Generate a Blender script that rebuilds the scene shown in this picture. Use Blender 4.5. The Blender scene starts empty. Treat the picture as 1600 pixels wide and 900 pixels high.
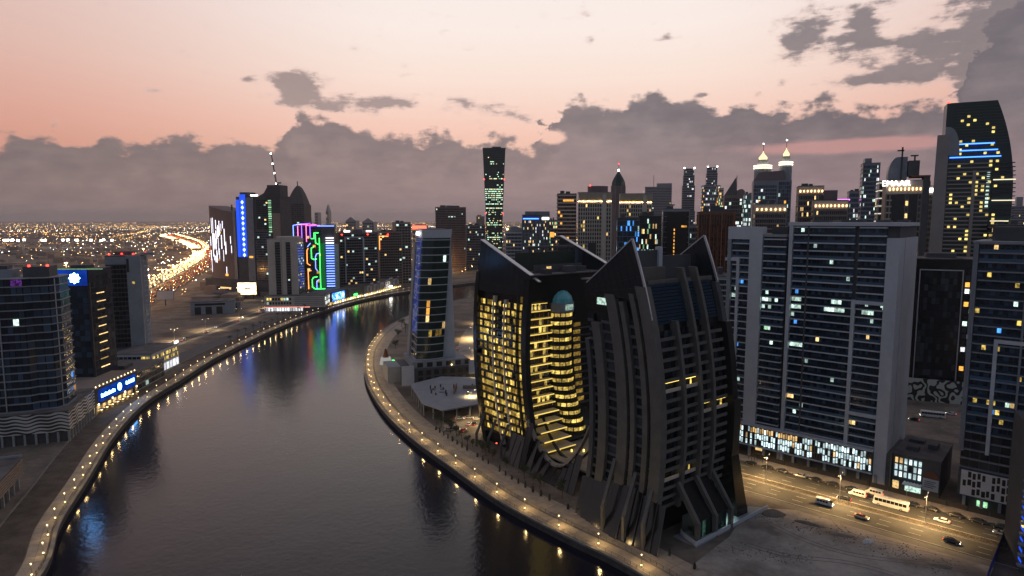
import bpy, math, random
from mathutils import Vector, Matrix
from mathutils.geometry import tessellate_polygon
R = random.Random(11)
sc = bpy.context.scene
col = sc.collection
RAD = math.radians

# ------------------------------------------------------------------ camera
CAM_H = 100.0
PITCH = math.atan(107 / 1000)
cam_d = bpy.data.cameras.new('camera'); cam = bpy.data.objects.new('camera', cam_d); col.objects.link(cam)
cam.location = (0, 0, CAM_H); cam.rotation_euler = (math.pi / 2 - PITCH, 0, 0)
cam_d.sensor_width = 36; cam_d.lens = 22.5; cam_d.clip_start = 1; cam_d.clip_end = 80000
sc.camera = cam
CP, SP = math.cos(PITCH), math.sin(PITCH)
def ray(u, v):
    x = (u - 800) / 1000; c = (v - 450) / 1000
    return x, CP - c * SP, -SP - c * CP
def G(u, v, z=0.0):                       # survey: ground point under a photo position
    x, y, d = ray(u, v); t = (z - CAM_H) / d
    return (x * t, y * t)
def at(u, v, Y):                          # survey: point at a known depth
    x, y, d = ray(u, v); t = Y / y
    return Vector((x * t, Y, CAM_H + d * t))
def azel(u, v):
    x, y, d = ray(u, v)
    return math.degrees(math.atan2(x, y)), math.degrees(math.atan2(d, math.hypot(x, y)))

# ------------------------------------------------------------------ node helper
class X:
    def __init__(s, nt, o): s.nt = nt; s.o = o
    def m(s, op, *a, clamp=False):
        n = s.nt.nodes.new('ShaderNodeMath'); n.operation = op; n.use_clamp = clamp
        for i, q in enumerate((s,) + a):
            if isinstance(q, X): s.nt.links.new(q.o, n.inputs[i])
            else: n.inputs[i].default_value = q
        return X(s.nt, n.outputs[0])
    def __add__(s, b): return s.m('ADD', b)
    def __radd__(s, b): return s.m('ADD', b)
    def __sub__(s, b): return s.m('SUBTRACT', b)
    def __mul__(s, b): return s.m('MULTIPLY', b)
    def __rmul__(s, b): return s.m('MULTIPLY', b)
    def __truediv__(s, b): return s.m('DIVIDE', b)
    def step(s, a, b):                    # smoothstep a..b -> 0..1
        n = s.nt.nodes.new('ShaderNodeMapRange'); n.interpolation_type = 'SMOOTHSTEP'
        s.nt.links.new(s.o, n.inputs[0]); n.inputs[1].default_value = a; n.inputs[2].default_value = b
        return X(s.nt, n.outputs[0])
def comb(nt, x, y, z):
    n = nt.nodes.new('ShaderNodeCombineXYZ')
    for i, q in enumerate((x, y, z)):
        if isinstance(q, X): nt.links.new(q.o, n.inputs[i])
        else: n.inputs[i].default_value = q
    return X(nt, n.outputs[0])
def noise(nt, vec, scale, detail=5, rough=.55, lac=2.0, dist=0.0):
    n = nt.nodes.new('ShaderNodeTexNoise'); n.inputs['Scale'].default_value = scale; n.inputs['Detail'].default_value = detail
    n.inputs['Roughness'].default_value = rough; n.inputs['Lacunarity'].default_value = lac; n.inputs['Distortion'].default_value = dist
    if vec is not None: nt.links.new(vec.o, n.inputs['Vector'])
    return X(nt, n.outputs['Fac'])
def ramp(nt, fac, stops):
    n = nt.nodes.new('ShaderNodeValToRGB'); e = n.color_ramp.elements
    while len(e) < len(stops): e.new(0.5)
    for q, (p, c) in zip(e, stops): q.position = p; q.color = (*c, 1) if len(c) == 3 else c
    nt.links.new(fac.o, n.inputs[0]); return X(nt, n.outputs[0])
def mixc(nt, f, a, b, mode='MIX'):
    n = nt.nodes.new('ShaderNodeMix'); n.data_type = 'RGBA'; n.blend_type = mode
    for i, q in ((0, f), (6, a), (7, b)):
        if isinstance(q, X): nt.links.new(q.o, n.inputs[i])
        elif i == 0: n.inputs[0].default_value = q
        else: n.inputs[i].default_value = (*q, 1)
    return X(nt, n.outputs[2])

# ------------------------------------------------------------------ dusk sky
SKY_GAIN = 1.0
world = bpy.data.worlds.new('World'); sc.world = world; world.use_nodes = True
nt = world.node_tree; nt.nodes.clear()
tc = nt.nodes.new('ShaderNodeTexCoord'); sx = nt.nodes.new('ShaderNodeSeparateXYZ'); nt.links.new(tc.outputs['Generated'], sx.inputs[0])
dx, dy, dz = (X(nt, sx.outputs[i]) for i in range(3))
az = dx.m('ARCTAN2', dy) * (180 / math.pi)
el = dz.m('ARCSINE') * (180 / math.pi)
front = dy.step(-0.35, 0.9)
c_el = ramp(nt, el / 90, [(0, (.62, .36, .30)), (.05, (.86, .50, .38)), (.085, (.96, .61, .50)), (.13, (.98, .77, .67)), (.18, (.98, .855, .795)), (.24, (.93, .84, .80)), (.34, (.66, .60, .60)), (.55, (.30, .28, .32)), (1, (.15, .15, .2))])
side = (az - 3).m('ABSOLUTE').step(10, 46)
c_sky = mixc(nt, side, c_el, mixc(nt, 1.0, c_el, (.78, .62, .60), 'MULTIPLY'))
sky_n = nt.nodes.new('ShaderNodeTexSky'); sky_n.sky_type = 'NISHITA'; sky_n.sun_disc = False
sky_n.sun_elevation = RAD(-2); sky_n.sun_rotation = RAD(3); sky_n.dust_density = 4
# cloud bank: its top edge follows the photographed skyline of clouds
edge = [(0, 208), (60, 203), (100, 217), (140, 203), (200, 216), (240, 206), (330, 210), (425, 214), (455, 182), (490, 170), (560, 192), (640, 206), (690, 198), (725, 222), (770, 204), (835, 222), (858, 175), (900, 152), (960, 156), (1000, 142), (1080, 150), (1130, 166), (1160, 152), (1220, 164), (1300, 152), (1400, 162), (1440, 152), (1488, 146), (1512, 92), (1540, 30), (1599, -10)]
fc = nt.nodes.new('ShaderNodeFloatCurve'); cu = fc.mapping.curves[0]
pts = [(-60, 8)] + [azel(u, v) for u, v in edge] + [(44, 18), (52, 12), (62, 9)]
P = [((a + 62) / 124, e / 25) for a, e in pts]
cu.points[0].location = P[0]; cu.points[1].location = P[-1]
for q in P[1:-1]: cu.points.new(*q)
fc.mapping.update(); warp = noise(nt, comb(nt, az * .11, el * .16, 5.5), 3.0, 4, .55)
nt.links.new(((az + (warp - .5) * 7 + 62) / 124).o, fc.inputs['Value'])
bank = X(nt, fc.outputs[0]) * 25
cv = comb(nt, az * .11, el * .16, 0)
n1 = noise(nt, cv, 4.2, 6, .58)
wisp = noise(nt, comb(nt, az * .06 - el * .03, el * .26, 3.1), 5.0, 5, .62, dist=.3)
puff = (n1 - .5) * 4.8 + (wisp - .5) * 1.2
bmask = (bank + puff - el - .30).step(-.25, .75)
# a hole in the bank beside the tallest tower and the pink slit on the right
def blob(u, v, su, sv, amp):
    a, e = azel(u, v)
    qa = ((az - a) / su).m('POWER', 2.0); qe = ((el - e) / sv).m('POWER', 2.0)
    return ((qa + qe) * -1).m('EXPONENT') * amp
slit = (blob(1400, 224, 7.0, .55, .9) + blob(1250, 232, 6.0, .5, .6) + (wisp - .5) * .9).step(.12, .75)
hole = (blob(862, 214, 1.3, .7, 1.0) + (n1 - .5) * 1.2).step(.3, .7)
free = None
for b in [(475, 140, 2.3, 1.3, 1.25), (450, 128, 1.5, 1.0, .6), (608, 158, 3.1, .62, 1.15), (520, 168, 2.2, .6, .8), (735, 160, 2.2, .9, .75), (790, 180, 2.4, .7, .72),
          (1248, 55, 1.9, 2.1, 1.15), (1340, 62, 2.2, 1.7, 1.2), (1352, 25, 1.0, 1.0, .6), (1440, 72, 2.6, 1.0, .95), (1410, 118, 3.4, .75, 1.05), (1330, 128, 2.2, .4, .6), (1590, 60, 4.6, 6.5, 1.5),
          (910, 22, .8, .8, .7), (924, 64, .5, .5, .75), (1038, 57, .8, .4, .7), (388, 124, .8, .3, .8), (1222, 128, .7, .35, .7), (1098, 149, .9, .3, .8)]:
    q = blob(*b); free = q if free is None else free + q
fmask = (free + (n1 - .5) * 2.1 + (wisp - .5) * 1.7 - .40).step(-.12, .62)
lowstreak = (noise(nt, comb(nt, az * .02, el * .3, 7.7), 5.0, 4, .5) - .5) * .5
c_cloud = ramp(nt, (az + 45) / 90, [(0, (.30, .225, .205)), (.5, (.375, .285, .28)), (.62, (.27, .225, .235)), (.8, (.205, .17, .185)), (1, (.19, .165, .18))])
c_cloud = mixc(nt, ((el + lowstreak * 3) / 14).step(.75, 0), c_cloud, ramp(nt, (az + 45) / 90, [(0, (.255, .185, .172)), (.5, (.36, .255, .255)), (1, (.33, .225, .245))]))
c_cloud = mixc(nt, (n1 - .5).m('MULTIPLY_ADD', .5, .05, clamp=True), c_cloud, (.52, .38, .36))
depth = bank + puff - el
c_cf = mixc(nt, ((el - 10) / 9).step(-.2, .8) * .45, c_cloud, (.17, .155, .17))
shade = noise(nt, comb(nt, az * .05, el * .22, 9.3), 6.0, 5, .6)
c_cloud = mixc(nt, (depth.step(.1, .9) - depth.step(1.2, 4.5)) * .34, c_cloud, (.13, .115, .13))
c_cloud = mixc(nt, (shade - .5).m('MULTIPLY_ADD', 1.5, .22, clamp=True), c_cloud, mixc(nt, 1.0, c_cloud, (.74, .74, .80), 'MULTIPLY'))
c_cloud = mixc(nt, depth.step(.75, -.1) * .55, c_cloud, (.66, .47, .43))
c_free = mixc(nt, (fmask * .9).step(.2, 1), (.72, .52, .47), c_cf)
c1 = mixc(nt, fmask * .93, c_sky, c_free)
lit_bank = mixc(nt, slit * .75, c_cloud, (.62, .32, .30))
c2 = mixc(nt, (bmask - hole).m('MAXIMUM', 0.0), c1, lit_bank)
c3 = mixc(nt, front, (.185, .21, .27), c2)
c4 = mixc(nt, 1.0, c3, mixc(nt, 1.0, X(nt, sky_n.outputs[0]), (.05, .05, .05), 'MULTIPLY'), 'ADD')
bg = nt.nodes.new('ShaderNodeBackground'); bg.inputs[1].default_value = SKY_GAIN; nt.links.new(c4.o, bg.inputs[0])
wo = nt.nodes.new('ShaderNodeOutputWorld'); nt.links.new(bg.outputs[0], wo.inputs[0])
world.cycles.sampling_method = 'MANUAL'; world.cycles.sample_map_resolution = 512
# the sun has set behind the cloud bank: only a faint broad warm glow is left of it
sun_d = bpy.data.lights.new('sun', 'SUN'); sun_d.energy = .12; sun_d.angle = RAD(25); sun_d.color = (1, .7, .5)
sun = bpy.data.objects.new('sun', sun_d); col.objects.link(sun); sun.rotation_euler = (RAD(-80), 0, RAD(-3))
vs = sc.view_settings; vs.view_transform = 'Standard'; vs.look = 'None'; vs.exposure = 0; vs.gamma = 1; vs.use_curve_mapping = False
cy = sc.cycles
cy.use_denoising = True; cy.denoiser = 'OPENIMAGEDENOISE'; cy.sample_clamp_indirect = 3; cy.max_bounces = 4; cy.diffuse_bounces = 1; cy.glossy_bounces = 2; cy.light_sampling_threshold = .02
cy.transmission_bounces = 2; cy.volume_bounces = 0; cy.transparent_max_bounces = 6; cy.caustics_reflective = False; cy.caustics_refractive = False

# ------------------------------------------------------------------ materials
MATS = {}
def _new(name):
    m = bpy.data.materials.new(name); m.use_nodes = True; m.node_tree.nodes.clear()
    t = m.node_tree; o = t.nodes.new('ShaderNodeOutputMaterial'); MATS[name] = m
    return m, t, o
def _pos(t):
    g = t.nodes.new('ShaderNodeNewGeometry'); return X(t, g.outputs['Position']), X(t, g.outputs['Random Per Island'])
def _bump(t, h, strength, dist=.1):
    b = t.nodes.new('ShaderNodeBump'); b.inputs['Strength'].default_value = strength; b.inputs['Distance'].default_value = dist
    t.links.new(h.o, b.inputs['Height']); return b.outputs[0]
def solid(name, c, rough=.7, metal=0.0, var=.25, scale=.35, bump=0.0, stain=None, spec=.5):
    """painted or poured surface: worn colour, streaks and grain in world space"""
    m, t, o = _new(name); p, isl = _pos(t)
    n = noise(t, p, scale, 6, .6); n2 = noise(t, p, scale * 9, 3, .6)
    lo = tuple(q * (1 - var) for q in c); hi = tuple(min(1, q * (1 + var)) for q in c)
    f = (n * .7 + n2 * .3 + (isl - .5) * .12).step(.3, .7)
    cc = mixc(t, f, lo, hi)
    if stain:
        cc = mixc(t, noise(t, p, scale * .45, 4, .6).step(.5, .68), cc, stain)
    b = t.nodes.new('ShaderNodeBsdfPrincipled'); t.links.new(cc.o, b.inputs['Base Color'])
    t.links.new((n2 * .25 + (rough - .12)).o, b.inputs['Roughness']); b.inputs['Metallic'].default_value = metal
    b.inputs['Specular IOR Level'].default_value = spec
    if bump: t.links.new(_bump(t, n2, bump), b.inputs['Normal'])
    t.links.new(b.outputs[0], o.inputs[0]); return m
def glass(name, c=(.012, .016, .02), rough=.1, var=1.0, spec=.42):
    """glazing seen from outside in dusk: near-black behind, mirror in front, every pane a little different"""
    m, t, o = _new(name); p, isl = _pos(t)
    cc = mixc(t, isl.m('POWER', 3.0), c, tuple(q * (1 + 3 * var) + .004 for q in c))
    b = t.nodes.new('ShaderNodeBsdfPrincipled'); t.links.new(cc.o, b.inputs['Base Color'])
    t.links.new((isl * .12 + rough).o, b.inputs['Roughness']); b.inputs['IOR'].default_value = 1.5
    b.inputs['Specular IOR Level'].default_value = spec
    t.links.new(_bump(t, noise(t, p, .6, 2), .05), b.inputs['Normal'])
    t.links.new(b.outputs[0], o.inputs[0]); return m
def glow(name, c, s, var=.6, sample=False, pattern=0.0, pscale=1.2):
    m, t, o = _new(name); e = t.nodes.new('ShaderNodeEmission'); e.inputs[0].default_value = (*c, 1)
    p, isl = _pos(t); oi = t.nodes.new('ShaderNodeObjectInfo'); rnd = (isl + X(t, oi.outputs['Random'])).m('FRACT')
    k = rnd * (2 * var) + (1 - var)
    if pattern: k = k * (noise(t, p, pscale, 3).step(.35, .62) * pattern + (1 - pattern))
    t.links.new((k * s).o, e.inputs[1]); t.links.new(e.outputs[0], o.inputs[0])
    m.cycles.emission_sampling = 'AUTO' if sample else 'NONE'
    return m
solid('concrete', (.27, .29, .32), .8, var=.14, scale=.12)
solid('concrete_light', (.50, .53, .58), .8, var=.10, scale=.12)
solid('concrete_dark', (.075, .08, .088), .8, var=.2, scale=.15)
solid('rib_grey', (.12, .115, .105), .75, var=.2, scale=.25); solid('concrete_warm', (.30, .27, .25), .8, var=.12, scale=.12)
solid('beige', (.56, .49, .42), .8, var=.1, scale=.15)
solid('beige_dark', (.27, .215, .185), .8, var=.12, scale=.15)
solid('mauve', (.17, .13, .135), .75, var=.1, scale=.15)
solid('brick_red', (.22, .085, .045), .85, var=.2, scale=.2)
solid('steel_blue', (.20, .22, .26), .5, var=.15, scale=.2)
solid('white_paint', (.72, .72, .72), .5, var=.08, scale=.2)
solid('metal_light', (.55, .57, .6), .35, metal=.6, var=.1)
solid('metal_dark', (.05, .05, .055), .45, metal=.3, var=.2)
solid('black', (.012, .012, .013), .5, var=.3)
solid('black_gloss', (.01, .011, .012), .2, var=.3)
solid('roof', (.13, .12, .12), .9, var=.35, scale=.12, stain=(.05, .045, .045))
solid('ground', (.19, .155, .125), .95, var=.45, scale=.05, bump=.5, stain=(.075, .06, .05))
solid('far_ground', (.10, .075, .055), .95, var=.5, scale=.006)
solid('sand', (.36, .315, .275), .95, var=.35, scale=.07, bump=.6, stain=(.17, .14, .12))
solid('dirt', (.085, .066, .055), .95, var=.5, scale=.16, bump=.8)
solid('asphalt', (.06, .058, .056), .85, var=.35, scale=.12, bump=.2, stain=(.035, .034, .033))
solid('paving', (.35, .295, .235), .8, var=.22, scale=.3, bump=.2)
solid('paving_dark', (.16, .145, .13), .85, var=.25, scale=.3, bump=.2)
solid('coping', (.20, .19, .18), .8, var=.25, scale=.4, bump=.2)
solid('quay_stone', (.07, .066, .062), .8, var=.4, scale=.5, bump=.4)
solid('marking', (.55, .54, .5), .8, var=.3, scale=.8)
solid('grass', (.045, .06, .02), .95, var=.5, scale=.4, bump=.6)
solid('leaf', (.035, .05, .022), .6, var=.5, scale=.9)
solid('bark', (.09, .065, .045), .9, var=.3, scale=2)
solid('rubber', (.015, .015, .015), .8)
solid('car_white', (.72, .72, .72), .3, var=.04)
solid('car_silver', (.35, .36, .37), .3, metal=.4, var=.05)
solid('car_dark', (.03, .03, .035), .25, var=.1)
solid('car_red', (.28, .03, .025), .3, var=.1)
solid('car_blue', (.05, .08, .2), .3, var=.1)
solid('car_cream', (.62, .52, .34), .3, var=.06)
solid('skin', (.30, .18, .12), .6)
solid('hoarding_blue', (.03, .05, .25), .6, var=.2)
solid('cloth', (.08, .08, .1), .9, var=.3)
glass('glass'); glass('glass_blue', (.015, .03, .05)); glass('glass_green', (.008, .022, .02), .08)
glass('glass_brown', (.03, .018, .012)); glass('glass_car', (.008, .009, .01), .05); glass('glass_teal', (.03, .12, .13), .15)
glow('lit_warm', (1, .66, .26), 1.5, .6, pattern=.5); glow('lit_yellow', (1, .70, .16), 1.15, .6, pattern=.75, pscale=.8)
glow('lit_cool', (.72, 1, .86), 1.2, .6, pattern=.6); glow('lit_white', (.95, .97, 1), 1.4, .6, pattern=.5)
glow('lit_green', (.5, 1, .55), .9, .6, pattern=.5); glow('lit_amber', (1, .45, .08), 1.3, .6, pattern=.4); glow('lit_blue', (.08, .35, 1), 1.3, .6, pattern=.4)
glow('lit_pane_white', (.75, .97, 1), 1.35, .55, pattern=.55, pscale=.5); glow('lit_pane_warm', (1, .62, .25), .9, .5, pattern=.5, pscale=.5)
glow('strip_yellow', (1, .72, .16), 3.0, .25, sample=True); glow('gold_uplight', (1, .72, .32), 1.6, .4, pattern=.5)
glow('neon_blue', (.04, .16, 1), 6, .2, True); glow('neon_white', (.9, .88, 1), 2.6, .4); glow('neon_green', (.05, 1, .12), 5, .1, True); glow('neon_red', (1, .08, .04), 5, .1)
glow('neon_orange', (1, .25, .05), 4, .1); glow('neon_violet', (.35, .1, 1), 3, .3); glow('neon_pink', (1, .15, .5), 3.5, .1); glow('sign_white', (1, .97, .93), 5, 0); glow('sign_blue', (.12, .42, 1), 20, 0, True)
glow('beacon_red', (1, .03, .02), 9, 0); glow('lamp_warm', (1, .74, .34), 6, .1); glow('lamp_white', (1, .95, .85), 16, .3)
glow('head_white', (1, .93, .78), 9, .3); glow('tail_red', (1, .06, .03), 4, .3)
glow('far_sodium', (1, .46, .11), 8, .9); glow('far_gold', (1, .62, .24), 8, .9); glow('far_white', (1, .9, .75), 16, .8)
glow('screen_warm', (1, .75, .4), 4, .2, True, .5, .3)
def _screen(name, lo, hi, s, sc_=.25):
    m, t, o = _new(name); p, isl = _pos(t); e = t.nodes.new('ShaderNodeEmission'); e.inputs[1].default_value = s
    c = mixc(t, noise(t, p, sc_, 4, .6).step(.4, .68), lo, hi); t.links.new(c.o, e.inputs[0]); t.links.new(e.outputs[0], o.inputs[0])
_screen('screen_blue', (.03, .055, .30), (.25, .28, .42), .5); _screen('screen_sign', (.01, .10, .7), (.25, .6, 1), 3.0, .4)
def _wave(name):                         # printed screen of rolling dark waves on white
    m, t, o = _new(name); tcn = t.nodes.new('ShaderNodeTexCoord'); sp = t.nodes.new('ShaderNodeSeparateXYZ'); t.links.new(tcn.outputs['Object'], sp.inputs[0])
    x, y, z = (X(t, sp.outputs[i]) for i in range(3)); h = x + y
    ph = z * 4.0 + (h * .75).m('SINE') * 1.5 + (h * .3 + 1).m('SINE') * 1.5
    f = (ph.m('SINE') + (h * .4 + z * .3).m('SINE') * .45).step(-.2, .25)
    b = t.nodes.new('ShaderNodeBsdfPrincipled'); t.links.new(mixc(t, f, (.03, .03, .03), (.5, .5, .5)).o, b.inputs['Base Color']); b.inputs['Roughness'].default_value = .7
    t.links.new(b.outputs[0], o.inputs[0])
_wave('wave_print')
def _arabesque():
    m, t, o = _new('arabesque'); p, isl = _pos(t)
    w = t.nodes.new('ShaderNodeTexWave'); w.wave_type = 'RINGS'; w.inputs['Scale'].default_value = .13; w.inputs['Distortion'].default_value = 14; w.inputs['Detail'].default_value = 1.2; w.inputs['Detail Scale'].default_value = 1.4
    t.links.new(p.o, w.inputs['Vector']); f = X(t, w.outputs['Fac']).step(.42, .58)
    b = t.nodes.new('ShaderNodeBsdfPrincipled'); t.links.new(mixc(t, f, (.02, .022, .02), (.5, .52, .46)).o, b.inputs['Base Color']); b.inputs['Roughness'].default_value = .7
    t.links.new(b.outputs[0], o.inputs[0])
_arabesque()
def _water():
    m, t, o = _new('water'); p, isl = _pos(t)
    b = t.nodes.new('ShaderNodeBsdfPrincipled'); b.inputs['Base Color'].default_value = (.010, .011, .022, 1); b.inputs['IOR'].default_value = 1.33
    b.inputs['Roughness'].default_value = .13
    h = noise(t, p, .5, 3, .6) * .7 + noise(t, p, .08, 2) * .8
    n = t.nodes.new('ShaderNodeBump'); n.inputs['Strength'].default_value = .42; n.inputs['Distance'].default_value = .22
    t.links.new(h.o, n.inputs['Height']); t.links.new(n.outputs[0], b.inputs['Normal']); t.links.new(b.outputs[0], o.inputs[0])
_water()

glow('lit_lobby', (.35, .9, .6), .22, .8, pattern=.9, pscale=.5)
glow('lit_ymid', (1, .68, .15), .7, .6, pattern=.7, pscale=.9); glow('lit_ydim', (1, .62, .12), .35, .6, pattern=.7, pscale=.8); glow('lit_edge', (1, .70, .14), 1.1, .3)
solid('dome_teal', (.12, .50, .54), .3, var=.15); solid('green_screen', (.02, .035, .025), .6, var=.3)
glow('lit_violet', (.45, .12, .9), .28, .8, pattern=.8)
glass('glass_tower_blue', (.012, .02, .035), .15); glow('emblem_white', (.16, .45, 1), 22, 0, True); glow('panel_glow_blue', (.01, .09, .8), .5, 0, True, .5, .15)
glow('kiosk_white', (.95, .93, .85), .35, 0)
glow('deep_blue', (.02, .09, .85), 1.1, .2, True); glow('neon_iceblue', (.5, .75, 1), 2.2, .2)
glow('neon_shop', (1, .35, .3), 1.2, .1)
glow('neon_bluew', (.15, .25, 1), 4.5, .2, True); glow('green_dim', (.02, .35, .06), .35, 0); solid('pale_green', (.38, .5, .42), .7)
solid('green_dim2', (.09, .13, .10), .7)
glow('lit_tower_c', (.62, 1, .72), 1.3, .5); glow('lit_tower_y', (1, .85, .4), 1.3, .5)
solid('gold_wall', (.55, .44, .28), .6, var=.1); glow('strip_gold', (1, .66, .26), 34, .2, True)
solid('brick_dark', (.06, .025, .02), .9); solid('brick_lit', (.36, .14, .07), .85, var=.15)
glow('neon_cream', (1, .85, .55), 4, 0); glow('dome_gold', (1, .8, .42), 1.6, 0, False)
glow('lamp_crown', (1, .62, .26), 6, .2, True)
glow('neon_violet2', (.8, .2, 1), 3.5, 0)
glow('neon_cream2', (1, .9, .7), 1.3, .3)
glow('neon_cream3', (1, .85, .6), 1.4, .2); glow('lit_yellow2', (1, .75, .22), 1.5, .4, pattern=.4)

glow('lamp_street', (1, .72, .32), 16, .1); glow('lamp_high', (1, .58, .2), 26, .2); glow('head_stream', (1, .72, .34), 4.5, .7); glow('tail_stream', (1, .16, .04), 1.0, .6); glow('lamp_white2', (.8, 1, .9), 8, .1)
# ------------------------------------------------------------------ mesh helpers
def smooth_line(pts, n=8):
    P = [Vector((*p[:2], 0)) for p in pts]; out = []
    for i in range(len(P) - 1):
        a = P[max(i - 1, 0)]; b = P[i]; c = P[i + 1]; d = P[min(i + 2, len(P) - 1)]
        for k in range(n):
            t = k / n
            out.append(.5 * ((2 * b) + (c - a) * t + (2 * a - 5 * b + 4 * c - d) * t * t + (3 * b - a - 3 * c + d) * t ** 3))
    out.append(P[-1]); return out
def offset(line, d):                      # positive d: to the left of travel
    out = []
    for i, p in enumerate(line):
        t = (line[min(i + 1, len(line) - 1)] - line[max(i - 1, 0)]); t.z = 0; t.normalize()
        out.append(p + Vector((-t.y, t.x, 0)) * d)
    return out
def resample(line, step):
    out = [line[0].copy()]; acc = 0.0
    for a, b in zip(line, line[1:]):
        L = (b - a).length
        while L > 1e-9 and acc + L >= step:
            a = a + (b - a) * ((step - acc) / L); L = (b - a).length; out.append(a.copy()); acc = 0.0
        acc += L
    return out
class MB:
    def __init__(s): s.v = []; s.f = []
    def poly(s, ps):
        k = len(s.v); s.v += [tuple(p) for p in ps]; s.f.append(tuple(range(k, k + len(ps)))); return s
    def box(s, x0, x1, y0, y1, z0, z1):
        k = len(s.v); s.v += [(x0, y0, z0), (x1, y0, z0), (x1, y1, z0), (x0, y1, z0), (x0, y0, z1), (x1, y0, z1), (x1, y1, z1), (x0, y1, z1)]
        s.f += [tuple(k + i for i in q) for q in ((3, 2, 1, 0), (4, 5, 6, 7), (0, 1, 5, 4), (1, 2, 6, 5), (2, 3, 7, 6), (3, 0, 4, 7))]; return s
    def loft(s, rings, cap=True):         # rings: lists of equal length
        k = len(s.v); n = len(rings[0])
        for r in rings: s.v += [tuple(p) for p in r]
        for i in range(len(rings) - 1):
            for j in range(n):
                a, b = k + i * n + j, k + i * n + (j + 1) % n
                s.f.append((a, b, b + n, a + n))
        if cap: s.f.append(tuple(k + j for j in reversed(range(n)))); s.f.append(tuple(k + (len(rings) - 1) * n + j for j in range(n)))
        return s
    def prism(s, poly, z0, z1): return s.loft([[(p[0], p[1], z0) for p in poly], [(p[0], p[1], z1) for p in poly]])
    def cyl(s, x, y, z0, z1, r, n=10, r2=None):
        r2 = r if r2 is None else r2
        return s.loft([[(x + q * math.cos(6.2832 * i / n), y + q * math.sin(6.2832 * i / n), z) for i in range(n)] for z, q in ((z0, r), (z1, r2))])
    def bar(s, a, b, w, h=None):          # box beam from a to b
        a = Vector(a); b = Vector(b); d = (b - a).normalized(); h = w if h is None else h
        u = d.cross(Vector((0, 0, 1)));
        if u.length < 1e-4: u = Vector((1, 0, 0))
        u.normalize(); w_ = u.cross(d).normalized()
        rg = lambda p: [p + u * w / 2 * i + w_ * h / 2 * j for i, j in ((-1, -1), (1, -1), (1, 1), (-1, 1))]
        return s.loft([rg(a), rg(b)])
    def strip(s, A, B, z):
        k = len(s.v)
        for a, b in zip(A, B): s.v += [(a[0], a[1], z), (b[0], b[1], z)]
        for i in range(len(A) - 1): s.f.append((k + 2 * i, k + 2 * i + 1, k + 2 * i + 3, k + 2 * i + 2))
        return s
    def bend(s, fn): s.v = [fn(*p) for p in s.v]; return s
    def mesh(s, mat, name='m', smooth=False):
        me = bpy.data.meshes.new(name); me.from_pydata(s.v, [], s.f); me.materials.append(MATS[mat])
        if smooth: me.polygons.foreach_set('use_smooth', [True] * len(me.polygons))
        return me
    def build(s, name, mat, parent=None, kind=None, smooth=False, label=None, cat=None, group=None):
        o = bpy.data.objects.new(name, s.mesh(mat, name, smooth)); col.objects.link(o); o.parent = parent
        return tag(o, label, cat, group, kind)
def tag(o, label=None, cat=None, group=None, kind=None):
    for k, q in (('label', label), ('category', cat), ('group', group), ('kind', kind)):
        if q: o[k] = q
    return o
def empty(name, loc, rz, label, cat, group=None):
    o = bpy.data.objects.new(name, None); col.objects.link(o); o.location = loc; o.rotation_euler = (0, 0, rz); o.empty_display_size = 2
    return tag(o, label, cat, group)
_unit = {}
def piece(name, mat, parent, x0, x1, y0, y1, z0, z1):      # one box part that shares its mesh with every alike part
    if mat not in _unit: _unit[mat] = MB().box(-.5, .5, -.5, .5, -.5, .5).mesh(mat, 'piece_' + mat)
    o = bpy.data.objects.new(name, _unit[mat]); col.objects.link(o); o.parent = parent
    o.location = ((x0 + x1) / 2, (y0 + y1) / 2, (z0 + z1) / 2); o.scale = (abs(x1 - x0), abs(y1 - y0), abs(z1 - z0)); return o
def copy_tree(o, parent=None, label=None):
    c = o.copy(); col.objects.link(c); c.parent = parent
    if label: c['label'] = label
    for ch in list(o.children): copy_tree(ch, c)
    return c
_ONES = 'first second third fourth fifth sixth seventh eighth ninth tenth eleventh twelfth thirteenth fourteenth fifteenth sixteenth seventeenth eighteenth nineteenth'.split()
def nth(i):
    if i < 19: return _ONES[i]
    t, o = divmod(i + 1, 10); T = {2: 'twent', 3: 'thirt', 4: 'fort', 5: 'fift', 6: 'sixt', 7: 'sevent'}[t]
    return T + 'ieth' if o == 0 else T + 'y-' + _ONES[o - 1]

# ------------------------------------------------------------------ setting: ground, canal, quays, roads
LQ = smooth_line([(-95, -60), (-112, 60), (-125, 140)] + [G(u, v, -2.5) for u, v in ((71, 900), (94, 829), (137, 758), (180, 687), (228, 635), (285, 598), (324, 572), (351, 557), (395, 535), (440, 514), (480, 498), (560, 473), (630, 459))] + [(-95, 975), (-20, 1050), (90, 1100), (300, 1150)], 8)
RQ = smooth_line([(190, -60), (105, 70), (62, 135)] + [G(u, v, -2.5) for u, v in ((985, 900), (880, 847), (780, 793), (700, 735), (640, 690), (600, 650), (578, 615), (570, 590), (570, 565), (577, 545))] + [(-117, 570), (-112, 640), (-85, 760), (-30, 835), (90, 880), (300, 930)], 8)
BIG = 30000
hole = LQ + RQ[::-1]
outer = [Vector((-BIG, -2000, 0)), Vector((BIG, -2000, 0)), Vector((BIG, BIG, 0)), Vector((-BIG, BIG, 0))]
g = MB(); allp = outer + hole; g.v = [tuple(p) for p in allp]
g.f = [tuple(t) for t in tessellate_polygon([outer, hole])]
ground = g.build('ground', 'ground', kind='structure')
MB().poly([(-900, -100, -2.5), (500, -100, -2.5), (500, 1300, -2.5), (-900, 1300, -2.5)]).build('canal_water', 'water', kind='structure')
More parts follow.
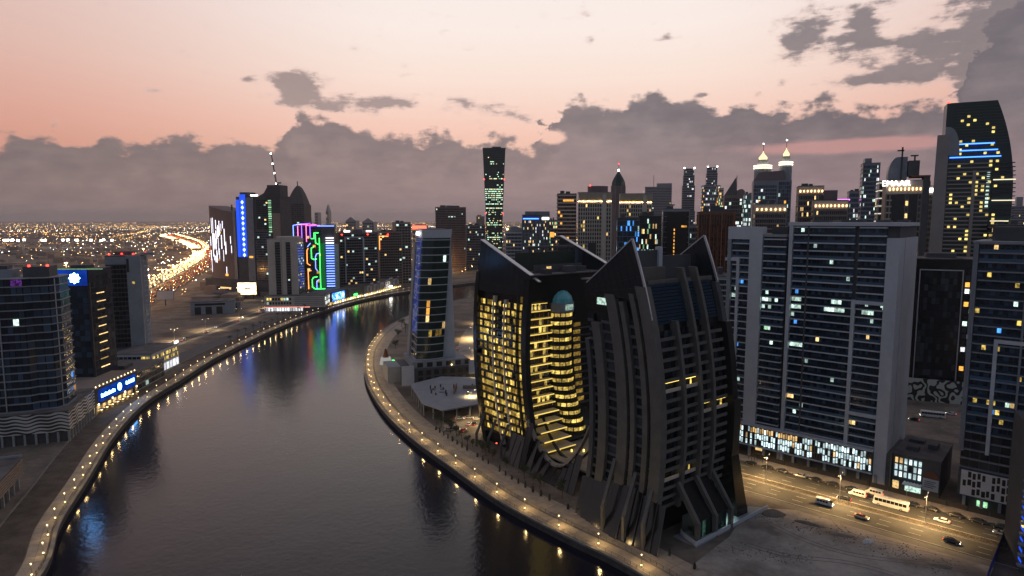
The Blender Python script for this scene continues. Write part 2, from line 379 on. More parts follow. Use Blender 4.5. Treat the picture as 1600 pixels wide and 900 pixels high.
def quay(name, line, side, label_part):
    w = MB(); k = 0
    n = len(line); w.v = [(p.x, p.y, -4) for p in line] + [(p.x, p.y, -.01) for p in line]
    w.f = [(i, i + 1, i + 1 + n, i + n) for i in range(n - 1)]
    q = w.build(name, 'quay_stone', kind='structure')
    seg = resample(line, 6.0); out = offset(seg, -.35 * side); inn = offset(seg, .75 * side)
    for i in range(len(seg) - 1):
        y = seg[i].y
        if not (120 < y < 900): continue
        e = .012
        a, b, c, d = (out[i].lerp(out[i + 1], e), out[i].lerp(out[i + 1], 1 - e), inn[i].lerp(inn[i + 1], 1 - e), inn[i].lerp(inn[i + 1], e))
        MB().prism([a, b, c, d] if side < 0 else [a, b, c, d][::-1], -.35, .32).build('coping_stone', 'coping', q)
    return q
quay('quay_wall', LQ, 1, 'left'); quay('quay_wall', RQ, -1, 'right')
def paved(name, line, side, d0, d1, mat, y0, y1, step, rows=1, top=.10):
    seg = resample(line, step); st = tag(bpy.data.objects.new(name, MB().strip(offset(seg, d0 * side), offset(seg, d1 * side), .03).mesh('paving_dark', name)), kind='structure'); col.objects.link(st)
    rest = MB()
    for r in range(rows):
        e0 = d0 + (d1 - d0) * r / rows + .06; e1 = d0 + (d1 - d0) * (r + 1) / rows - .06
        A = offset(seg, e0 * side); B = offset(seg, e1 * side)
        for i in range(len(seg) - 1):
            if not (y0 < seg[i].y < y1): continue
            e = .06 / step; zt = top + R.uniform(-.008, .008)
            q = [A[i].lerp(A[i + 1], e), A[i].lerp(A[i + 1], 1 - e), B[i].lerp(B[i + 1], 1 - e), B[i].lerp(B[i + 1], e)]
            if seg[i].y < 330: MB().prism(q, .02, zt).build('paving_slab', mat, st)
            else: rest.prism(q, .02, zt)
    if rest.f: rest.build('paving_slabs', mat, st, kind='stuff')
    return st
paved('promenade', LQ, 1, 1.2, 6.4, 'paving', 120, 900, 4.2, 2)
paved('promenade', RQ, -1, 1.2, 6.0, 'paving', 120, 700, 4.2, 2)
paved('walkway', RQ, -1, 6.9, 15.5, 'paving', 120, 640, 5.0, 2, top=.16)
MB().strip(offset(RQ, -6.2), offset(RQ, -6.8), .28).strip(offset(RQ, -6.2), offset(RQ, -6.21), .28).build('kerb', 'coping', kind='structure')
MB().strip(offset(LQ, 6.6), offset(LQ, 17), .05).build('dirt_track', 'dirt', kind='structure')
kb = MB(); sA, sB = resample(offset(LQ, 17.0), 6), resample(offset(LQ, 17.5), 6)
for i in range(min(len(sA), len(sB)) - 1): kb.prism([sA[i], sA[i + 1], sB[i + 1], sB[i]], 0, .5)
kb.build('kerb', 'coping', kind='structure')

# main road beside the towers (survey frame: origin on the median, x along the road, y towards the buildings)
RO = Vector((88.5, 244.3, 0)); RDIR = Vector((62.7, -56.5, 0)).normalized(); RN = Vector((-RDIR.y, RDIR.x, 0))
def road_pt(s, d): return RO + RDIR * s + RN * d
def road_strip(name, s0, s1, d0, d1, z, mat, kind='structure', n=24):
    A = [road_pt(s0 + (s1 - s0) * i / n, d0) for i in range(n + 1)]; B = [road_pt(s0 + (s1 - s0) * i / n, d1) for i in range(n + 1)]
    return MB().strip(A, B, z).build(name, mat, kind=kind)
road_strip('road', -128, 260, -13.5, 15.0, .03, 'asphalt')
def kerb(s0, s1, d0, d1, z=.16, name='kerb', mat='coping'):
    m = MB(); L = 4.0; n = int((s1 - s0) / L)
    for i in range(n):
        a = s0 + i * L; m.prism([road_pt(a + .03, d0), road_pt(a + L - .03, d0), road_pt(a + L - .03, d1), road_pt(a + .03, d1)], 0, z)
    return m.build(name, mat, kind='structure')
kerb(-120, 160, -1.9, -1.6); kerb(-120, 160, 1.6, 1.9); kerb(-120, 160, -13.9, -13.5); kerb(-120, 160, 15.0, 15.4)
road_strip('median_soil', -120, 160, -1.6, 1.6, .10, 'dirt')
gm = MB()
for i in range(9000):
    p = road_pt(R.uniform(-100, 150), R.uniform(-1.55, 1.55)); h = R.uniform(.10, .32); a = R.uniform(0, 6.28); w = R.uniform(.05, .12)
    gm.poly([(p.x - w * math.cos(a), p.y - w * math.sin(a), .1), (p.x + w * math.cos(a), p.y + w * math.sin(a), .1), (p.x + R.uniform(-.1, .1), p.y + R.uniform(-.1, .1), .1 + h)])
gm.build('grass', 'grass', kind='stuff', label='clipped green grass along the road median', cat='grass')
mk = MB()
for d in (-9.6, -5.8, 5.8, 10.2):
    for s in range(-110, 160, 9): mk.strip([road_pt(s, d - .08), road_pt(s + 3.5, d - .08)], [road_pt(s, d + .08), road_pt(s + 3.5, d + .08)], .036)
for d in (-13.0, -2.3, 2.3, 14.5): mk.strip([road_pt(-120, d - .07), road_pt(160, d - .07)], [road_pt(-120, d + .07), road_pt(160, d + .07)], .036)
mk.build('road_markings', 'marking', kind='structure')
sw = tag(MB().strip([road_pt(-120, 15.4), road_pt(160, 15.4)], [road_pt(-120, 21.5), road_pt(160, 21.5)], .12).build('sidewalk', 'paving_dark'), kind='structure')
for i in range(60):
    for j in range(2):
        s = -62 + i * 3.2; d = 15.5 + j * 3.0
        MB().prism([road_pt(s, d), road_pt(s + 3.12, d), road_pt(s + 3.12, d + 2.92), road_pt(s, d + 2.92)], .05, .17 + R.uniform(0, .01)).build('paving_slab', 'paving', sw)
road_strip('verge', -40, 160, -17.5, -13.9, .05, 'paving_dark')
# vacant sandy lot between the dark tower and the road, with its heaps
lot = [G(1060, 900), G(1140, 838), G(1170, 792), G(1290, 800), G(1550, 878), G(1600, 960), (140, 120), (70, 120)]
MB().poly([(x, y, .02) for x, y in lot]).build('sand_lot', 'sand', kind='structure')
def mound(u, v, rx, ry, h, mat, label, rz=0.0):
    x, y = G(u, v); m = MB(); rings = []; N = 18; ph = [R.uniform(0, 6.28) for _ in range(4)]
    for k in range(7):
        t = k / 6; rr = 1 - t
        rings.append([((rx * rr) * (1 + .18 * math.sin(3 * a + ph[0]) + .1 * math.sin(5 * a + ph[1])) * math.cos(a), ry * rr * (1 + .16 * math.sin(2 * a + ph[2])) * math.sin(a), h * (1 - rr ** 1.6) + R.uniform(-.05, .05) * (k > 0) - .05) for a in (6.2832 * j / N for j in range(N))])
    m.loft(rings); o = m.build('soil_heap', mat, label=label, cat='soil heap', smooth=True); o.location = (x, y, 0); o.rotation_euler.z = rz
mound(1208, 803, 4.2, 2.6, 1.7, 'ground', 'dark soil heap by the corner of the tower ramp')
mound(1262, 818, 5.0, 1.4, .7, 'ground', 'low long soil ridge on the sandy lot', -.6); mound(1312, 836, 4.5, 1.3, .6, 'ground', 'flat scraped soil bank in the middle of the sandy lot', -.5)
mound(1470, 885, 3.5, 1.2, .6, 'ground', 'small soil bank on the sandy lot near the blue hoarding', -.4)
for tr in (((1190, 812), (1260, 845), (1340, 868), (1450, 882), (1560, 905)), ((1165, 850), (1230, 868), (1330, 880), (1420, 905)), ((1300, 808), (1330, 835), (1400, 850), (1500, 872))):
    ln = smooth_line([G(*q) for q in tr], 10)
    for dd in (-.95, .95): MB().strip(offset(ln, dd - .16), offset(ln, dd + .16), .026).build('tyre_track', 'ground', kind='structure')
rb = MB(); poly_c = [Vector((*G(u, v), 0)) for u, v in ((1200, 810), (1270, 822), (1320, 838), (1400, 860), (1475, 884), (1230, 870), (1150, 860))]
for i in range(700):
    c = R.choice(poly_c); x, y = c.x + R.gauss(0, 4), c.y + R.gauss(0, 2.4); w = R.uniform(.05, .32)
    rb.loft([[(x + w * R.uniform(.6, 1) * math.cos(a), y + w * R.uniform(.6, 1) * math.sin(a), z_) for a in (0, 1.3, 2.5, 3.8, 5.0)] for z_ in (0, w * R.uniform(.4, .9))])
rb.build('rubble', 'coping', kind='stuff', label='loose stones and rubble strewn over the sandy lot', cat='rubble')
# far-bank service road and empty lot
lr = smooth_line([G(205, 565), G(240, 548), G(330, 516), G(420, 484), (-262, 735), (-225, 860), (-150, 985)], 8)
MB().strip(offset(lr, -4), offset(lr, 4), .04).build('service_road', 'asphalt', kind='structure')
MB().strip(offset(lr, -4.3), offset(lr, -9), .05).strip(offset(lr, 4.3), offset(lr, 8), .05).build('road_shoulder', 'sand', kind='structure')
MB().poly([(*G(u, v), .025) for u, v in ((240, 566), (300, 545), (420, 500), (480, 489), (440, 505), (330, 556), (282, 580))]).build('gravel_lot', 'concrete_dark', kind='structure')
# road curling behind the canal-side tower
cr = smooth_line([G(752, 500), G(735, 520), G(728, 545), G(735, 575), G(745, 610), G(735, 645), (-25, 300), (20, 295), (62, 268)], 8)
MB().strip(offset(cr, -6), offset(cr, 6), .04).build('curved_road', 'sand', kind='structure')
MB().poly([(*G(u, v), .022) for u, v in ((662, 655), (705, 640), (752, 632), (770, 660), (745, 690), (700, 690))]).build('parking_yard', 'paving_dark', kind='structure')
# highway beyond the left bank
HW = smooth_line([G(u, v) for u, v in ((60, 540), (150, 496), (205, 468), (242, 450), (275, 432), (305, 414), (322, 400), (314, 387), (292, 377), (272, 371), (262, 367))] + [(-3300, 6500)], 10)
MB().strip(offset(HW, -38), offset(HW, 38), .06).build('highway', 'asphalt', kind='structure')
MB().strip(offset(HW, -1.5), offset(HW, 1.5), .3).build('highway_median', 'coping', kind='structure')
HW2 = smooth_line([(-330, 1010), (-120, 1250), (-60, 1420), (60, 1560), (400, 1900), (1500, 2600)], 8)
MB().strip(offset(HW2, -22), offset(HW2, 22), .08).build('cross_road', 'asphalt', kind='structure')

# ------------------------------------------------------------------ buildings: common builder
class Bld:
    """local frame: x along the front from its left corner, y into the building, z up"""
    def __init__(s, name, label, cat, loc, rz, W, D, H, group=None):
        s.e = empty(name, (loc[0], loc[1], loc[2] if len(loc) > 2 else 0), rz, label, cat, group); s.W, s.D, s.H = W, D, H
    def box(s, name, x0, x1, y0, y1, z0, z1, mat): return piece(name, mat, s.e, x0, x1, y0, y1, z0, z1)
    def add(s, mb, name, mat, **k): return mb.build(name, mat, s.e, **k) if mb.f else None
    def fbox(s, mb, face, a, b, d0, d1, z0, z1):
        """box on a face: a..b along it, d0..d1 outwards"""
        r = s.frange(face, a, b, d0, d1); mb.box(r[0], r[1], r[2], r[3], z0, z1)
    def frange(s, face, a, b, d0, d1):
        if face == 'front': return a, b, -d1, -d0
        if face == 'right': return s.W + d0, s.W + d1, a, b
        if face == 'left': return -d1, -d0, a, b
        return a, b, s.D + d0, s.D + d1
    def fpiece(s, name, mat, face, a, b, d0, d1, z0, z1):
        r = s.frange(face, a, b, d0, d1); return piece(name, mat, s.e, r[0], r[1], r[2], r[3], z0, z1)
    def facade(s, face, a, b, z0, z1, nf, nb, slab=None, pier=None, win='glass', fw=.86, fh=.72, lit=0.0, lits=('lit_warm',), at_=None, single=False, slab_single=False, d=0.0, rail=None, sill=.5):
        """rows of glazed openings, slab bands, piers; at_ = {(floor, bay): material} fixes which windows are lit"""
        h = (z1 - z0) / nf; w = (b - a) / nb; dark = MB(); L = {}; at_ = at_ or {}
        for i in range(nf):
            for j in range(nb):
                m = at_.get((i, j))
                if m is None and R.random() < lit: m = R.choice(lits)
                x0 = a + w * (j + .5 - fw / 2); x1 = a + w * (j + .5 + fw / 2); q0 = z0 + h * (i + (1 - fh) * sill); q1 = q0 + h * fh
                if m is None: s.fbox(dark, face, x0, x1, d - .12, d + .06, q0, q1)
                elif single: s.fpiece('lit_window', m, face, x0, x1, d - .12, d + .08, q0, q1)
                else: s.fbox(L.setdefault(m, MB()), face, x0, x1, d - .12, d + .08, q0, q1)
        s.add(dark, 'glazing', win, kind='stuff')
        for m, q in L.items(): s.add(q, 'lit_windows', m, kind='stuff')
        if slab:
            sh, sd, sm = slab; q = MB()
            for i in range(nf + 1):
                z = z0 + h * i
                if slab_single: s.fpiece('floor_slab', sm, face, a, b, d - .2, d + sd, z - sh / 2, z + sh / 2)
                else: s.fbox(q, face, a, b, d - .2, d + sd, z - sh / 2, z + sh / 2)
                if rail and i < nf:
                    s.fbox(rail, face, a + .1, b - .1, d + sd - .08, d + sd - .03, z + sh / 2, z + sh / 2 + 1.0)
            s.add(q, 'floor_slabs', sm, kind='stuff')
        if pier:
            pw, pd, pm = pier; q = MB()
            for j in range(nb + 1):
                x = a + w * j; s.fbox(q, face, x - pw / 2, x + pw / 2, d - .2, d + pd, z0, z1)
            s.add(q, 'piers', pm, kind='stuff')
def text_mesh(txt, size, depth, mat, name, parent, loc, rot, label=None):
    cu = bpy.data.curves.new(name, 'FONT'); cu.body = txt; cu.size = size; cu.extrude = depth; cu.align_x = 'CENTER'
    t = bpy.data.objects.new(name, cu); col.objects.link(t); bpy.context.view_layer.update()
    me = bpy.data.meshes.new_from_object(t.evaluated_get(bpy.context.evaluated_depsgraph_get())); bpy.data.objects.remove(t)
    me.materials.clear(); me.materials.append(MATS[mat]); o = bpy.data.objects.new(name, me); col.objects.link(o)
    o.parent = parent; o.location = loc; o.rotation_euler = rot; return tag(o, label)

# ------------------------------------------------------------------ the pair of crescent towers
CROT = math.atan2(.61, .79)
def crescent_dark():
    W, L = 36.0, 30.0
    b = Bld('crescent_tower', 'dark crescent tower with grey curved ribs and pointed glass horns by the canal', 'tower', (41, 195), CROT, W, L, 80)
    d = lambda z: -(7.8 - .0034 * (z - 32) ** 2)
    bend = lambda x, y, z: (x, y + d(z), z)
    NF, Z0, HF = 19, 10.0, 3.12
    lv = [0] + [Z0 + HF * i for i in range(NF + 1)] + [72, 75, 78, 80]
    core = MB()
    core.loft([[(.8, 1.6, z), (W - .8, 1.6, z), (W - .8, L - .8, z), (.8, L - .8, z)] for z in lv]); b.add(core.bend(bend), 'core', 'black_gloss')
    # south face: four bays of loggias between three fins
    bays = [(1.8, 9.2), (10.6, 17.6), (19.0, 24.4), (25.8, 33.4)]
    lits = {(3, 0), (3, 1), (9, 2), (9, 3), (12, 0), (12, 1)}
    gl = MB(); mul = MB()
    for f in range(NF - 1):
        z = Z0 + HF * f; y = d(z)
        for k, (x0, x1) in enumerate(bays):
            piece('balcony_parapet', 'rib_grey' if (f, k) not in lits else 'beige', b.e, x0, x1, y - .2, y + .15, z - .2, z + .85)  # parapets of lit bays are paler, the lamplight put into their colour
            piece('balcony_floor', 'concrete_dark', b.e, x0, x1, y + .15, y + 1.62, z - .2, z + .02)
            n = 4
            for q in range(n):
                a0 = x0 + (x1 - x0) * q / n + .12; a1 = x0 + (x1 - x0) * (q + 1) / n - .12
                if (f, k) in lits and (q == 0 or (k in (1, 3) and q == 3)): piece('lit_window', 'lit_yellow', b.e, a0, a1 - .8 * (k % 2), y + 1.45, y + 1.58, z + .1, z + 2.6)
                else: gl.box(a0, a1, y + 1.45, y + 1.58, z + .1, z + 2.6)
            if (f, k) in lits: piece('soffit_lamp', 'strip_yellow', b.e, x0 + .5, x1 - .5, y + .25, y + .4, z + 2.72, z + 2.8)
    b.add(gl, 'glazing', 'glass', kind='stuff')
    for x, top in ((9.9, 68.5), (18.3, 84.5), (25.1, 84.5)):
        m = MB(); zs = [9 + (top - 9) * i / 16 for i in range(17)]
        b.add(m.loft([[(x - .6, -1.3, z), (x + .6, -1.3, z), (x + .6, 1.6, z), (x - .6, 1.6, z)] for z in zs]).bend(bend), 'fin', 'rib_grey')
    for i in range(12):                                                 # louvred dark glass storeys under the roof
        z = 67.6 + i * 1.03
        for x0, x1 in ((1.8, 17.6), (19.0, 24.4), (25.8, 33.4)): piece('louvre', 'glass_blue', b.e, x0, x1, d(z) + .9, d(z) + 1.75, z, z + .86)
    # broad corner ribs of the west face, with slot windows between; every rib follows the crescent
    def rib(y0, y1, x0, x1, zb, zt, mat='rib_grey', name='rib'):
        zs = [zb + (zt - zb) * i / 18 for i in range(19)]
        b.add(MB().loft([[(x0, y0, z), (x1, y0, z), (x1, y1, z), (x0, y1, z)] for z in zs]).bend(bend), name, mat)
    rib(-.6, 3.6, -1.2, 1.4, 3, 79.5); rib(5.0, 7.0, -1.1, .8, 8, 77); rib(10.2, 12.0, -1.1, .8, 8, 74); rib(13.4, 17.6, -1.1, .8, 10, 76)
    rib(22.4, 26.0, -1.3, .8, 12, 66); rib(28.6, 30.4, -1.0, 4, 6, 60, 'concrete_dark')
    rib(-.3, 2.6, W - 1.2, W + 1.0, 4, 79, 'concrete_dark'); rib(-2.2, 1.6, W - 1.6, W + 2.2, 0, 40, 'black', 'flank'); rib(-1.4, 1.6, W - 1.4, W + 1.6, 40, 66, 'black', 'flank')
    wg = MB()
    for f in range(NF):
        z = Z0 + HF * f; y = d(z)
        for y0, y1 in ((3.6, 5.0), (7.0, 10.2), (12.0, 13.4), (17.6, 22.4), (26.0, 28.6)):
            if y1 - y0 > 2: piece('balcony_parapet', 'concrete_dark', b.e, -.25, -.05, y0 + y, y1 + y, z - .2, z + .75)
            wg.box(.1, .75, y0 + y + .1, y1 + y - .1, z + .4, z + 2.7)
            piece('sill', 'concrete_dark', b.e, -.04, .7, y0 + y, y1 + y, z - .2, z + .1)
    b.add(wg, 'slot_windows', 'glass', kind='stuff')
    for (y0, y1) in ((17.2, 22.2),):
        piece('lit_window', 'lit_cool', b.e, -.9, -.4, 17.6 + d(73), 22 + d(73), 72.2, 74.4)
    # glazed horns: sloping-topped curtain walls on the west and east flanks
    def horn(x, y_hi, y_lo, z_hi, z_lo, base, mat, nm):
        n = 9; ys = [y_hi + (y_lo - y_hi) * i / n for i in range(n + 1)]; fr = MB()
        for i in range(n):
            t0, t1 = i / n, (i + 1) / n; za = z_hi + (z_lo - z_hi) * t0; zb = z_hi + (z_lo - z_hi) * t1
            rows = 5
            for r in range(rows):
                f0, f1 = r / rows, (r + 1) / rows
                q = [(x, ys[i] + .05, base + (za - base) * f0 + .05), (x, ys[i + 1] - .05, base + (zb - base) * f0 + .05), (x, ys[i + 1] - .05, base + (zb - base) * f1 - .05), (x, ys[i] + .05, base + (za - base) * f1 - .05)]
                m = MB(); m.loft([q, [(p[0] + .3, p[1], p[2]) for p in q]]); b.add(m.bend(bend), 'pane', mat)
        m = MB(); m.loft([[(x - .5, ys[i], z_hi + (z_lo - z_hi) * i / n + k) for i in range(n + 1)] + [(x - .5, ys[i], z_hi + (z_lo - z_hi) * i / n + k + .01) for i in range(n, -1, -1)] for k in (0,)], cap=False)
        e = MB()
        for i in range(n):
            e.bar(bend(x + .15, ys[i], z_hi + (z_lo - z_hi) * i / n), bend(x + .15, ys[i + 1], z_hi + (z_lo - z_hi) * (i + 1) / n), .9, .35)
        b.add(e, 'coping_edge', 'metal_light')
        s_ = MB()
        for i in range(6): s_.bar(bend(x + .15, y_hi - .05, base - 6 + (z_hi - base + 6) * i / 6), bend(x + .15, y_hi - .05, base - 6 + (z_hi - base + 6) * (i + 1) / 6), .5, .7)
        b.add(s_, 'edge_trim', 'metal_light')
        k = MB(); k.loft([[bend(xx, y_hi + .1, base - .3), bend(xx, y_lo, base - .3), bend(xx, y_lo, z_lo - .3), bend(xx, y_hi + .1, z_hi - .3)] for xx in (x + .35, x + .6)]); b.add(k, 'horn_backing', 'black')
    horn(-1.0, -.2, 25.0, 94.0, 79.0, 75.5, 'glass', 'west'); horn(W + .4, 0.2, 26, 94.5, 80, 76, 'glass', 'east')
    # roof: slab, set-back plant wall with slit windows between pillars
    z = 80; b.add(MB().box(.5, W - .5, 1.2, L - 1, 79.6, 80.1).bend(bend), 'roof', 'roof'); y = d(82)
    b.box('parapet', 2, 17.6, y + .3, y + .8, 80.1, 81.1, 'rib_grey'); b.box('parapet', 25.8, W - 1, y + .3, y + .8, 80.1, 81.1, 'rib_grey')
    b.box('plant_wall', 3, 17, y + 9, y + 9.6, 80.1, 90, 'concrete_dark'); b.box('plant_wall', 3, 17, y + 5.7, y + 9, 80.1, 84.6, 'rib_grey')
    b.box('plant_wall', 18.5, W - 1, y + 9, y + 9.6, 80.1, 88, 'concrete_dark')
    for x in (2.6, 17.6): b.box('pillar', x - .9, x + .9, y + 8.2, y + 9.9, 80.1, 91, 'concrete_light')
    for x, q in ((6, 'lit_yellow'), (10, 'lit_yellow'), (13.8, 'lit_green')): b.box('lit_window', x, x + .9, y + 8.6, y + 8.75, 81, 83.6, q)
    for x, yy, w, h in ((6, 14, 4, 2.2), (13, 16, 4, 3), (22, 14, 5, 2.5), (29, 17, 3, 3.5)): b.box('roof_unit', x, x + w, y + yy, y + yy + 3.5, 80.1, 80.1 + h, 'concrete_dark')
    # base: raking buttress frames over a faintly lit lobby
    for x in (8.5, 17.6, 26.0):
        m = MB(); m.bar((x, d(16) - .5, 17.5), (x, -15.5, 6.6), 1.3, 1.5); m.bar((x, -15.4, 7.2), (x, -15.4, 0), 1.3, 1.3); b.add(m, 'buttress', 'rib_grey')
    b.add(MB().loft([[(9.2, d(14) - .2, 15.6), (25.4, d(14) - .2, 15.6), (25.4, -14.8, 6.6), (9.2, -14.8, 6.6)], [(9.2, d(14) - .2, 15.9), (25.4, d(14) - .2, 15.9), (25.4, -14.8, 6.9), (9.2, -14.8, 6.9)]]), 'canopy_glass', 'black_gloss')
    for i in range(10):
        x0 = 9.3 + i * 1.6; b.box('lobby_pane', x0 + .05, x0 + 1.5, -14.4, -14.25, .2, 6.2, 'lit_lobby' if i in (2, 6) else 'glass_green')
    b.box('lobby_floor_edge', 7, 28, -15.8, -7.5, 0, .2, 'concrete'); b.box('lobby_back', 9.2, 25.4, -9.2, -9.0, .2, 7, 'concrete_dark')
    # glass skirt running down to the walkway on the canal side
    for i in range(12):
        y0 = -4 + i * 3.0; q = MB(); zt = 15 - abs(i - 4) * .5; xb = -9 + abs(i - 5) * .4
        r = [(-.9, y0 + .1 + d(zt), zt), (-.9, y0 + 2.9 + d(zt), zt), (xb, y0 + 1.2 - 7, .1), (xb, y0 - 1.6 - 7, .1)]
        q.loft([r, [(p[0] - .12, p[1], p[2] + .12) for p in r]]); b.add(q, 'skirt_pane', 'black_gloss')
        q = MB(); q.bar((-1.1, y0 + d(zt), zt + .2), (xb - .2, y0 - 8.8, .1), .18); b.add(q, 'skirt_rail', 'metal_dark')
    for yb, zt, xo in ((2, 17, -7), (9, 20, -8), (18, 22, -8)):
        m = MB(); m.bar((-.8, yb + d(zt), zt), (xo, yb - 9, 8), 1.1, 1.0); m.bar((xo, yb - 9, 8.3), (xo, yb - 9.2, 0), 1.0, 1.0); b.add(m, 'buttress', 'rib_grey')
    # the raking east flank that touches the ground by the ramp
    b.add(MB().loft([[(W - 2, d(20) - 2, 22), (W + 2.4, d(20) - 2, 22), (W + 2.4, d(20) + 6, 22), (W - 2, d(20) + 6, 22)], [(W - 2, -13, 0), (W + 4, -13, 0), (W + 4, 4, 0), (W - 2, 4, 0)]]), 'flank', 'black_gloss')
    return b
TD = crescent_dark()

def crescent_lit():
    W, L = 46.0, 36.0
    b = Bld('crescent_tower', 'crescent tower with yellow lit balconies and turquoise dome by the canal bend', 'tower', (9, 256), CROT, W, L, 78)
    d = lambda z: 5.4 - .0034 * (z - 48) ** 2
    bend = lambda x, y, z: (x, y + d(z), z)
    NF, Z0, HF = 19, 6.0, 3.3
    lv = [0] + [Z0 + HF * i for i in range(NF + 1)] + [71, 74, 77]
    b.add(MB().loft([[(.9, 2.4, z), (W - .9, 2.4, z), (W - .9, L - .9, z), (.9, L - .9, z)] for z in lv]).bend(bend), 'core', 'black_gloss')
    # west face: three window bays and two pale lit pilasters
    wbays = [(2.6, 5.4, 2), (6.6, 13.6, 5), (15.6, 21.6, 4), (23.6, 33.8, 6)]
    dk = MB()
    for f in range(NF):
        z = Z0 + HF * f; y = d(z + 1.5)
        for k, (y0, y1, n) in enumerate(wbays):
            if f >= NF - 1 and k != 0: continue
            for q in range(n):
                a0 = y0 + (y1 - y0) * q / n + .12 + y; a1 = y0 + (y1 - y0) * (q + 1) / n - .12 + y
                lit_p = .95 if (k == 0) else (.97 if q in (0, n - 1) else .72)
                if f > 12 and k == 2: lit_p = .12
                if R.random() < lit_p: piece('lit_window', R.choice(('lit_yellow', 'lit_ydim', 'lit_ydim', 'lit_ymid')), b.e, .45, .6, a0, a1, z + .3, z + 2.75)
                else: dk.box(.45, .6, a0, a1, z + .3, z + 2.75)
            piece('balcony_floor', 'black', b.e, -.9 if k else -.2, .9, y0 + y - .2, y1 + y + .2, z - .25, z + .22)
            if k and f < NF - 1: piece('balustrade', 'glass_brown', b.e, -.85, -.78, y0 + y, y1 + y, z + .22, z + .85)
    b.add(dk, 'glazing', 'glass', kind='stuff')
    def rib(x0, x1, y0, y1, zb, zt, mat, name):
        zs = [zb + (zt - zb) * i / 18 for i in range(19)]
        return b.add(MB().loft([[(x0, y0, z), (x1, y0, z), (x1, y1, z), (x0, y1, z)] for z in zs]).bend(bend), name, mat)
    rib(-.6, .8, 13.8, 15.3, 4, 66, 'beige', 'pilaster'); rib(-.6, .8, 21.8, 23.3, 2, 67, 'beige', 'pilaster')
    for yy in (13.6, 15.4, 21.6, 23.4):                               # linear lamps that wash the pilasters
        for f in range(0, 18, 1):
            z = Z0 + HF * f; piece('wall_washer', 'strip_yellow', b.e, -.55, -.4, yy + d(z) - .06, yy + d(z) + .06, z + .6, z + 2.0)
    rib(-1.4, 1.0, -1.6, 1.6, 1, 76, 'black_gloss', 'hull_edge'); rib(-.5, .9, 5.6, 6.4, 1, 74, 'black', 'rib'); rib(-1.2, 1.2, 34.2, 36.8, 0, 77, 'black_gloss', 'hull_edge')
    # horn over the west face: rises towards the far corner
    def horn(x, y_hi, y_lo, z_hi, z_lo, base, cop):
        n = 10; ys = [y_lo + (y_hi - y_lo) * i / n for i in range(n + 1)]
        for i in range(n):
            za = z_lo + (z_hi - z_lo) * i / n; zb = z_lo + (z_hi - z_lo) * (i + 1) / n
            for r in range(5):
                f0, f1 = r / 5, (r + 1) / 5
                q = [(x, ys[i] + .05, base + (za - base) * f0 + .05), (x, ys[i + 1] - .05, base + (zb - base) * f0 + .05), (x, ys[i + 1] - .05, base + (zb - base) * f1 - .05), (x, ys[i] + .05, base + (za - base) * f1 - .05)]
                b.add(MB().loft([q, [(p[0] + .25, p[1], p[2]) for p in q]]).bend(bend), 'pane', 'glass')
        e = MB().loft([[bend(xx, y_lo, z_lo + k), bend(xx, y_hi, z_hi + k), bend(xx, y_hi, z_hi + k + .3), bend(xx, y_lo, z_lo + k + .3)] for xx, k in ((x - .6, 0), (x + cop, 0))]); b.add(e, 'coping_edge', 'metal_light')
        b.add(MB().loft([[bend(xx, y_hi, base), bend(xx, y_lo, base), bend(xx, y_lo, z_lo - .3), bend(xx, y_hi, z_hi - .3)] for xx in (x + .3, x + .6)]), 'horn_backing', 'black')
    horn(-.9, 36.5, -1.4, 91, 77.5, 68.5, 1.6); horn(W - .5, 36.5, -1.0, 92, 79, 72, 1.6)
    for (x0, x1) in ((1.0, 2.4),):
        b.add(MB().loft([[bend(x, -1.5, 74.5), bend(x, 7.5, 77.6), bend(x, 7.5, 78.0), bend(x, -1.5, 74.9)] for x in (x0 + 2.2, x0 + 3.8)]), 'coping_edge', 'metal_light')
    # south face: long lit balconies
    dk = MB(); sp = MB()
    for f in range(NF):
        z = Z0 + HF * f; y = d(z + 1.5); x1 = 14.0 + .12 * max(0, 8 - f) ** 1.5 if f < 8 else 14.0 - (1.6 if f > 16 else 0); low = -1.4 * max(0, 5 - f)
        if f > NF - 2: continue
        piece('balcony_floor', 'beige', b.e, 1.4, x1, y - .2 + low, y + 2.5, z - .28, z + .18)
        piece('balcony_edge_glow', 'lit_edge', b.e, 1.4, x1, y - .32 + low, y - .2 + low, z - .2, z + .22)  # slab edge glows itself, in place of balcony light falling on it
        piece('soffit_lamp', 'strip_yellow', b.e, 1.8, x1 - .4, y + 1.2, y + 1.35, z + HF - .45, z + HF - .38)
        for q in range(5):
            a0 = 1.7 + (x1 - 2) * q / 5; a1 = a0 + (x1 - 2) / 5 - .25
            if q == 0 or R.random() < .3: piece('lit_window', 'lit_yellow', b.e, a0, a1 - (.8 if q == 0 else .9), y + 2.2, y + 2.35, z + .2, z + 2.7)
            else: dk.box(a0, a1, y + 2.2, y + 2.35, z + .2, z + 2.7)
        sp.box(1.4, x1, y + 2.36, y + 2.5, z, z + HF - .3)
    b.add(dk, 'glazing', 'glass_brown', kind='stuff'); b.add(sp, 'loggia_wall', 'beige')
    # rounded stack of lit windows with the dome on top
    cx, rr = 21.0, 5.6; fl = 15
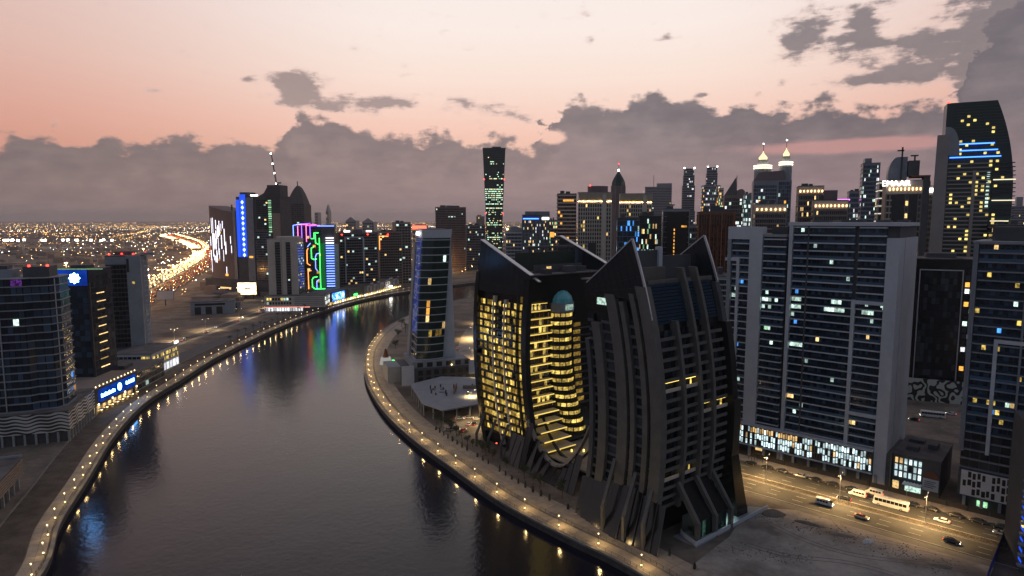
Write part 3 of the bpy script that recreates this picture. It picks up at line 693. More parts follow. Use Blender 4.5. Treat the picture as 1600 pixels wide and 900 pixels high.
    for f in range(fl):
        z = 8 + f * 3.55; y = d(z + 1.6) + 3.2; sh = .10 * max(0, 9 - f) ** 1.7; c = cx + sh
        m = MB(); n = 14
        m.prism([(c + (rr + .5) * math.cos(a), y - (rr + .5) * math.sin(a)) for a in (math.pi * i / n for i in range(n + 1))], z - .55, z + .35); b.add(m, 'floor_slab', 'black')
        for i in range(7):
            a0, a1 = math.pi * (i + .08) / 7, math.pi * (i + .92) / 7
            q = [(c + rr * math.cos(a0), y - rr * math.sin(a0), z + .95), (c + rr * math.cos(a1), y - rr * math.sin(a1), z + .95), (c + rr * math.cos(a1), y - rr * math.sin(a1), z + 2.45), (c + rr * math.cos(a0), y - rr * math.sin(a0), z + 2.45)]
            b.add(MB().loft([q, [(p[0] * .98 + c * .02, p[1] * .98 + y * .02, p[2]) for p in q]]), 'lit_window' if i in (2, 3, 4, 5, 6) else 'pane', R.choice(('lit_yellow', 'lit_ymid')) if i in (2, 3, 4, 5, 6) else 'glass')
        b.add(MB().prism([(c + (rr - .4) * math.cos(a), y - (rr - .4) * math.sin(a)) for a in (math.pi * i / n for i in range(n + 1))], z + .2, z + 3.1), 'stack_core', 'black')
    z = 8 + fl * 3.55; y = d(z) + 3.2
    drum = MB().cyl(cx, y, z - .6, z + 3.4, rr + .6, 20); b.add(drum, 'dome_drum', 'concrete')
    b.add(MB().box(cx - 2.2, cx + 2, y - rr - .75, y - rr - .5, z + .4, z + 2.8), 'lit_window', 'lit_cool')
    dm = MB(); dm.loft([[(cx + rr * math.cos(t) * math.cos(a), y + rr * math.cos(t) * math.sin(a), z + 3.4 + 5.4 * math.sin(t)) for a in (6.2832 * i / 20 for i in range(20))] for t in (0, .3, .6, .9, 1.2, 1.45)]); o = b.add(dm, 'dome', 'dome_teal')
    for i in range(10):
        a = 6.2832 * i / 10; q = MB()
        for t0, t1 in ((0, .5), (.5, 1.0), (1.0, 1.45)): q.bar(*[(cx + (rr + .05) * math.cos(t) * math.cos(a), y + (rr + .05) * math.cos(t) * math.sin(a), z + 3.4 + 5.45 * math.sin(t)) for t in (t0, t1)], .14)
        q.build('dome_rib', 'metal_light', o)
    # wing continuing behind the dark tower, a few lit balconies
    for f in range(4, 15):
        z = Z0 + HF * f; y = d(z); b.box('balcony_floor', 28, 44, y + .6, y + 2.5, z - .2, z + .2, 'concrete_dark'); b.box('lit_window', 29, 33, y + 2.2, y + 2.36, z + .6, z + 2.4, 'lit_ydim')
    # roof with the dark plant storey and its sloped screens
    b.add(MB().box(.8, W - 1, 2.2, L - 1, 76.8, 77.2).bend(bend), 'roof', 'roof'); y = d(78)
    b.box('plant_wall', 8, W - 3, y + 20, y + 20.5, 77.2, 85.5, 'green_screen'); b.box('plant_wall', 10, W - 8, y + 10, y + 10.5, 77.2, 80.6, 'concrete_dark')
    b.box('lit_window', 17, 19.6, y + 9.8, y + 9.95, 77.8, 79.8, 'lit_warm'); b.box('roof_bridge', 16, W, y + 22, y + 24, 87, 88, 'concrete_dark')
    for x in (18, 26, 34, 42): b.box('bridge_post', x - .3, x + .3, y + 22.6, y + 23.2, 77.2, 87, 'concrete_dark')
    for x, yy, w, h in ((11, 4, 4, 2), (24, 5, 6, 2.8), (34, 8, 5, 2.2)): b.box('roof_unit', x, x + w, y + yy, y + yy + 3, 77.2, 77.2 + h, 'concrete_dark')
    # curved cradle at the foot of the gap and its lit terrace
    ys = [1.5 - 36 * i / 16 for i in range(17)]; zz = lambda t: 3.5 + 17 * (2 * t - .9) ** 2
    for (x0, x1, nm, mt) in ((-2.5, -.6, 'cradle_arch', 'concrete_warm'), (5.5, 6.6, 'cradle_arch', 'black_gloss')):
        m = MB(); m.loft([[(x0, yv, zz(i / 16)), (x1, yv, zz(i / 16)), (x1, yv, zz(i / 16) + 1.0), (x0, yv, zz(i / 16) + 1.0)] for i, yv in enumerate(ys)]); b.add(m, nm, mt)
    for i in range(12):                                               # dark glass panes between the arch and the walkway
        y0 = 12 - i * 3.6; t = min(1, max(0, (1.5 - y0) / 36)); zt = zz(t) if y0 < 1.5 else 10
        r = [(-1.8, y0, zt), (-1.8, y0 - 3.4, zt), (-9.5, y0 - 6.4, .1), (-9.5, y0 - 3.0, .1)]
        b.add(MB().loft([r, [(p[0] - .1, p[1], p[2] + .12) for p in r]]), 'skirt_pane', 'black_gloss')
        b.add(MB().bar((-2, y0, zt + .3), (-9.8, y0 - 3.0, .1), .16), 'skirt_rail', 'metal_dark')
    b.box('terrace', 2, 34, -32, -1, 4.0, 4.6, 'paving'); b.box('terrace_wall', 16, 34, -24, -23.4, 4.6, 11, 'beige')
    for q in range(5): b.box('terrace_lamp', 8 + q * 4, 8.5 + q * 4, -7 - q * 3, -6.5 - q * 3, 4.6, 5.6, 'strip_yellow')
    for k in range(3):
        m = MB(); m.bar((-1, 34 - k * 9, 12), (-8, 30 - k * 9, 6), .9, .9); m.bar((-8, 30 - k * 9, 6.3), (-8, 30 - k * 9, 0), .8, .8); b.add(m, 'buttress', 'concrete_dark')
    b.box('blue_spot', -5.2, -4.8, 10, 10.4, 3.6, 4.0, 'neon_blue'); b.box('red_spot', -5.2, -4.8, 19, 19.4, 3.6, 4.0, 'neon_red')
    for f, k in ((15, 9.0), (11, 9.6)): b.box('blue_spot', .3, .44, k + d(40), k + .8 + d(40), Z0 + HF * f - 20, Z0 + HF * f - 19.4, 'lit_blue')
crescent_lit()

# ------------------------------------------------------------------ slab tower on the road, its neighbour and podium
RROT = math.atan2(RDIR.y, RDIR.x)
def slab_tower():
    p = road_pt(8.7, 25); b = Bld('residential_tower', 'wide grey residential slab tower with stacked balconies and concrete end wall', 'tower', p, RROT, 38.3, 30, 99)
    b.box('core', .3, 38, .3, 29.7, 0, 97.5, 'concrete_dark')
    rail = MB(); nf = 27; at_ = {(17, 1): 'lit_cool', (17, 2): 'lit_cool', (17, 0): 'lit_cool', (16, 0): 'lit_cool', (16, 1): 'lit_cool', (17, 13): 'lit_cool', (17, 14): 'lit_cool', (16, 13): 'lit_cool', (16, 12): 'lit_cool', (16, 14): 'lit_cool', (11, 0): 'lit_cool', (11, 1): 'lit_cool', (11, 2): 'lit_cool', (11, 3): 'lit_cool', (16, 10): 'lit_cool', (16, 11): 'lit_cool', (16, 15): 'lit_cool', (17, 12): 'lit_cool', (16, 2): 'lit_cool', (15, 0): 'lit_cool',
        (4, 0): 'lit_warm', (4, 1): 'lit_warm', (3, 4): 'lit_cool', (2, 2): 'lit_cool', (18, 1): 'lit_blue', (14, 1): 'lit_blue', (20, 16): 'lit_cool', (9, 5): 'lit_cool', (12, 8): 'lit_warm', (24, 6): 'lit_cool', (7, 13): 'lit_cool', (22, 11): 'lit_cool'}
    # left field and right field, split by the tall recess
    b.facade('front', 1.4, 23.6, 14.5, 97, nf, 18, slab=(.5, 1.25, 'concrete_light'), win='glass_blue', fw=.9, fh=.74, at_=at_, single=True, slab_single=True, rail=rail, lit=.004, lits=('lit_cool', 'lit_warm'), d=0)
    at2 = {(16, 3): 'lit_cool', (16, 4): 'lit_cool', (16, 5): 'lit_cool', (15, 5): 'lit_cool', (17, 3): 'lit_cool', (17, 8): 'lit_cool', (2, 1): 'lit_warm', (2, 0): 'lit_warm', (13, 4): 'lit_warm'}
    b.facade('front', 25.0, 34.2, 14.5, 97, nf, 9, slab=(.5, 1.25, 'concrete_light'), win='glass_blue', fw=.9, fh=.74, at_=at2, single=True, slab_single=True, rail=rail, lit=.004, lits=('lit_cool',))
    b.add(rail, 'balustrades', 'glass_blue', kind='stuff')
    # concrete frames
    b.box('edge_wall', -.2, 1.2, -1.5, 6, 0, 98.6, 'concrete_light'); b.box('roof_slab', -.6, 38.9, -1.6, 30.2, 97.6, 98.9, 'concrete_light')
    b.box('pylon', 34.4, 38.5, -1.7, 7.5, 0, 93.3, 'concrete_light'); b.box('end_wall', 38.02, 38.6, 7.6, 30, 0, 93.3, 'concrete_light'); b.box('shadow_joint', 37.8, 38.5, 7.5, 7.9, 0, 93, 'concrete_dark')
    b.box('frame_post', 23.7, 25.0, -1.7, 1, 0, 69.8, 'concrete_light'); b.box('frame_beam', 25.0, 34.4, -1.68, .5, 68.4, 69.7, 'concrete_light'); b.box('frame_beam', 25.0, 34.4, -1.68, .5, 25.6, 26.9, 'concrete_light')
    b.box('recess_rib', 6.8, 7.4, -1.3, .5, 14.5, 97.4, 'concrete_dark')
    ed = MB()
    for f in range(27):
        z = 15 + f * 2.9
        for y0 in (10, 16, 22): ed.box(38.5, 38.68, y0, y0 + 1.2, z, z + 1.6)
    for x, y, w, dd, h in ((4, 8, 6, 5, 2.5), (14, 10, 8, 6, 3.2), (26, 12, 5, 5, 2.2), (32, 18, 4, 5, 2.6)): b.box('roof_unit', x, x + w, y + 6, y + 6 + dd, 98.9, 99.2 + h * .25, 'concrete_dark')
    # podium clad in staggered lit glass panes, on columns over a dark arcade
    b.box('podium', -26, 34.3, -2.4, 26, 5.0, 13.2, 'concrete_dark'); b.box('podium_roof', -27, 34.3, -2.9, -.2, 13.2, 13.9, 'concrete_light'); b.box('arcade_back', -26, 38, 4, 5, 0, 5, 'concrete_dark'); b.box('podium_sill', -26, 34.3, -2.8, -1.9, 4.5, 5.0, 'concrete_light')
    b.box('podium', 38.6, 40.0, -2.0, 20, 0, 13.4, 'concrete_dark')
    nc = 62
    for j in range(nc):
        x = -25.6 + j * (59.6 / nc)
        for i in range(3):
            z = 5.4 + i * 2.55 + (.35 if j % 2 else 0)
            if R.random() < .2: mt = 'glass'
            else: mt = 'lit_pane_warm' if (i == 2 and j < 34 and R.random() < .6) or R.random() < .06 else 'lit_pane_white'
            piece('pane', mt, b.e, x + .1, x + .72, -2.58, -2.42, z, z + 2.0)
    for j in range(11): b.box('column', -25 + j * 6, -24 + j * 6, -2.2, -1.2, 0, 4.5, 'concrete')
    for x, m in ((-12, 'lit_warm'), (-2, 'lit_warm'), (6, 'lit_amber'), (22, 'lit_warm'), (30, 'lit_white')): b.box('shop_light', x, x + 3.5, 3.7, 3.95, 1.0, 3.4, m)
    return b
RT = slab_tower()
def frame_tower():
    p = road_pt(-16.0, 25); b = Bld('residential_tower', 'narrower grey tower with pale upright frame beside the wide slab tower', 'tower', p, RROT, 23.5, 26, 97)
    b.box('core', .3, 23.3, .3, 25.7, 13.9, 94, 'concrete_dark'); rail = MB()
    b.facade('front', 1.2, 8.6, 15, 93, 26, 6, slab=(.5, 1.1, 'concrete_light'), win='glass_blue', single=True, slab_single=True, rail=rail, lit=.01, lits=('lit_cool',), at_={(17, 0): 'lit_cool', (17, 1): 'lit_cool', (18, 1): 'lit_cool', (9, 0): 'lit_cool', (5, 2): 'lit_cool', (5, 3): 'lit_cool', (19, 3): 'lit_blue', (10, 2): 'lit_blue'})
    b.facade('front', 14.2, 23.3, 15, 92, 26, 7, slab=(.5, 1.1, 'concrete_light'), win='glass_blue', single=True, slab_single=True, rail=rail, lit=.012, lits=('lit_cool',), at_={(17, 0): 'lit_cool', (17, 1): 'lit_cool', (17, 2): 'lit_cool', (18, 1): 'lit_cool', (16, 2): 'lit_cool', (16, 0): 'lit_cool', (13, 1): 'lit_green', (13, 2): 'lit_cool', (11, 3): 'lit_cool'})
    b.add(rail, 'balustrades', 'glass_blue', kind='stuff')
    b.box('frame_post', 8.7, 14.0, -1.6, 3, 13.9, 97, 'concrete_light'); b.box('frame_beam', -.6, 8.7, -1.58, 3, 91.8, 97, 'concrete_light'); b.box('frame_post', -.6, .9, -1.6, 20, 15, 91.8, 'concrete')
    b.box('inner_frame', 3.4, 4.6, -1.5, 1, 14, 84, 'concrete_light'); b.box('inner_beam', -1.6, 3.4, -1.48, 1, 82.6, 83.9, 'concrete_light')
    b.box('roof_slab', 14, 23.4, -1, 26, 93, 94, 'concrete'); b.box('roof_unit', 15, 21, 6, 12, 94, 97, 'concrete_dark'); b.box('roof_unit', 2, 8, 8, 14, 94.1, 95.6, 'concrete_dark')
    b.box('left_wall', -.3, .28, .3, 25.7, 14, 94, 'concrete')
    sb = MB()
    for f in range(26): b.fpiece('balcony', 'concrete_light', 'left', .5, 6, .2, 1.6, 15 + f * 3, 15.9 + f * 3)
frame_tower()
def road_annex():
    p = road_pt(49.0, 25.5); b = Bld('annex_building', 'low dark annex with small lit windows and bright canopied doorway', 'building', p, RROT, 15, 26, 14)
    b.box('wall', 0, 15, 0, 26, 0, 13.6, 'concrete_dark'); b.box('roof', -.2, 15.2, -.2, 26, 13.6, 14, 'roof')
    for i in range(3):
        for j in range(6):
            m = 'lit_pane_white' if R.random() < .85 else 'glass'
            if i == 2 and j < 2: m = 'lit_pane_warm'
            b.box('window', .8 + j * 1.5, 1.7 + j * 1.5, -.12, .1, 5.2 + i * 2.6, 7.2 + i * 2.6, m)
    b.box('doorway', 4.4, 9.4, -.14, .1, .3, 3.6, 'lit_cool'); cn = b.box('canopy', 4, 9.8, -3.5, -.2, 3.7, 3.9, 'white_paint')
    for j in range(6): b.box('canopy_slat', 4.2 + j * 1.0, 4.6 + j * 1.0, -3.4, -.2, 3.95, 4.1, 'white_paint')
    b.box('doorway', .4, 2.4, -.14, .1, .3, 3.4, 'lit_warm')
    n = 12; b.add(MB().loft([[(12.3 + 2.3 * math.cos(math.pi * i / n), yy, 7.2 + 2.3 * math.sin(math.pi * i / n)) for i in range(n + 1)] for yy in (-.4, 0)]), 'arch_panel', 'brick_red')
    b.box('hoarding_sign', 9.9, 14.8, -.7, -.5, 2.6, 7.0, 'concrete_light')
    for k in range(4): b.box('sign_line', 10.5, 14.0 - .7 * (k % 2), -.74, -.7, 5.9 - k * .7, 6.15 - k * .7, 'metal_dark')
    for x, y, w, dd, h in ((3, 6, 4, 3, 1.4), (9, 12, 3, 5, 1.8), (2, 17, 5, 4, 1.1)): b.box('roof_unit', x, x + w, y, y + dd, 14, 14 + h, 'concrete_dark')
road_annex()
def edge_tower():
    p = road_pt(69, 26); b = Bld('residential_tower', 'dark blue-banded balcony tower at the right edge with yellow lit rooms', 'tower', p, RROT, 40, 26, 98)
    b.box('core', .3, 39.7, .3, 25.7, 0, 92, 'concrete_dark'); rail = MB()
    at_ = {(17, 2): 'lit_yellow', (9, 2): 'lit_yellow', (9, 5): 'lit_yellow', (3, 1): 'lit_yellow', (3, 4): 'lit_yellow', (3, 5): 'lit_yellow', (2, 6): 'lit_yellow', (1, 7): 'lit_yellow', (16, 8): 'lit_yellow', (3, 8): 'lit_cool', (14, 8): 'lit_cool', (3, 9): 'lit_warm', (20, 3): 'lit_warm', (12, 9): 'lit_yellow'}
    b.facade('front', 1.3, 39.5, 27, 92, 21, 30, slab=(.5, 1.2, 'steel_blue'), win='glass_blue', single=True, slab_single=True, rail=rail, at_=at_, lit=.012, lits=('lit_yellow', 'lit_blue'))
    b.add(rail, 'balustrades', 'glass_blue', kind='stuff')
    b.box('edge_wall', -.2, 1.2, -1.5, 8, 20, 92.5, 'steel_blue'); b.box('frame_post', 7.3, 8.4, -1.6, 1, 20, 60, 'concrete_light'); b.box('frame_beam', 8.4, 26, -1.58, 1, 58.8, 60, 'concrete_light'); b.box('recess_rib', 14.2, 14.8, -1.5, 1, 27, 92, 'steel_blue')
    b.box('roof_slab', -.5, 40, -1.4, 26, 92, 92.8, 'concrete'); b.box('roof_unit', 4, 30, 6, 18, 92.8, 97.5, 'concrete_dark')
    b.facade('front', .2, 39, 14, 27, 4, 14, slab=(.5, .6, 'steel_blue'), win='glass')
    b.box('podium', .3, 39, -1.6, .25, 4.2, 13.4, 'concrete_dark')
    # white podium screen with staggered dark openings
    b.box('podium_screen', 1.2, 18, -2.0, -1.62, 4.6, 13.4, 'white_paint')
    for i in range(3):
        for j in range(12):
            if R.random() < .8: b.box('opening', 1.8 + j * 1.35, 2.6 + j * 1.35 + R.uniform(0, .3), -2.06, -1.95, 5.1 + i * 2.8 + (.4 if j % 2 else 0), 7.2 + i * 2.8 + (.4 if j % 2 else 0), 'black')
    for j in range(5): b.box('column', 2 + j * 5, 2.9 + j * 5, -1.8, -.9, 0, 4.2, 'concrete')
    b.box('shop_light', 6, 9, -.2, -.05, 1, 3, 'lit_green'); b.box('red_banner', 18.6, 22, -1.9, -1.7, 11, 15, 'car_red'); b.box('blue_fin', 19, 20.6, -2.4, -1.8, 3.5, 11, 'steel_blue')
edge_tower()
def back_block():
    x, y = G(1436, 612); q = Vector((x, y, 0)); b = Bld('office_block', 'black glass office block with thin pale frame behind the slab tower', 'building', (222, 352), RAD(-24), 34, 22, 79)
    b.box('core', 0, 34, 0, 22, 0, 78.5, 'black_gloss')
    b.facade('front', 3.2, 22, 14, 72, 16, 10, win='glass', fw=.96, fh=.95)
    for x0, x1, z0, z1 in ((2.4, 2.9, 12, 73), (22.2, 22.7, 12, 73), (2.9, 22.2, 72.4, 73)): b.box('frame_bar', x0, x1, -.5, .1, z0, z1, 'metal_light')
    b.facade('front', 23.5, 33.5, 14, 74, 17, 4, win='glass', fw=.8, fh=.7, lit=.2, lits=('lit_cool', 'lit_amber', 'lit_white'))
    b.box('pattern_wall', -6, 36, -3.2, -2.6, 0, 12.5, 'arabesque'); b.box('roof', -.2, 34.2, -.2, 22, 78.5, 79, 'roof'); b.box('roof_unit', 6, 20, 6, 14, 79, 81.5, 'concrete_dark')
back_block()

# ------------------------------------------------------------------ left bank
def span(uL, uR, v, YL, YR):              # front line of a building from its two surveyed top corners
    if abs(YL - YR) < 12 and uL > 640:                    # towers of the right half stand turned towards the canal
        um = (uL + uR) / 2; c = at(um, v, (YL + YR) / 2); th = -.8 * math.atan2(c.x, c.y); dx_, dy_ = math.cos(th), math.sin(th); e = []
        for u in (uL, uR):
            x, y, _ = ray(u, v); k = x / y; t = (k * c.y - c.x) / (dx_ - k * dy_); e.append((c.x + dx_ * t, c.y + dy_ * t))
        return e[0], th, math.hypot(e[1][0] - e[0][0], e[1][1] - e[0][1]), c.z
    a = at(uL, v, YL); q = at(uR, v, YR); w = math.hypot(q.x - a.x, q.y - a.y)
    return (a.x, a.y), math.atan2(q.y - a.y, q.x - a.x), w, a.z
def wave_tower():
    rz = RAD(19); c, s_ = math.cos(rz), math.sin(rz); W = 60
    b = Bld('office_tower', 'dark curved-corner tower with thin pale floor bands on a wave patterned podium', 'tower', (-200 - W * c, 281 - W * s_), rz, W, 42, 75)
    b.box('arcade', 0, W - 1.5, 1.5, 41, 0, 5, 'concrete_dark')
    for i in range(13): b.box('column', W - .9 - i * 4.2, W - .1 - i * 4.2, 0, .8, 0, 5, 'concrete')
    for i in range(9): b.box('column', W - .8, W - .02, 4 + i * 4.2, 4.7 + i * 4.2, 0, 5, 'concrete')
    b.add(MB().box(0, W, 0, 41, 5, 14), 'podium_screen', 'wave_print'); b.box('podium_roof', -.1, W + .1, -.1, 41.1, 14, 14.5, 'roof')
    b.box('roof_lamp_row', W - .6, W - .4, 20, 40, 14.5, 14.7, 'concrete_dark')
    # tower plan with a chamfered canal corner
    ins = 3.5; pl = [(2, 4), (W - 15, 4), (W - 12.5, 6), (W - 6, 6.5), (W - ins, 11), (W - ins, 24), (2, 24)]
    core = MB(); core.prism([(x, y + .5 if y < 20 else y) for x, y in pl], 14.5, 74); b.add(core, 'core', 'black_gloss')
    gl = MB(); lit = {}
    nf = 17; h = 59.5 / nf
    for f in range(nf + 1):
        z = 14.6 + f * h
        m = MB(); m.prism([(x + (.9 if x > W - 5 else 0), y - (1.1 if y < 12 else 0)) for x, y in pl], z - .16, z + .2); b.add(m, 'floor_slab', 'concrete')
        if f == nf: break
        for (x0, y0), (x1, y1) in zip(pl[:5], pl[1:6]):
            L = math.hypot(x1 - x0, y1 - y0); n = max(1, int(L / 2.2)); nx, ny = (y1 - y0) / L, -(x1 - x0) / L
            for k in range(n):
                a, c2 = (k + .06) / n, (k + .94) / n; o = .55
                q = [(x0 + (x1 - x0) * t + nx * dd, y0 + .5 + (y1 - y0) * t + ny * dd) for t, dd in ((a, .05), (c2, .05), (c2, .2), (a, .2))]
                r = R.random(); tgt = gl
                if f == nf - 1 and x0 < W - 12: r = 0 if R.random() < .6 else 1
                if r < .02: tgt = lit.setdefault('lit_violet' if f == nf - 1 else R.choice(('lit_amber', 'lit_blue', 'lit_cool', 'lit_white')), MB())
                tgt.prism(q, z + .3, z + h - .35)
    b.add(gl, 'glazing', 'glass_blue', kind='stuff')
    for m, q in lit.items(): b.add(q, 'lit_windows', m, kind='stuff')
    for x, y in ((W - 24, 3.2), (W - 4.4, 9.6)): b.box('mullion_fin', x - .15, x + .15, y - .4, y + .4, 14.8, 73.5, 'metal_light')
    b.box('roof_unit', 10, W - 20, 9, 18, 74.3, 78, 'concrete'); b.box('roof_unit', W - 16, W - 6, 9, 20, 74.3, 79, 'concrete_dark'); b.box('roof_unit', W - 34, W - 22, 10, 16, 78, 79.6, 'concrete_dark')
    for x in (W - 14, W - 7): b.box('beacon', x, x + .8, 9, 9.8, 79, 79.8, 'beacon_red')
wave_tower()
def logo_tower():
    b = Bld('office_tower', 'slim dark blue tower with glowing white eight-petal emblem', 'tower', (-246.5, 343), RAD(3), 18, 22, 74)
    b.box('core', 0, 18, 0, 22, 0, 73, 'glass_tower_blue'); b.box('corner_recess', 17.2, 18.3, -.3, .8, 14, 66, 'metal_dark')
    b.facade('front', .6, 17, 16, 64, 16, 6, win='glass_blue', fw=.96, fh=.94); b.box('sign_panel', .5, 17.4, -.45, -.2, 64.5, 73, 'panel_glow_blue'); b.box('green_strip', .2, 26, -.6, -.3, 73.2, 73.8, 'lit_green')  # upper panel glows to stand for the blue halo round the emblem
    pet = MB(); n = 16; pet.loft([[(11 + (3.0 if i % 2 == 0 else 2.25) * math.cos(6.2832 * i / n), yy, 68.6 + (3.0 if i % 2 == 0 else 2.25) * math.sin(6.2832 * i / n)) for i in range(n)] for yy in (-.9, -.5)]); o = b.add(pet, 'emblem', 'emblem_white')
    hl = MB(); hl.loft([[(11 + 1.0 * math.cos(6.2832 * i / n), yy, 68.6 + 1.0 * math.sin(6.2832 * i / n)) for i in range(n)] for yy in (-.98, -.9)]); hl.build('emblem_heart', 'sign_blue', o)
    for i in range(10): b.fpiece('light_strip', 'lit_warm', 'right', 6, 14 - (i % 2), .05, .35, 18 + i * 4.6, 18.5 + i * 4.6)
    b.facade('right', 1, 21, 16, 70, 16, 7, win='glass', fw=.8, fh=.8); b.box('roof', -.2, 18.2, -.2, 22.2, 73, 73.3, 'roof'); b.box('roof_unit', 4, 12, 8, 16, 73.3, 75, 'concrete_dark')
    # lower wing with the blue sign, lit arcade and roof lamps
    b2 = Bld('shopping_podium', 'canal podium with blue lit sign over golden arcade', 'building', (-240, 317.5), RAD(3), 27, 41, 14)
    b2.box('wall', 0, 27, 0, 41, 4.6, 13.6, 'concrete_dark'); b2.box('roof', -.2, 27.2, -.2, 41.2, 13.6, 14.1, 'beige_dark'); b2.box('arcade_back', 0, 24, .3, 40.6, 0, 4.6, 'beige')
    for i in range(9): b2.box('column', 26.2, 27, .5 + i * 4.9, 1.3 + i * 4.9, 0, 4.6, 'beige')
    for i in range(8): b2.box('arcade_lamp', 24.4, 25.8, 2.4 + i * 4.9, 4.6 + i * 4.9, 4.2, 4.35, 'strip_yellow'); b2.box('shop_window', 24.0, 24.2, 1.8 + i * 4.9, 5.2 + i * 4.9, .4, 3.6, 'lit_warm')
    for i in range(8): b2.box('awning_lamp', 28.4, 29.0, 2 + i * 5.0, 2.8 + i * 5.0, 2.4, 2.8, 'lamp_warm'); b2.box('awning', 27.1, 29.6, 1.5 + i * 5.0, 3.8 + i * 5.0, 2.9, 3.05, 'metal_dark')
    for i in range(12): b2.box('roof_lamp', 26.4, 26.7, 2 + i * 3.4, 2.3 + i * 3.4, 14.1, 14.7, 'lamp_warm')
    b2.box('sign_panel', 27.02, 27.3, 3, 38.5, 6.0, 12.6, 'panel_glow_blue')
    for i in range(5): b2.box('panel_joint', 27.3, 27.36, 9 + i * 6, 9.15 + i * 6, 6.0, 12.6, 'metal_dark')
    for i in range(11): b2.box('sign_letter', 27.4, 27.7, 5 + i * 1.15, 5.75 + i * 1.15, 8.2, 9.6 if i % 3 else 10.1, 'sign_blue')
    m = MB(); m.loft([[(xx, 22 + 1.7 * math.cos(6.2832 * i / 14), 9.6 + 2.0 * math.sin(6.2832 * i / 14)) for i in range(14)] for xx in (27.35, 27.7)]); b2.add(m, 'sign_emblem', 'sign_blue')
    for i in range(7): b2.box('sign_letter', 27.4, 27.7, 28.5 + i * 1.2, 29.3 + i * 1.2, 9.0, 10.2 if i % 2 else 10.8, 'sign_blue')
    for y in (2.2, 15, 27, 39): b2.box('wall_lamp', 27.1, 27.6, y, y + .5, 4.8, 5.6, 'lamp_warm')
    b3 = Bld('canal_building', 'dark three storey block between blue sign podium and white lit block', 'building', (-244, 359.5), RAD(5), 26, 38, 12)
    b3.box('wall', 0, 26, 0, 38, 0, 11.6, 'concrete_dark'); b3.facade('right', 1, 37, 1, 11.4, 3, 9, slab=(.3, .5, 'concrete'), win='glass', lit=.05, lits=('lit_cool',)); b3.box('roof', -.2, 26.2, -.2, 38, 11.6, 12, 'roof'); b3.box('roof_unit', 8, 16, 10, 20, 12, 14, 'concrete_dark')
    b4 = Bld('canal_building', 'pale block with bright shop windows under yellow lit floors at canal', 'building', (-254, 400), RAD(3), 24, 37, 15)
    b4.box('wall', 0, 24, 0, 37, 0, 14.6, 'concrete_light'); b4.box('roof', -.2, 24.2, -.2, 37.2, 14.6, 15, 'roof')
    for j in range(8): b4.fpiece('shop_window', 'lit_white', 'right', 1.0 + j * 4.5, 4.2 + j * 4.5, .02, .2, .5, 5.2)
    for i in range(2):
        for j in range(8):
            for k in range(2): b4.fpiece('window', 'lit_yellow' if R.random() < .6 else 'glass', 'right', 1.2 + j * 4.5 + k * 1.5, 2.5 + j * 4.5 + k * 1.5, .02, .2, 7.2 + i * 3.4, 9.2 + i * 3.4)
    b4.fpiece('roof_sign', 'sign_white', 'right', 32, 36.5, -.3, .2, 15.1, 16.6); b4.facade('front', 1, 23, 6.6, 13.4, 2, 8, win='glass', lit=.3, lits=('lit_yellow',))
logo_tower()
def grey_tower():
    p, rz, w, z = span(163, 219, 400, 424, 431)
    b = Bld('residential_tower', 'grey concrete tower with red roof beacons and narrow window strip', 'tower', p, rz, w, 24, z)
    b.box('core', 0, w, .3, 24, 0, z - .5, 'concrete'); k = w * .60
    b.facade('front', .4, k, 14, z - 6, 18, 6, slab=(.5, 1.4, 'concrete_dark'), win='glass', fw=.95, fh=.8, slab_single=True)
    b.box('pale_shaft', k, w + .05, -1.2, 1, 0, z, 'concrete'); b.box('slot', k + .2, k + 1.6, -1.4, -1.1, z - 11, z - 2, 'black')
    b.fpiece('lit_window', 'lit_yellow', 'front', k + 3.0, k + 4.4, 1.2, 1.4, z - 19, z - 17.4)
    b.facade('right', 5.5, 15, 10, z - 1, 19, 2, slab=(.5, .7, 'concrete_light'), win='glass', fw=.8, fh=.7, pier=(.6, .9, 'concrete_light'), slab_single=True, lit=.03, lits=('lit_warm',))
    b.box('crown_wall', 1, k, 2, 3, z - 5, z, 'concrete_light'); b.box('roof', -.2, w + .2, 0, 24, z - .5, z, 'roof')
    for x, y in ((2, 1), (w * .4, 6), (w - 5, 2), (w - 1, 8), (w - 1, 20)): b.box('beacon', x, x + .9, y, y + .9, z + .6, z + 1.4, 'beacon_red')
    b.box('roof_unit', 4, 14, 8, 18, z, z + 2.4, 'concrete_dark'); b.box('roof_unit', 20, 28, 6, 14, z, z + 1.6, 'concrete')
    for i in range(3): b.fpiece('crown_lamp', 'lit_warm', 'front', 3 + i * 5, 5 + i * 5, -1.6, -1.4, z - 4, z - 2)
grey_tower()
def corner_building():
    a = Vector((*G(-40, 850), 0)); q = Vector((*G(38, 757), 0)); L = (q - a).length; rz = math.atan2(q.y - a.y, q.x - a.x)
    # its canal-side face runs along local x
    b = Bld('canal_building', 'low dark block with louvred side in the lower left corner', 'building', a, rz, L, 22, 11)
    b.box('wall', 0, L, .6, 22, 4.5, 10.6, 'concrete_dark'); b.box('roof', -.3, L + .3, -.2, 22.2, 10.6, 11, 'roof')
    for i in range(6): b.box('louvre', 0, L, -.1, .55, 4.7 + i * .95, 5.25 + i * .95, 'beige_dark')
    for i in range(9): b.box('column', .4 + i * L / 9, 1.2 + i * L / 9, .2, 1.0, 0, 4.5, 'concrete')
    b.box('arcade_back', 0, L, 5, 21, 0, 4.5, 'black'); b.box('roof_unit', 6, 14, 8, 14, 11, 12.6, 'concrete_dark'); b.box('parapet', L - .6, L, 0, 22, 11, 11.8, 'concrete')
corner_building()

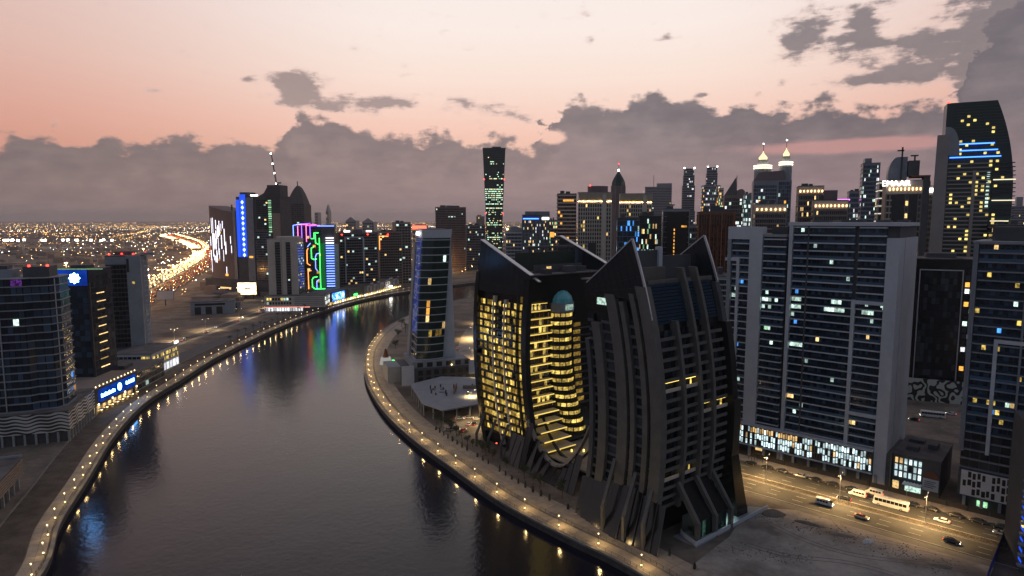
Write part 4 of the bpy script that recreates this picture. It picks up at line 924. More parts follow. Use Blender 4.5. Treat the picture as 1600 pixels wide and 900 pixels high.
# ------------------------------------------------------------------ leaning glass tower on the peninsula
def leaning_tower():
    rz = RAD(20); Hh = 94.0
    base = at(645, 572, 388); b = Bld('office_tower', 'leaning curved glass tower with white floor bands, blue screen side and concrete fin', 'tower', (-60.5, 388), rz, 19, 22, Hh)
    lean = lambda z: (z / Hh) * 7.0
    def ring(z, g=0.0):
        o = lean(z); w0, w1 = 0 - g, 17.5 + g; pts = []
        for i in range(9):
            t = i / 8; pts.append((o + w0 + (w1 - w0) * t, -g - 2.2 * math.sin(math.pi * t), z))
        return pts + [(o + w1, 20, z), (o + w0, 20, z)]
    lv = [14 + i * 4.6 for i in range(17)] + [89]
    b.add(MB().loft([ring(z, -.25) for z in [0] + lv + [Hh]]), 'core', 'glass')
    for z in lv: b.add(MB().loft([ring(z - .2, .25), ring(z + .24, .25)]), 'floor_band', 'concrete_light')
    b.add(MB().loft([ring(89.3, .3), ring(Hh, .45)]), 'crown_band', 'concrete_light'); b.add(MB().loft([ring(Hh - .2, -1), ring(Hh + .3, -1)]), 'roof', 'roof')
    gl = MB()
    for i, z in enumerate(lv[:-1]):
        h = lv[i + 1] - z
        for k in range(8):
            o0, o1 = ring(z + .3, -.1), ring(z + h - .3, -.1); t = .06
            A, B = Vector(o0[k]).lerp(Vector(o0[k + 1]), t), Vector(o0[k]).lerp(Vector(o0[k + 1]), 1 - t); C, D = Vector(o1[k]).lerp(Vector(o1[k + 1]), 1 - t), Vector(o1[k]).lerp(Vector(o1[k + 1]), t)
            r = R.random(); m = None
            if (k == 2 and 6 <= i <= 7) or r < .015: m = R.choice(('lit_amber', 'lit_warm'))
            elif r < .03: m = R.choice(('lit_cool', 'lit_white'))
            if i == 3 and k in (3, 5, 6): m = 'lit_ydim'
            q = MB(); off = Vector((0, -.12, 0))
            q.loft([[A, B, C, D], [p + off for p in (A, B, C, D)]])
            s_ = .55 if m and m not in ('lit_warm',) else 1
            b.add(q, 'lit_pane' if m else 'pane', m or 'glass_green')
    # canal side: picture screen above louvres
    def left(z, y, g): return (lean(z) - g, y, z)
    for z0, z1, y0, y1, m, nm in ((30, 60, 1.5, 14, 'screen_blue', 'screen'), (60, 88, 1.5, 14, 'screen_blue', 'screen')):
        b.add(MB().loft([[left(z0, y0, .3), left(z0, y1, .3), left(z1, y1, .3), left(z1, y0, .3)], [left(z0, y0, .6), left(z0, y1, .6), left(z1, y1, .6), left(z1, y0, .6)]]), nm, m)
    for i in range(17): b.add(MB().bar(left(16 + i * 4.4, 1, .7), left(16 + i * 4.4, 15, .7), .18, .2), 'screen_rail', 'metal_light')
    b.add(MB().loft([[left(z, 15, 1.2), left(z, 22, 1.2), (lean(z) + 3, 22, z), (lean(z) + 3, 15, z)] for z in (0, 86)]), 'side_fin', 'concrete')
    # triangular concrete fin closing the lean
    b.add(MB().loft([[(lean(90) + 17.6, y, 90), (lean(0) + 17.6, y, 0), (27.5, y, 0), (lean(90) + 18.2, y, 90)] for y in (3, 14)]), 'concrete_fin', 'concrete_light')
    b.add(MB().loft([[(24, y, 62), (24, y, 0), (30, y, 0), (26, y, 62)] for y in (14.5, 22)]), 'concrete_fin', 'concrete_dark')
    for i in range(7): b.box('sign_letter', 5.3 - .35, 5.3 - .05, 3.5 + i * 1.3, 4.3 + i * 1.3, 90.3 + (i % 3) * .2, 91.9 + (i % 2) * .8, 'sign_white')
    # raw concrete podium
    b.box('podium', -8, 38, -7, 24, 0, 9.5, 'concrete_dark'); b.box('podium', -2, 32, -5, 24, 9.5, 13.6, 'concrete'); b.box('white_hoarding', -9, -1.5, -7.6, -7.05, 0, 12, 'concrete_light'); b.box('white_hoarding', 33, 39, -7.6, -7.05, 4, 12.5, 'concrete_light'); b.box('side_block', -16, -8, 2, 20, 0, 10, 'concrete')
    for i in range(6): b.box('opening', 1 + i * 6, 4.5 + i * 6, -5.12, -4.95, 10, 12.8, 'black')
    for i in range(7): b.box('opening', 1 + i * 5, 4 + i * 5, -7.12, -6.95, 1, 4.2, 'black'); b.box('opening', 1 + i * 5, 4 + i * 5, -7.12, -6.95, 5.4, 8.4, 'black')
    b.box('site_lamp', 22, 22.6, -6.4, -5.8, 10.2, 10.8, 'lamp_warm')
leaning_tower()
def deck():
    P = [Vector((*G(u, v, 7.0), 0)) for u, v in ((641, 600), (660, 630), (692, 641), (757, 629), (753, 590), (690, 588))]
    c = sum(P, Vector()) / 6; e = empty('parking_deck', (c.x, c.y, 0), 0, 'unfinished concrete deck on columns in front of the leaning tower', 'structure')
    L = [p - c for p in P]; MB().prism([(p.x, p.y) for p in L], 6.4, 7.0).build('slab', 'concrete', e)
    for i, (a, q) in enumerate(zip(L, L[1:] + L[:1])):
        n = max(2, int((q - a).length / 7))
        for k in range(n):
            p = a.lerp(q, k / n) * .96; piece('column', 'concrete', e, p.x - .3, p.x + .3, p.y - .3, p.y + .3, 0, 6.4)
    for i in range(14):
        x, y = R.uniform(-10, 14), R.uniform(-9, 9); h = R.uniform(1.0, 2.6); piece('rebar_column', 'concrete_dark', e, x - .35, x + .35, y - .35, y + .35, 7.0, 7.0 + h)
    piece('formwork_wall', 'brick_red', e, 4, 4.6, -6, 8, 7, 9.4); piece('formwork_wall', 'beige_dark', e, 8, 20, 5, 5.5, 7, 9)
    for i in range(5): piece('scaffold_pole', 'metal_light', e, -12 + i * 5.6, -11.85 + i * 5.6, -9.6 - i * .1, -9.45 - i * .1, 7, 10.2)
    piece('material_stack', 'concrete', e, -4, -1, -3, 0, 7, 7.8); piece('material_stack', 'beige_dark', e, -9, -7, 2, 5, 7, 7.6)
    m = MB(); A = [Vector((*G(u, v), 0)) for u, v in ((612, 606), (640, 645), (664, 668))]; m.strip(A, [p + Vector((.4, .1, 0)) for p in A], 1.8)
deck()
def lighthouse_sculpture():
    x, y = G(603, 569); e = empty('kiosk', (x, y, 0), 0, 'small white kiosk with red cone on the peninsula promenade', 'kiosk')
    MB().loft([[(r * math.cos(6.2832 * i / 10), r * math.sin(6.2832 * i / 10), z) for i in range(10)] for z, r in ((0, 4.4), (5, 3.4))]).build('body', 'kiosk_white', e)
    MB().loft([[(r * math.cos(6.2832 * i / 10), r * math.sin(6.2832 * i / 10), z) for i in range(10)] for z, r in ((5, 2.2), (11, .5))]).build('cone', 'brick_red', e)
    piece('green_sign', 'neon_green', e, 4.5, 7.5, -1.2, -.9, .8, 3.2)
lighthouse_sculpture()

# ------------------------------------------------------------------ towers on the far left bank
def strips_tower():
    p, rz, w, z = span(326, 372, 320, 905, 880); b = Bld('led_tower', 'dark tower with white vertical light strips over its curved face', 'tower', p, rz, w, 30, z)
    n = 8; ring = lambda zz: [(w * i / n, -3.5 * math.sin(math.pi * i / n), zz) for i in range(n + 1)] + [(w, 30, zz), (0, 30, zz)]
    b.add(MB().loft([ring(0), ring(z - 10)] + [[(q[0], q[1], z - 10 + (9 * (1 - q[0] / w) ** 2)) for q in ring(0)]]), 'body', 'mauve')
    for i in range(34):
        x = w * R.uniform(.02, .8) ** 1.15; z0 = R.uniform(24, z - 32); h = R.uniform(8, 24); y = -3.5 * math.sin(math.pi * x / w) - .3
        b.box('light_strip', x, x + .75, y - .2, y, z0, z0 + h, 'neon_white')
    for k, zz in ((.35, z - 40), (.3, z - 78), (.55, 22)): x = w * k; y = -3.5 * math.sin(math.pi * x / w); b.box('lit_window', x, x + 5, y - .4, y - .1, zz, zz + 3, 'lit_amber')
    b.box('edge_fin', w * .86, w * .95, -3.2, 2, 0, z - 9, 'steel_blue'); b.facade('right', 1, 29, 20, z - 12, 22, 8, slab=(.6, .4, 'mauve'), win='glass_blue', lit=.04, lits=('lit_warm',)); b.box('roof_mast', w * .6, w * .63, 8, 9, z - 10, z, 'metal_dark'); b.box('base_block', -4, w + 8, -8, 34, 0, 18, 'concrete_dark'); b.box('base_light', 6, w, -8.4, -8.05, 4, 7, 'lit_warm')
strips_tower()
def blue_tower():
    p, rz, w, z = span(368, 436, 305, 858, 850); b = Bld('led_tower', 'tall dark tower with blue light column and building crane on top', 'tower', p, rz, w, 32, z)
    b.box('core', 0, w, .5, 32, 0, z - 2, 'concrete_dark')
    b.facade('front', w * .42, w * .82, 20, z * .64, 20, 9, slab=(.5, .8, 'steel_blue'), win='glass_blue', slab_single=True, lit=.02, lits=('lit_cool',))
    b.facade('front', w * .46, w * .82, z * .66, z - 6, 14, 8, slab=(.4, .5, 'concrete_dark'), win='glass', lit=.03, lits=('lit_cool', 'lit_warm'))
    b.box('shaft', w * .24, w * .40, -1.2, 1, 0, z - 3, 'steel_blue'); b.box('light_panel', w * .0, w * .075, -.6, 0, z * .38, z - 6, 'deep_blue'); b.box('light_panel', w * .09, w * .22, -.8, -.2, z * .38, z + 1, 'deep_blue')
    for i in range(11):
        zz = z * .40 + i * z * .053; m = MB(); c = w * .155; hh = z * .021
        m.loft([[(c - w * .035, yy, zz), (c, yy, zz - hh), (c + w * .035, yy, zz), (c, yy, zz + hh)] for yy in (-1.1, -.85)]); b.add(m, 'light_motif', 'neon_iceblue')
    b.box('shaft', w * .84, w, -1.0, 1, 0, z * .82, 'beige_dark')
    for i in range(15): b.box('stair_light', w * .75, w * .82, -1.3, -.95, z * .63 + i * 2.9, z * .63 + 1.7 + i * 2.9, 'lit_green')
    b.box('crown_block', w * .73, w * 1.02, 0, 22, z - 2, z + 13, 'concrete_dark'); b.box('crown_block', w * .06, w * .28, 4, 20, z - 2, z + 4, 'concrete_dark')
    for i in range(9): b.box('scaffold_floor', w * .72, w * 1.03, -.6, 0, z - 24 + i * 4, z - 23.4 + i * 4, 'metal_dark')
    b.add(MB().loft([[(w * .5, yy, z - 2), (w * .73, yy, z - 2), (w * .73, yy, z + 11), (w * .64, yy, z + 2.5)] for yy in (1, 16)]), 'crown_ramp', 'concrete_dark')
    b.box('work_lamp', w * .34, w * .5, .4, 1.2, z - 1, z + .5, 'lamp_white'); b.box('podium', -6, w + 6, -10, 34, 0, 18, 'concrete_dark'); b.box('podium_light', w * .05, w * .3, -10.4, -10.05, 12, 16, 'lit_warm')
    b.box('lit_window', w * .27, w * .36, -1.5, -1.2, z * .37, z * .39, 'lit_amber')
    # luffing crane standing on the crown
    cb = b.e.matrix_basis @ Vector((w * .87, 6, z + 13)); e = empty('tower_crane', cb, rz, 'steep crane boom with white lamps on the blue lit tower', 'crane')
    a = Vector((2, 0, 1)); t = Vector((-5, 2, 42)); m = MB()
    for du, dv in ((-.6, -.6), (.6, -.6), (.6, .6), (-.6, .6)): m.bar(a + Vector((du, dv, 0)), t + Vector((du * .4, dv * .4, 0)), .3)
    for i in range(12):
        c0 = a.lerp(t, i / 12); c1 = a.lerp(t, (i + 1) / 12); m.bar(c0 + Vector((-.6, -.6, 0)), c1 + Vector((.6, -.6, 0)), .2); m.bar(c0 + Vector((.6, .6, 0)), c1 + Vector((-.6, .6, 0)), .2)
    m.build('boom', 'metal_dark', e); piece('cab', 'metal_dark', e, 0, 4, -1.5, 1.5, 0, 3); piece('counterweight', 'concrete', e, 4, 8, -1.2, 1.2, 2, 4)
    for t_ in (.02, .36, .66, .98): q = a.lerp(t, t_); piece('boom_lamp', 'lamp_white', e, q.x - .7, q.x + .7, q.y - 1.6, q.y - .7, q.z - .7, q.z + .9)
blue_tower()
def spire_tower():
    p, rz, w, z = span(447, 475, 320, 1105, 1100); b = Bld('spire_tower', 'dark tower with curved pointed spire behind the neon building', 'tower', p, rz, w, 26, z + 34)
    b.box('core', 0, w, 0, 26, 0, z, 'concrete_dark'); b.facade('front', .5, w - .5, 10, z + 2, 34, 7, win='glass', pier=(.5, .3, 'concrete_dark'), lit=.03, lits=('lit_warm', 'lit_cool'))
    n = 8; b.add(MB().loft([[(w * .5 - w * .5 * (1 - t) ** .6 + w * .05 * t, 0 + 8 * t, z + 33 * t), (w * .5 + w * .48 * (1 - t) ** .5, 8 * t, z + 33 * t), (w * .5 + w * .48 * (1 - t) ** .5, 24 - 8 * t, z + 33 * t), (w * .5 - w * .5 * (1 - t) ** .6, 24 - 8 * t, z + 33 * t)] for t in (0, .15, .3, .45, .6, .75, .88, .99)]), 'spire', 'concrete_dark')
    b.box('mast', w * .52, w * .56, 8, 9, z + 30, z + 40, 'metal_dark'); b.box('side_turret', -.6, w * .14, 2, 8, z, z + 14, 'concrete_dark')
spire_tower()
def beige_tower():
    p, rz, w, z = span(417, 464, 374, 702, 705); b = Bld('residential_tower', 'plain beige tower with ladder-like balcony columns on a lit corner podium', 'tower', p, rz, w, 30, z)
    b.box('core', 0, w, 0, 30, 0, z, 'beige'); nf = 20; z0 = 17; h = (z - 3 - z0) / nf
    for x0, x1 in ((w * .26, w * .42), (w * .62, w * .76)):
        for f in range(nf): b.box('balcony', x0, x1, -1.1, .1, z0 + f * h, z0 + f * h + 1.1, 'concrete_dark'); b.box('balcony_shadow', x0 - .2, x1 + .2, -.08, .12, z0 + f * h + 1.15, z0 + f * h + h - .15, 'glass')
    b.box('joint', w * .46, w * .47, -.1, .1, 16, z, 'concrete_dark'); b.box('crown', w * .3, w * 1.02, -.3, 20, z, z + 3, 'beige'); b.box('roof', 0, w, .2, 30, z, z + .3, 'roof')
    b.facade('right', 1, 29, z0, z - 3, nf, 8, slab=(.5, .8, 'concrete_dark'), win='glass', lit=.08, lits=('lit_warm', 'lit_cool'), slab_single=True)
    b.box('lit_window', w * .66, w * .72, -.2, -.1, z * .42, z * .42 + 2, 'lit_cool')
    W2 = w + 32; pz = 17
    b2 = Bld('podium_block', 'pale corner podium with bright white shopfront under the beige tower', 'building', p, rz, W2, 34, pz); c, s_ = math.cos(rz), math.sin(rz); b2.e.location = (p[0] - 2 * c + 12 * s_, p[1] - 2 * s_ - 12 * c, 0)
    b2.box('wall', 0, W2, 0, 30, 4.6, pz, 'beige'); b2.box('arcade', 0, W2 - 1, 1, 30, 0, 4.6, 'concrete_dark'); b2.box('roof', -.2, W2, -.2, 30, pz, pz + .4, 'roof')
    for j in range(14): b2.box('shop_window', 1 + j * (W2 - 24) / 14, .2 + (j + 1) * (W2 - 24) / 14, .6, .9, .6, 4.0, 'lit_white')
    b2.box('shop_band', 0, W2 * .75, -.4, 0, 4.4, 5.2, 'neon_shop')
    b2.facade('front', 2, w * .9, 7, pz - 1, 2, 9, win='glass', fw=.7, fh=.6, lit=.4, lits=('lit_yellow', 'lit_cool'), single=True)
    for i in range(5): b2.box('louvre', w, W2 - 1, -.3, .1, 6.5 + i * 2, 7.4 + i * 2, 'concrete')
    b2.facade('right', 1, 29, 6, pz - 1, 2, 8, win='glass', lit=.6, lits=('lit_cool', 'lit_white'))
beige_tower()
def neon_building():
    p, rz, w, z = span(458, 522, 352, 790, 800); b = Bld('neon_building', 'building outlined in red, green and blue neon lines', 'building', p, rz, w, 30, z)
    b.box('core', 0, w, .3, 30, 0, z, 'concrete_dark'); b.facade('front', .5, w * .68, 18, z - 2, 20, 9, win='glass', fw=.9, fh=.8, lit=.05, lits=('lit_amber', 'lit_warm'))
    Z = lambda v: at(490, v, 790).z
    Xp = lambda u: (u - 458) / (522 - 458) * w
    def line(pts, m):
        q = MB()
        for (u0, v0), (u1, v1) in zip(pts, pts[1:]): q.bar((Xp(u0), -.6, Z(v0)), (Xp(u1), -.6, Z(v1)), .75)
        b.add(q, 'neon_line', m)
    for pts, m in (([(458, 372), (458, 352), (471, 350)], 'neon_bluew'), ([(465, 372), (465, 353)], 'neon_pink'), ([(471, 376), (471, 350), (485, 349)], 'neon_violet'), ([(478, 378), (478, 352), (494, 351)], 'neon_pink'), ([(484, 372), (484, 353), (500, 352)], 'neon_violet'),
                   ([(485, 373), (490, 373), (490, 364), (497, 364)], 'neon_green'), ([(492, 366), (492, 380), (497, 382)], 'neon_green'), ([(489, 386), (485, 388), (485, 404), (489, 406), (493, 405)], 'neon_green'), ([(498, 372), (498, 452), (505, 452)], 'neon_green'),
                   ([(493, 433), (487, 434), (485, 437), (485, 449), (489, 452), (498, 452)], 'neon_green'), ([(480, 388), (478, 392), (478, 412), (483, 415)], 'neon_orange'), ([(484, 423), (479, 424), (479, 452)], 'neon_orange'), ([(497, 396), (493, 397), (491, 402), (491, 420), (494, 424)], 'neon_bluew'), ([(496, 437), (492, 440), (492, 452)], 'neon_bluew'), ([(484, 380), (479, 386)], 'neon_bluew')):
        line(pts, m)
    b.box('green_panel', Xp(499.5), Xp(506), -.5, -.2, Z(452), Z(380), 'green_dim')
    for i in range(20): zz = Z(448) + i * (Z(372) - Z(448)) / 19.0; b.box('light_band', Xp(508), Xp(521), -1.6, -.2, zz - .45, zz + .35, 'neon_white' if i > 16 else 'neon_bluew')
    b.box('pale_shaft', Xp(521), Xp(528), -1.2, 2, 14, Z(382), 'pale_green'); b.box('crown_band', Xp(495), Xp(522), -.4, 0, z - 1.4, z - .4, 'neon_bluew'); b.box('roof', -.2, w, 0, 30, z, z + .4, 'roof')
    b.box('roof_sign', Xp(463), Xp(480), 4, 4.6, z + .2, z + 1.2, 'neon_pink')
neon_building()
def generic(name, label, cat, uL, uR, v, YL, YR, D, nf, nb, wall='concrete', win='glass', slab=None, pier=None, lit=.05, lits=('lit_warm', 'lit_cool'), fw=.8, fh=.66, z0=6, top=0, right=True, units=2, side_nb=None, group=None, left=False):
    p, rz, w, z = span(uL, uR, v, YL, YR); b = Bld(name, label, cat, p, rz, w, D, z, group)
    if uL > 660: nb = int(nb * 1.6); nf = int(nf * 1.2)
    b.box('wall', 0, w, 0, D, 0, z, wall); b.facade('front', w * .03, w * .97, z0, z - 1.5 - top, nf, nb, slab=slab, pier=pier, win=win, lit=lit, lits=lits, fw=fw, fh=fh)
    if (uL + uR) / 2 > 800: right, left = False, True
    if right: b.facade('right', D * .04, D * .96, z0, z - 1.5 - top, nf, side_nb or max(3, nb // 2), slab=slab, pier=pier, win=win, lit=lit, lits=lits, fw=fw, fh=fh)
    if left: b.facade('left', D * .04, D * .96, z0, z - 1.5 - top, nf, side_nb or max(3, nb // 2), slab=slab, pier=pier, win=win, lit=lit, lits=lits, fw=fw, fh=fh)
    b.box('roof', -.15, w + .15, -.15, D + .15, z, z + .5, 'roof')
    for i in range(units):
        x = w * (.15 + .6 * i / max(1, units)); b.box('roof_unit', x, x + w * R.uniform(.12, .25), D * .3, D * .7, z + .5, z + R.uniform(2, 4.5), 'concrete_dark')
    return b
b = generic('residential_tower', 'grey tower with pale frame and two red beacons beside neon building', 'tower', 529, 590, 364, 845, 870, 30, 21, 16, 'concrete_dark', slab=(.5, .7, 'concrete'), lit=.05)
b.box('frame', b.W * .14, b.W * .62, -1.3, -.2, b.H - 7, b.H - 5.6, 'concrete_light'); b.box('frame', b.W * .60, b.W * .64, -1.3, -.2, 16, b.H - 7, 'concrete_light'); b.box('frame', b.W * .14, b.W * .17, -1.3, -.2, 16, b.H - 7, 'concrete_light')
for x in (.06, .72): b.box('beacon', b.W * x, b.W * x + 1.6, -1.4, -.4, b.H - 3, b.H - 1.6, 'beacon_red')
b.box('roof_sign', b.W * .15, b.W * .3, 3, 3.5, b.H + 1, b.H + 3, 'sign_white'); b.box('roof_sign', b.W * .72, b.W * .86, 3, 3.5, b.H + 1, b.H + 3, 'sign_white')
b = generic('residential_tower', 'brown-grey stepped tower with orange edge light at the canal bend', 'tower', 592, 628, 362, 925, 935, 30, 20, 10, 'beige_dark', slab=(.5, .8, 'beige_dark'), lit=.04)
b.box('light_line', 0, .8, -1.4, -.6, b.H - 26, b.H - 6, 'neon_orange'); b.box('light_line', .8, b.W * .4, -1.4, -.6, b.H - 7, b.H - 6.2, 'neon_orange'); b.box('beacon', b.W * .35, b.W * .35 + 2, -1.4, -.4, b.H - 5, b.H - 3.4, 'beacon_red')
b = generic('residential_tower', 'taller brown shaft beside stepped tower at the canal bend', 'tower', 618, 642, 348, 936, 944, 26, 22, 5, 'beige_dark', lit=.03); b.box('pale_shaft', b.W * .1, b.W * .4, -.8, -.1, 0, b.H * .8, 'beige')
def canal_row():
    # low frontage with restaurants along the far bank
    for i, (u0, v0, u1, v1, h, m, lab) in enumerate(((517, 481, 545, 473, 15, 'concrete_dark', 'low canal block with large blue picture screen'), (545, 473, 572, 466, 13, 'green_dim2', 'low green tinted canal block with lit terrace'), (572, 467, 600, 459, 14, 'concrete_warm', 'low canal block with stepped zigzag frames and lit cafe'), (600, 459, 634, 450, 15, 'concrete_warm', 'low canal block with zigzag frames at the far bend'))):
        a = Vector((*G(u0, v0 - 3), 0)); q = Vector((*G(u1, v1 - 3), 0)); L = (q - a).length; b = Bld('canal_building', lab, 'building', a, math.atan2(q.y - a.y, q.x - a.x), L * .97, 26, h)
        w = b.W; b.box('wall', 0, w, 0, 26, 4.2, h, m); b.box('arcade_back', 0, w, 2, 26, 0, 4.2, 'beige'); b.box('roof', -.2, w, -.2, 26, h, h + .4, 'roof')
        n = max(4, int(w / 6))
        for j in range(n): b.box('shop_window', .5 + j * w / n, (j + .8) * w / n, 1.8, 1.95, .4, 3.6, ('lit_warm', 'lit_yellow', 'lit_white')[(i + j) % 3]); b.box('terrace_lamp', (j + .4) * w / n, (j + .4) * w / n + .9, -4.5, -3.6, 2.6, 3.4, 'lamp_warm')
        if i == 0: b.box('screen', w * .08, w * .78, -.5, -.05, 5, 14, 'screen_sign'); b.box('sign_letter', w * .3, w * .36, -.8, -.55, 7, 11, 'sign_white'); b.box('sign_letter', w * .62, w * .7, -.8, -.55, 7.5, 11.5, 'sign_white')
        if i == 1: b.box('green_wash', w * .3, w * .5, -.3, -.05, 4.6, 7, 'neon_green')
        if i >= 2:
            for j in range(5): x = w * (.04 + .19 * j); b.box('zigzag_frame', x, x + w * .13, -1.5, -.1, h - 2 + (j % 2) * 3, h + (j % 2) * 3, 'concrete_light'); b.box('zigzag_frame', x, x + w * .03, -1.5, -.1, h - 8, h - 2, 'concrete_light')
        if i == 3: b.box('flood_light', w * .08, w * .2, -6, -5, 6, 7.5, 'lamp_white')
canal_row()
def bank_buildings():
    for (u, v, W, D, h, rz, m, lab) in ((298, 492, 42, 26, 13, 18, 'concrete', 'low grey warehouse on the empty lot beyond the grey tower'), (332, 470, 30, 22, 9, 18, 'concrete_warm', 'low block at the foot of the strip lit tower'), (345, 486, 20, 16, 8, 18, 'concrete', 'small grey shed beside the warehouse')):
        x, y = G(u, v); b = Bld('warehouse', lab, 'building', (x, y), RAD(rz), W, D, h); b.box('wall', 0, W, 0, D, 0, h, m); b.box('roof', -.3, W + .3, -.3, D + .3, h, h + .5, 'roof')
        for j in range(3): b.box('loading_door', 4 + j * W / 4, 4 + j * W / 4 + W / 7, -.1, .1, 0, h * .6, 'black')
        b.box('window_band', W * .1, W * .8, -.12, .1, h * .72, h * .88, 'glass')
    x, y = G(372, 468); b = Bld('billboard', 'glowing cream billboard on posts in front of the blue lit tower', 'billboard', (x, y), RAD(10), 22, 1, 20)
    b.box('screen', 0, 22, 0, .8, 6, 21, 'screen_warm'); b.box('frame', -.6, 22.6, .85, 1.6, 5.4, 21.6, 'metal_dark'); b.box('post', 3, 4, .85, 1.6, 0, 5.4, 'metal_dark'); b.box('post', 18, 19, .85, 1.6, 0, 5.4, 'metal_dark'); b.box('screen_mark', 8, 15, -.2, 0, 13, 14.4, 'beige_dark')
    x, y = G(246, 478); b = Bld('billboard', 'unlit grey roadside billboard beside the highway', 'billboard', (x, y), RAD(25), 17, 1, 16); b.box('panel', 0, 17, 0, .6, 7, 17, 'concrete_light'); b.box('frame', -.4, 17.4, .65, 1.3, 6.6, 17.4, 'metal_dark'); b.box('post', 8, 9, .65, 1.3, 0, 6.6, 'metal_dark')
bank_buildings()

# ------------------------------------------------------------------ skyline behind
b = generic('office_block', 'plain dark maroon office block with flat roof beside the leaning tower', 'building', 680, 728, 324, 1240, 1250, 50, 22, 16, 'mauve', 'glass_brown', slab=(.9, .4, 'mauve'), lit=.012, lits=('lit_cool',), units=3)
for j in range(3): b.box('lit_window', b.W * (.42 + .09 * j), b.W * (.48 + .09 * j), -.5, -.2, b.H - 19, b.H - 17, 'lit_cool')
def flared_tower():
    Y = 1290; top = at(772, 231, Y); Ht = top.z; W0, W1, D = 33.0, 45.0, 40.0; b = Bld('office_tower', 'tallest dark green glass tower, wider at the top, with lit floors', 'tower', (top.x, Y), RAD(2), W1, D, Ht)
    wd = lambda z: W0 + (W1 - W0) * max(0, (z - 90) / (Ht - 90)) ** 1.1
    ring = lambda z, g=0: [(-wd(z) / 2 - g, -g, z), (wd(z) / 2 + g, -g, z), (wd(z) / 2 + g, D + g, z), (-wd(z) / 2 - g, D + g, z)]
    nf = 58; hs = [Ht * i / nf for i in range(nf + 1)]
    b.add(MB().loft([ring(z) for z in hs[::4] + [Ht]]), 'body', 'glass_green'); bands = MB(); lit = {}
    for i, z in enumerate(hs[:-1]):
        bands.loft([ring(z, .25), ring(z + .5, .25)]); row = R.random(); dens = (.85 if row < .24 else .3 if row < .5 else .06)
        if z > Ht - 12 or (Ht * .80 < z < Ht * .85): dens = 0
        n = 20; w = wd(z) * .94
        for j in range(n):
            if R.random() < dens: x = -w / 2 + w * j / n; lit.setdefault('lit_tower_c' if R.random() < .7 else 'lit_tower_y', MB()).box(x, x + w / n * .85, -.4, -.1, z + 1.1, z + 2.9)
    b.add(bands, 'floor_bands', 'metal_dark', kind='stuff')
    for m, q in lit.items(): b.add(q, 'lit_windows', m, kind='stuff')
    for zz in (Ht * .46, Ht * .74):
        for s_ in (-1, 1): x = s_ * wd(zz) / 2; b.box('beacon', x - .9, x + .9, -1.2, .4, zz, zz + 2, 'beacon_red')
    b.box('roof_mast', -4, 14, 12, 16, Ht, Ht + 3.5, 'metal_dark'); b.add(MB().loft([ring(Ht - 1, .5), ring(Ht, .5)]), 'roof_rim', 'metal_dark')
flared_tower()
generic('apartment_block', 'low grey block just beside the flared green tower', 'building', 728, 758, 352, 1320, 1320, 40, 14, 8, 'concrete', lit=.05)
generic('apartment_block', 'hazy small block seen left of the flared tower', 'building', 744, 757, 338, 1700, 1700, 40, 16, 5, 'steel_blue', lit=.02)
b = generic('apartment_block', 'pale arched-roof block behind the lit crescent tower', 'building', 790, 818, 362, 760, 765, 30, 16, 8, 'concrete_light', slab=(.5, .5, 'concrete_light'), lit=.05)
n = 10; b.add(MB().loft([[(b.W / 2 + b.W / 2 * math.cos(math.pi * i / n), yy, b.H + 6 * math.sin(math.pi * i / n)) for i in range(n + 1)] for yy in (0, 8)]), 'arched_roof', 'concrete')
b.box('roof_light', 1, 3, -1, 0, b.H + 2, b.H + 4, 'lamp_warm')
b = generic('apartment_block', 'grey tower with blue lit crown and scattered lights behind lit crescent', 'tower', 816, 859, 336, 700, 705, 34, 22, 12, 'concrete_dark', 'glass_blue', pier=(.6, .5, 'concrete'), lit=.16, lits=('lit_warm', 'lit_cool', 'lit_white'), top=4)
b.box('crown_light', 1, b.W * .6, -.8, -.2, b.H - 4.5, b.H - 3.4, 'neon_blue'); b.box('crown_sign', b.W * .72, b.W * .97, -.9, -.3, b.H - 5, b.H - 2.5, 'sign_white'); b.box('crown_cap', b.W * .1, b.W, 3, 30, b.H + .5, b.H + 4, 'steel_blue')
b = generic('apartment_block', 'slim block with orange roof lamp and green sign behind the crescent', 'building', 858, 871, 344, 760, 760, 26, 18, 4, 'concrete', lit=.25, lits=('lit_green', 'lit_warm')); b.box('sign', 1, 6, -.6, -.2, b.H - 20, b.H - 14, 'lit_amber')
b = generic('residential_tower', 'brown-grey tower with even stripes of floors beside gold crowned block', 'tower', 871, 901, 303, 640, 648, 30, 27, 5, 'mauve', 'glass_brown', slab=(1.1, .7, 'beige'), fw=.92, fh=.6, lit=.05, lits=('lit_amber',))
b.box('sign', b.W * .3, b.W * .85, -1, -.7, b.H - 7.5, b.H - 5.5, 'lit_amber')
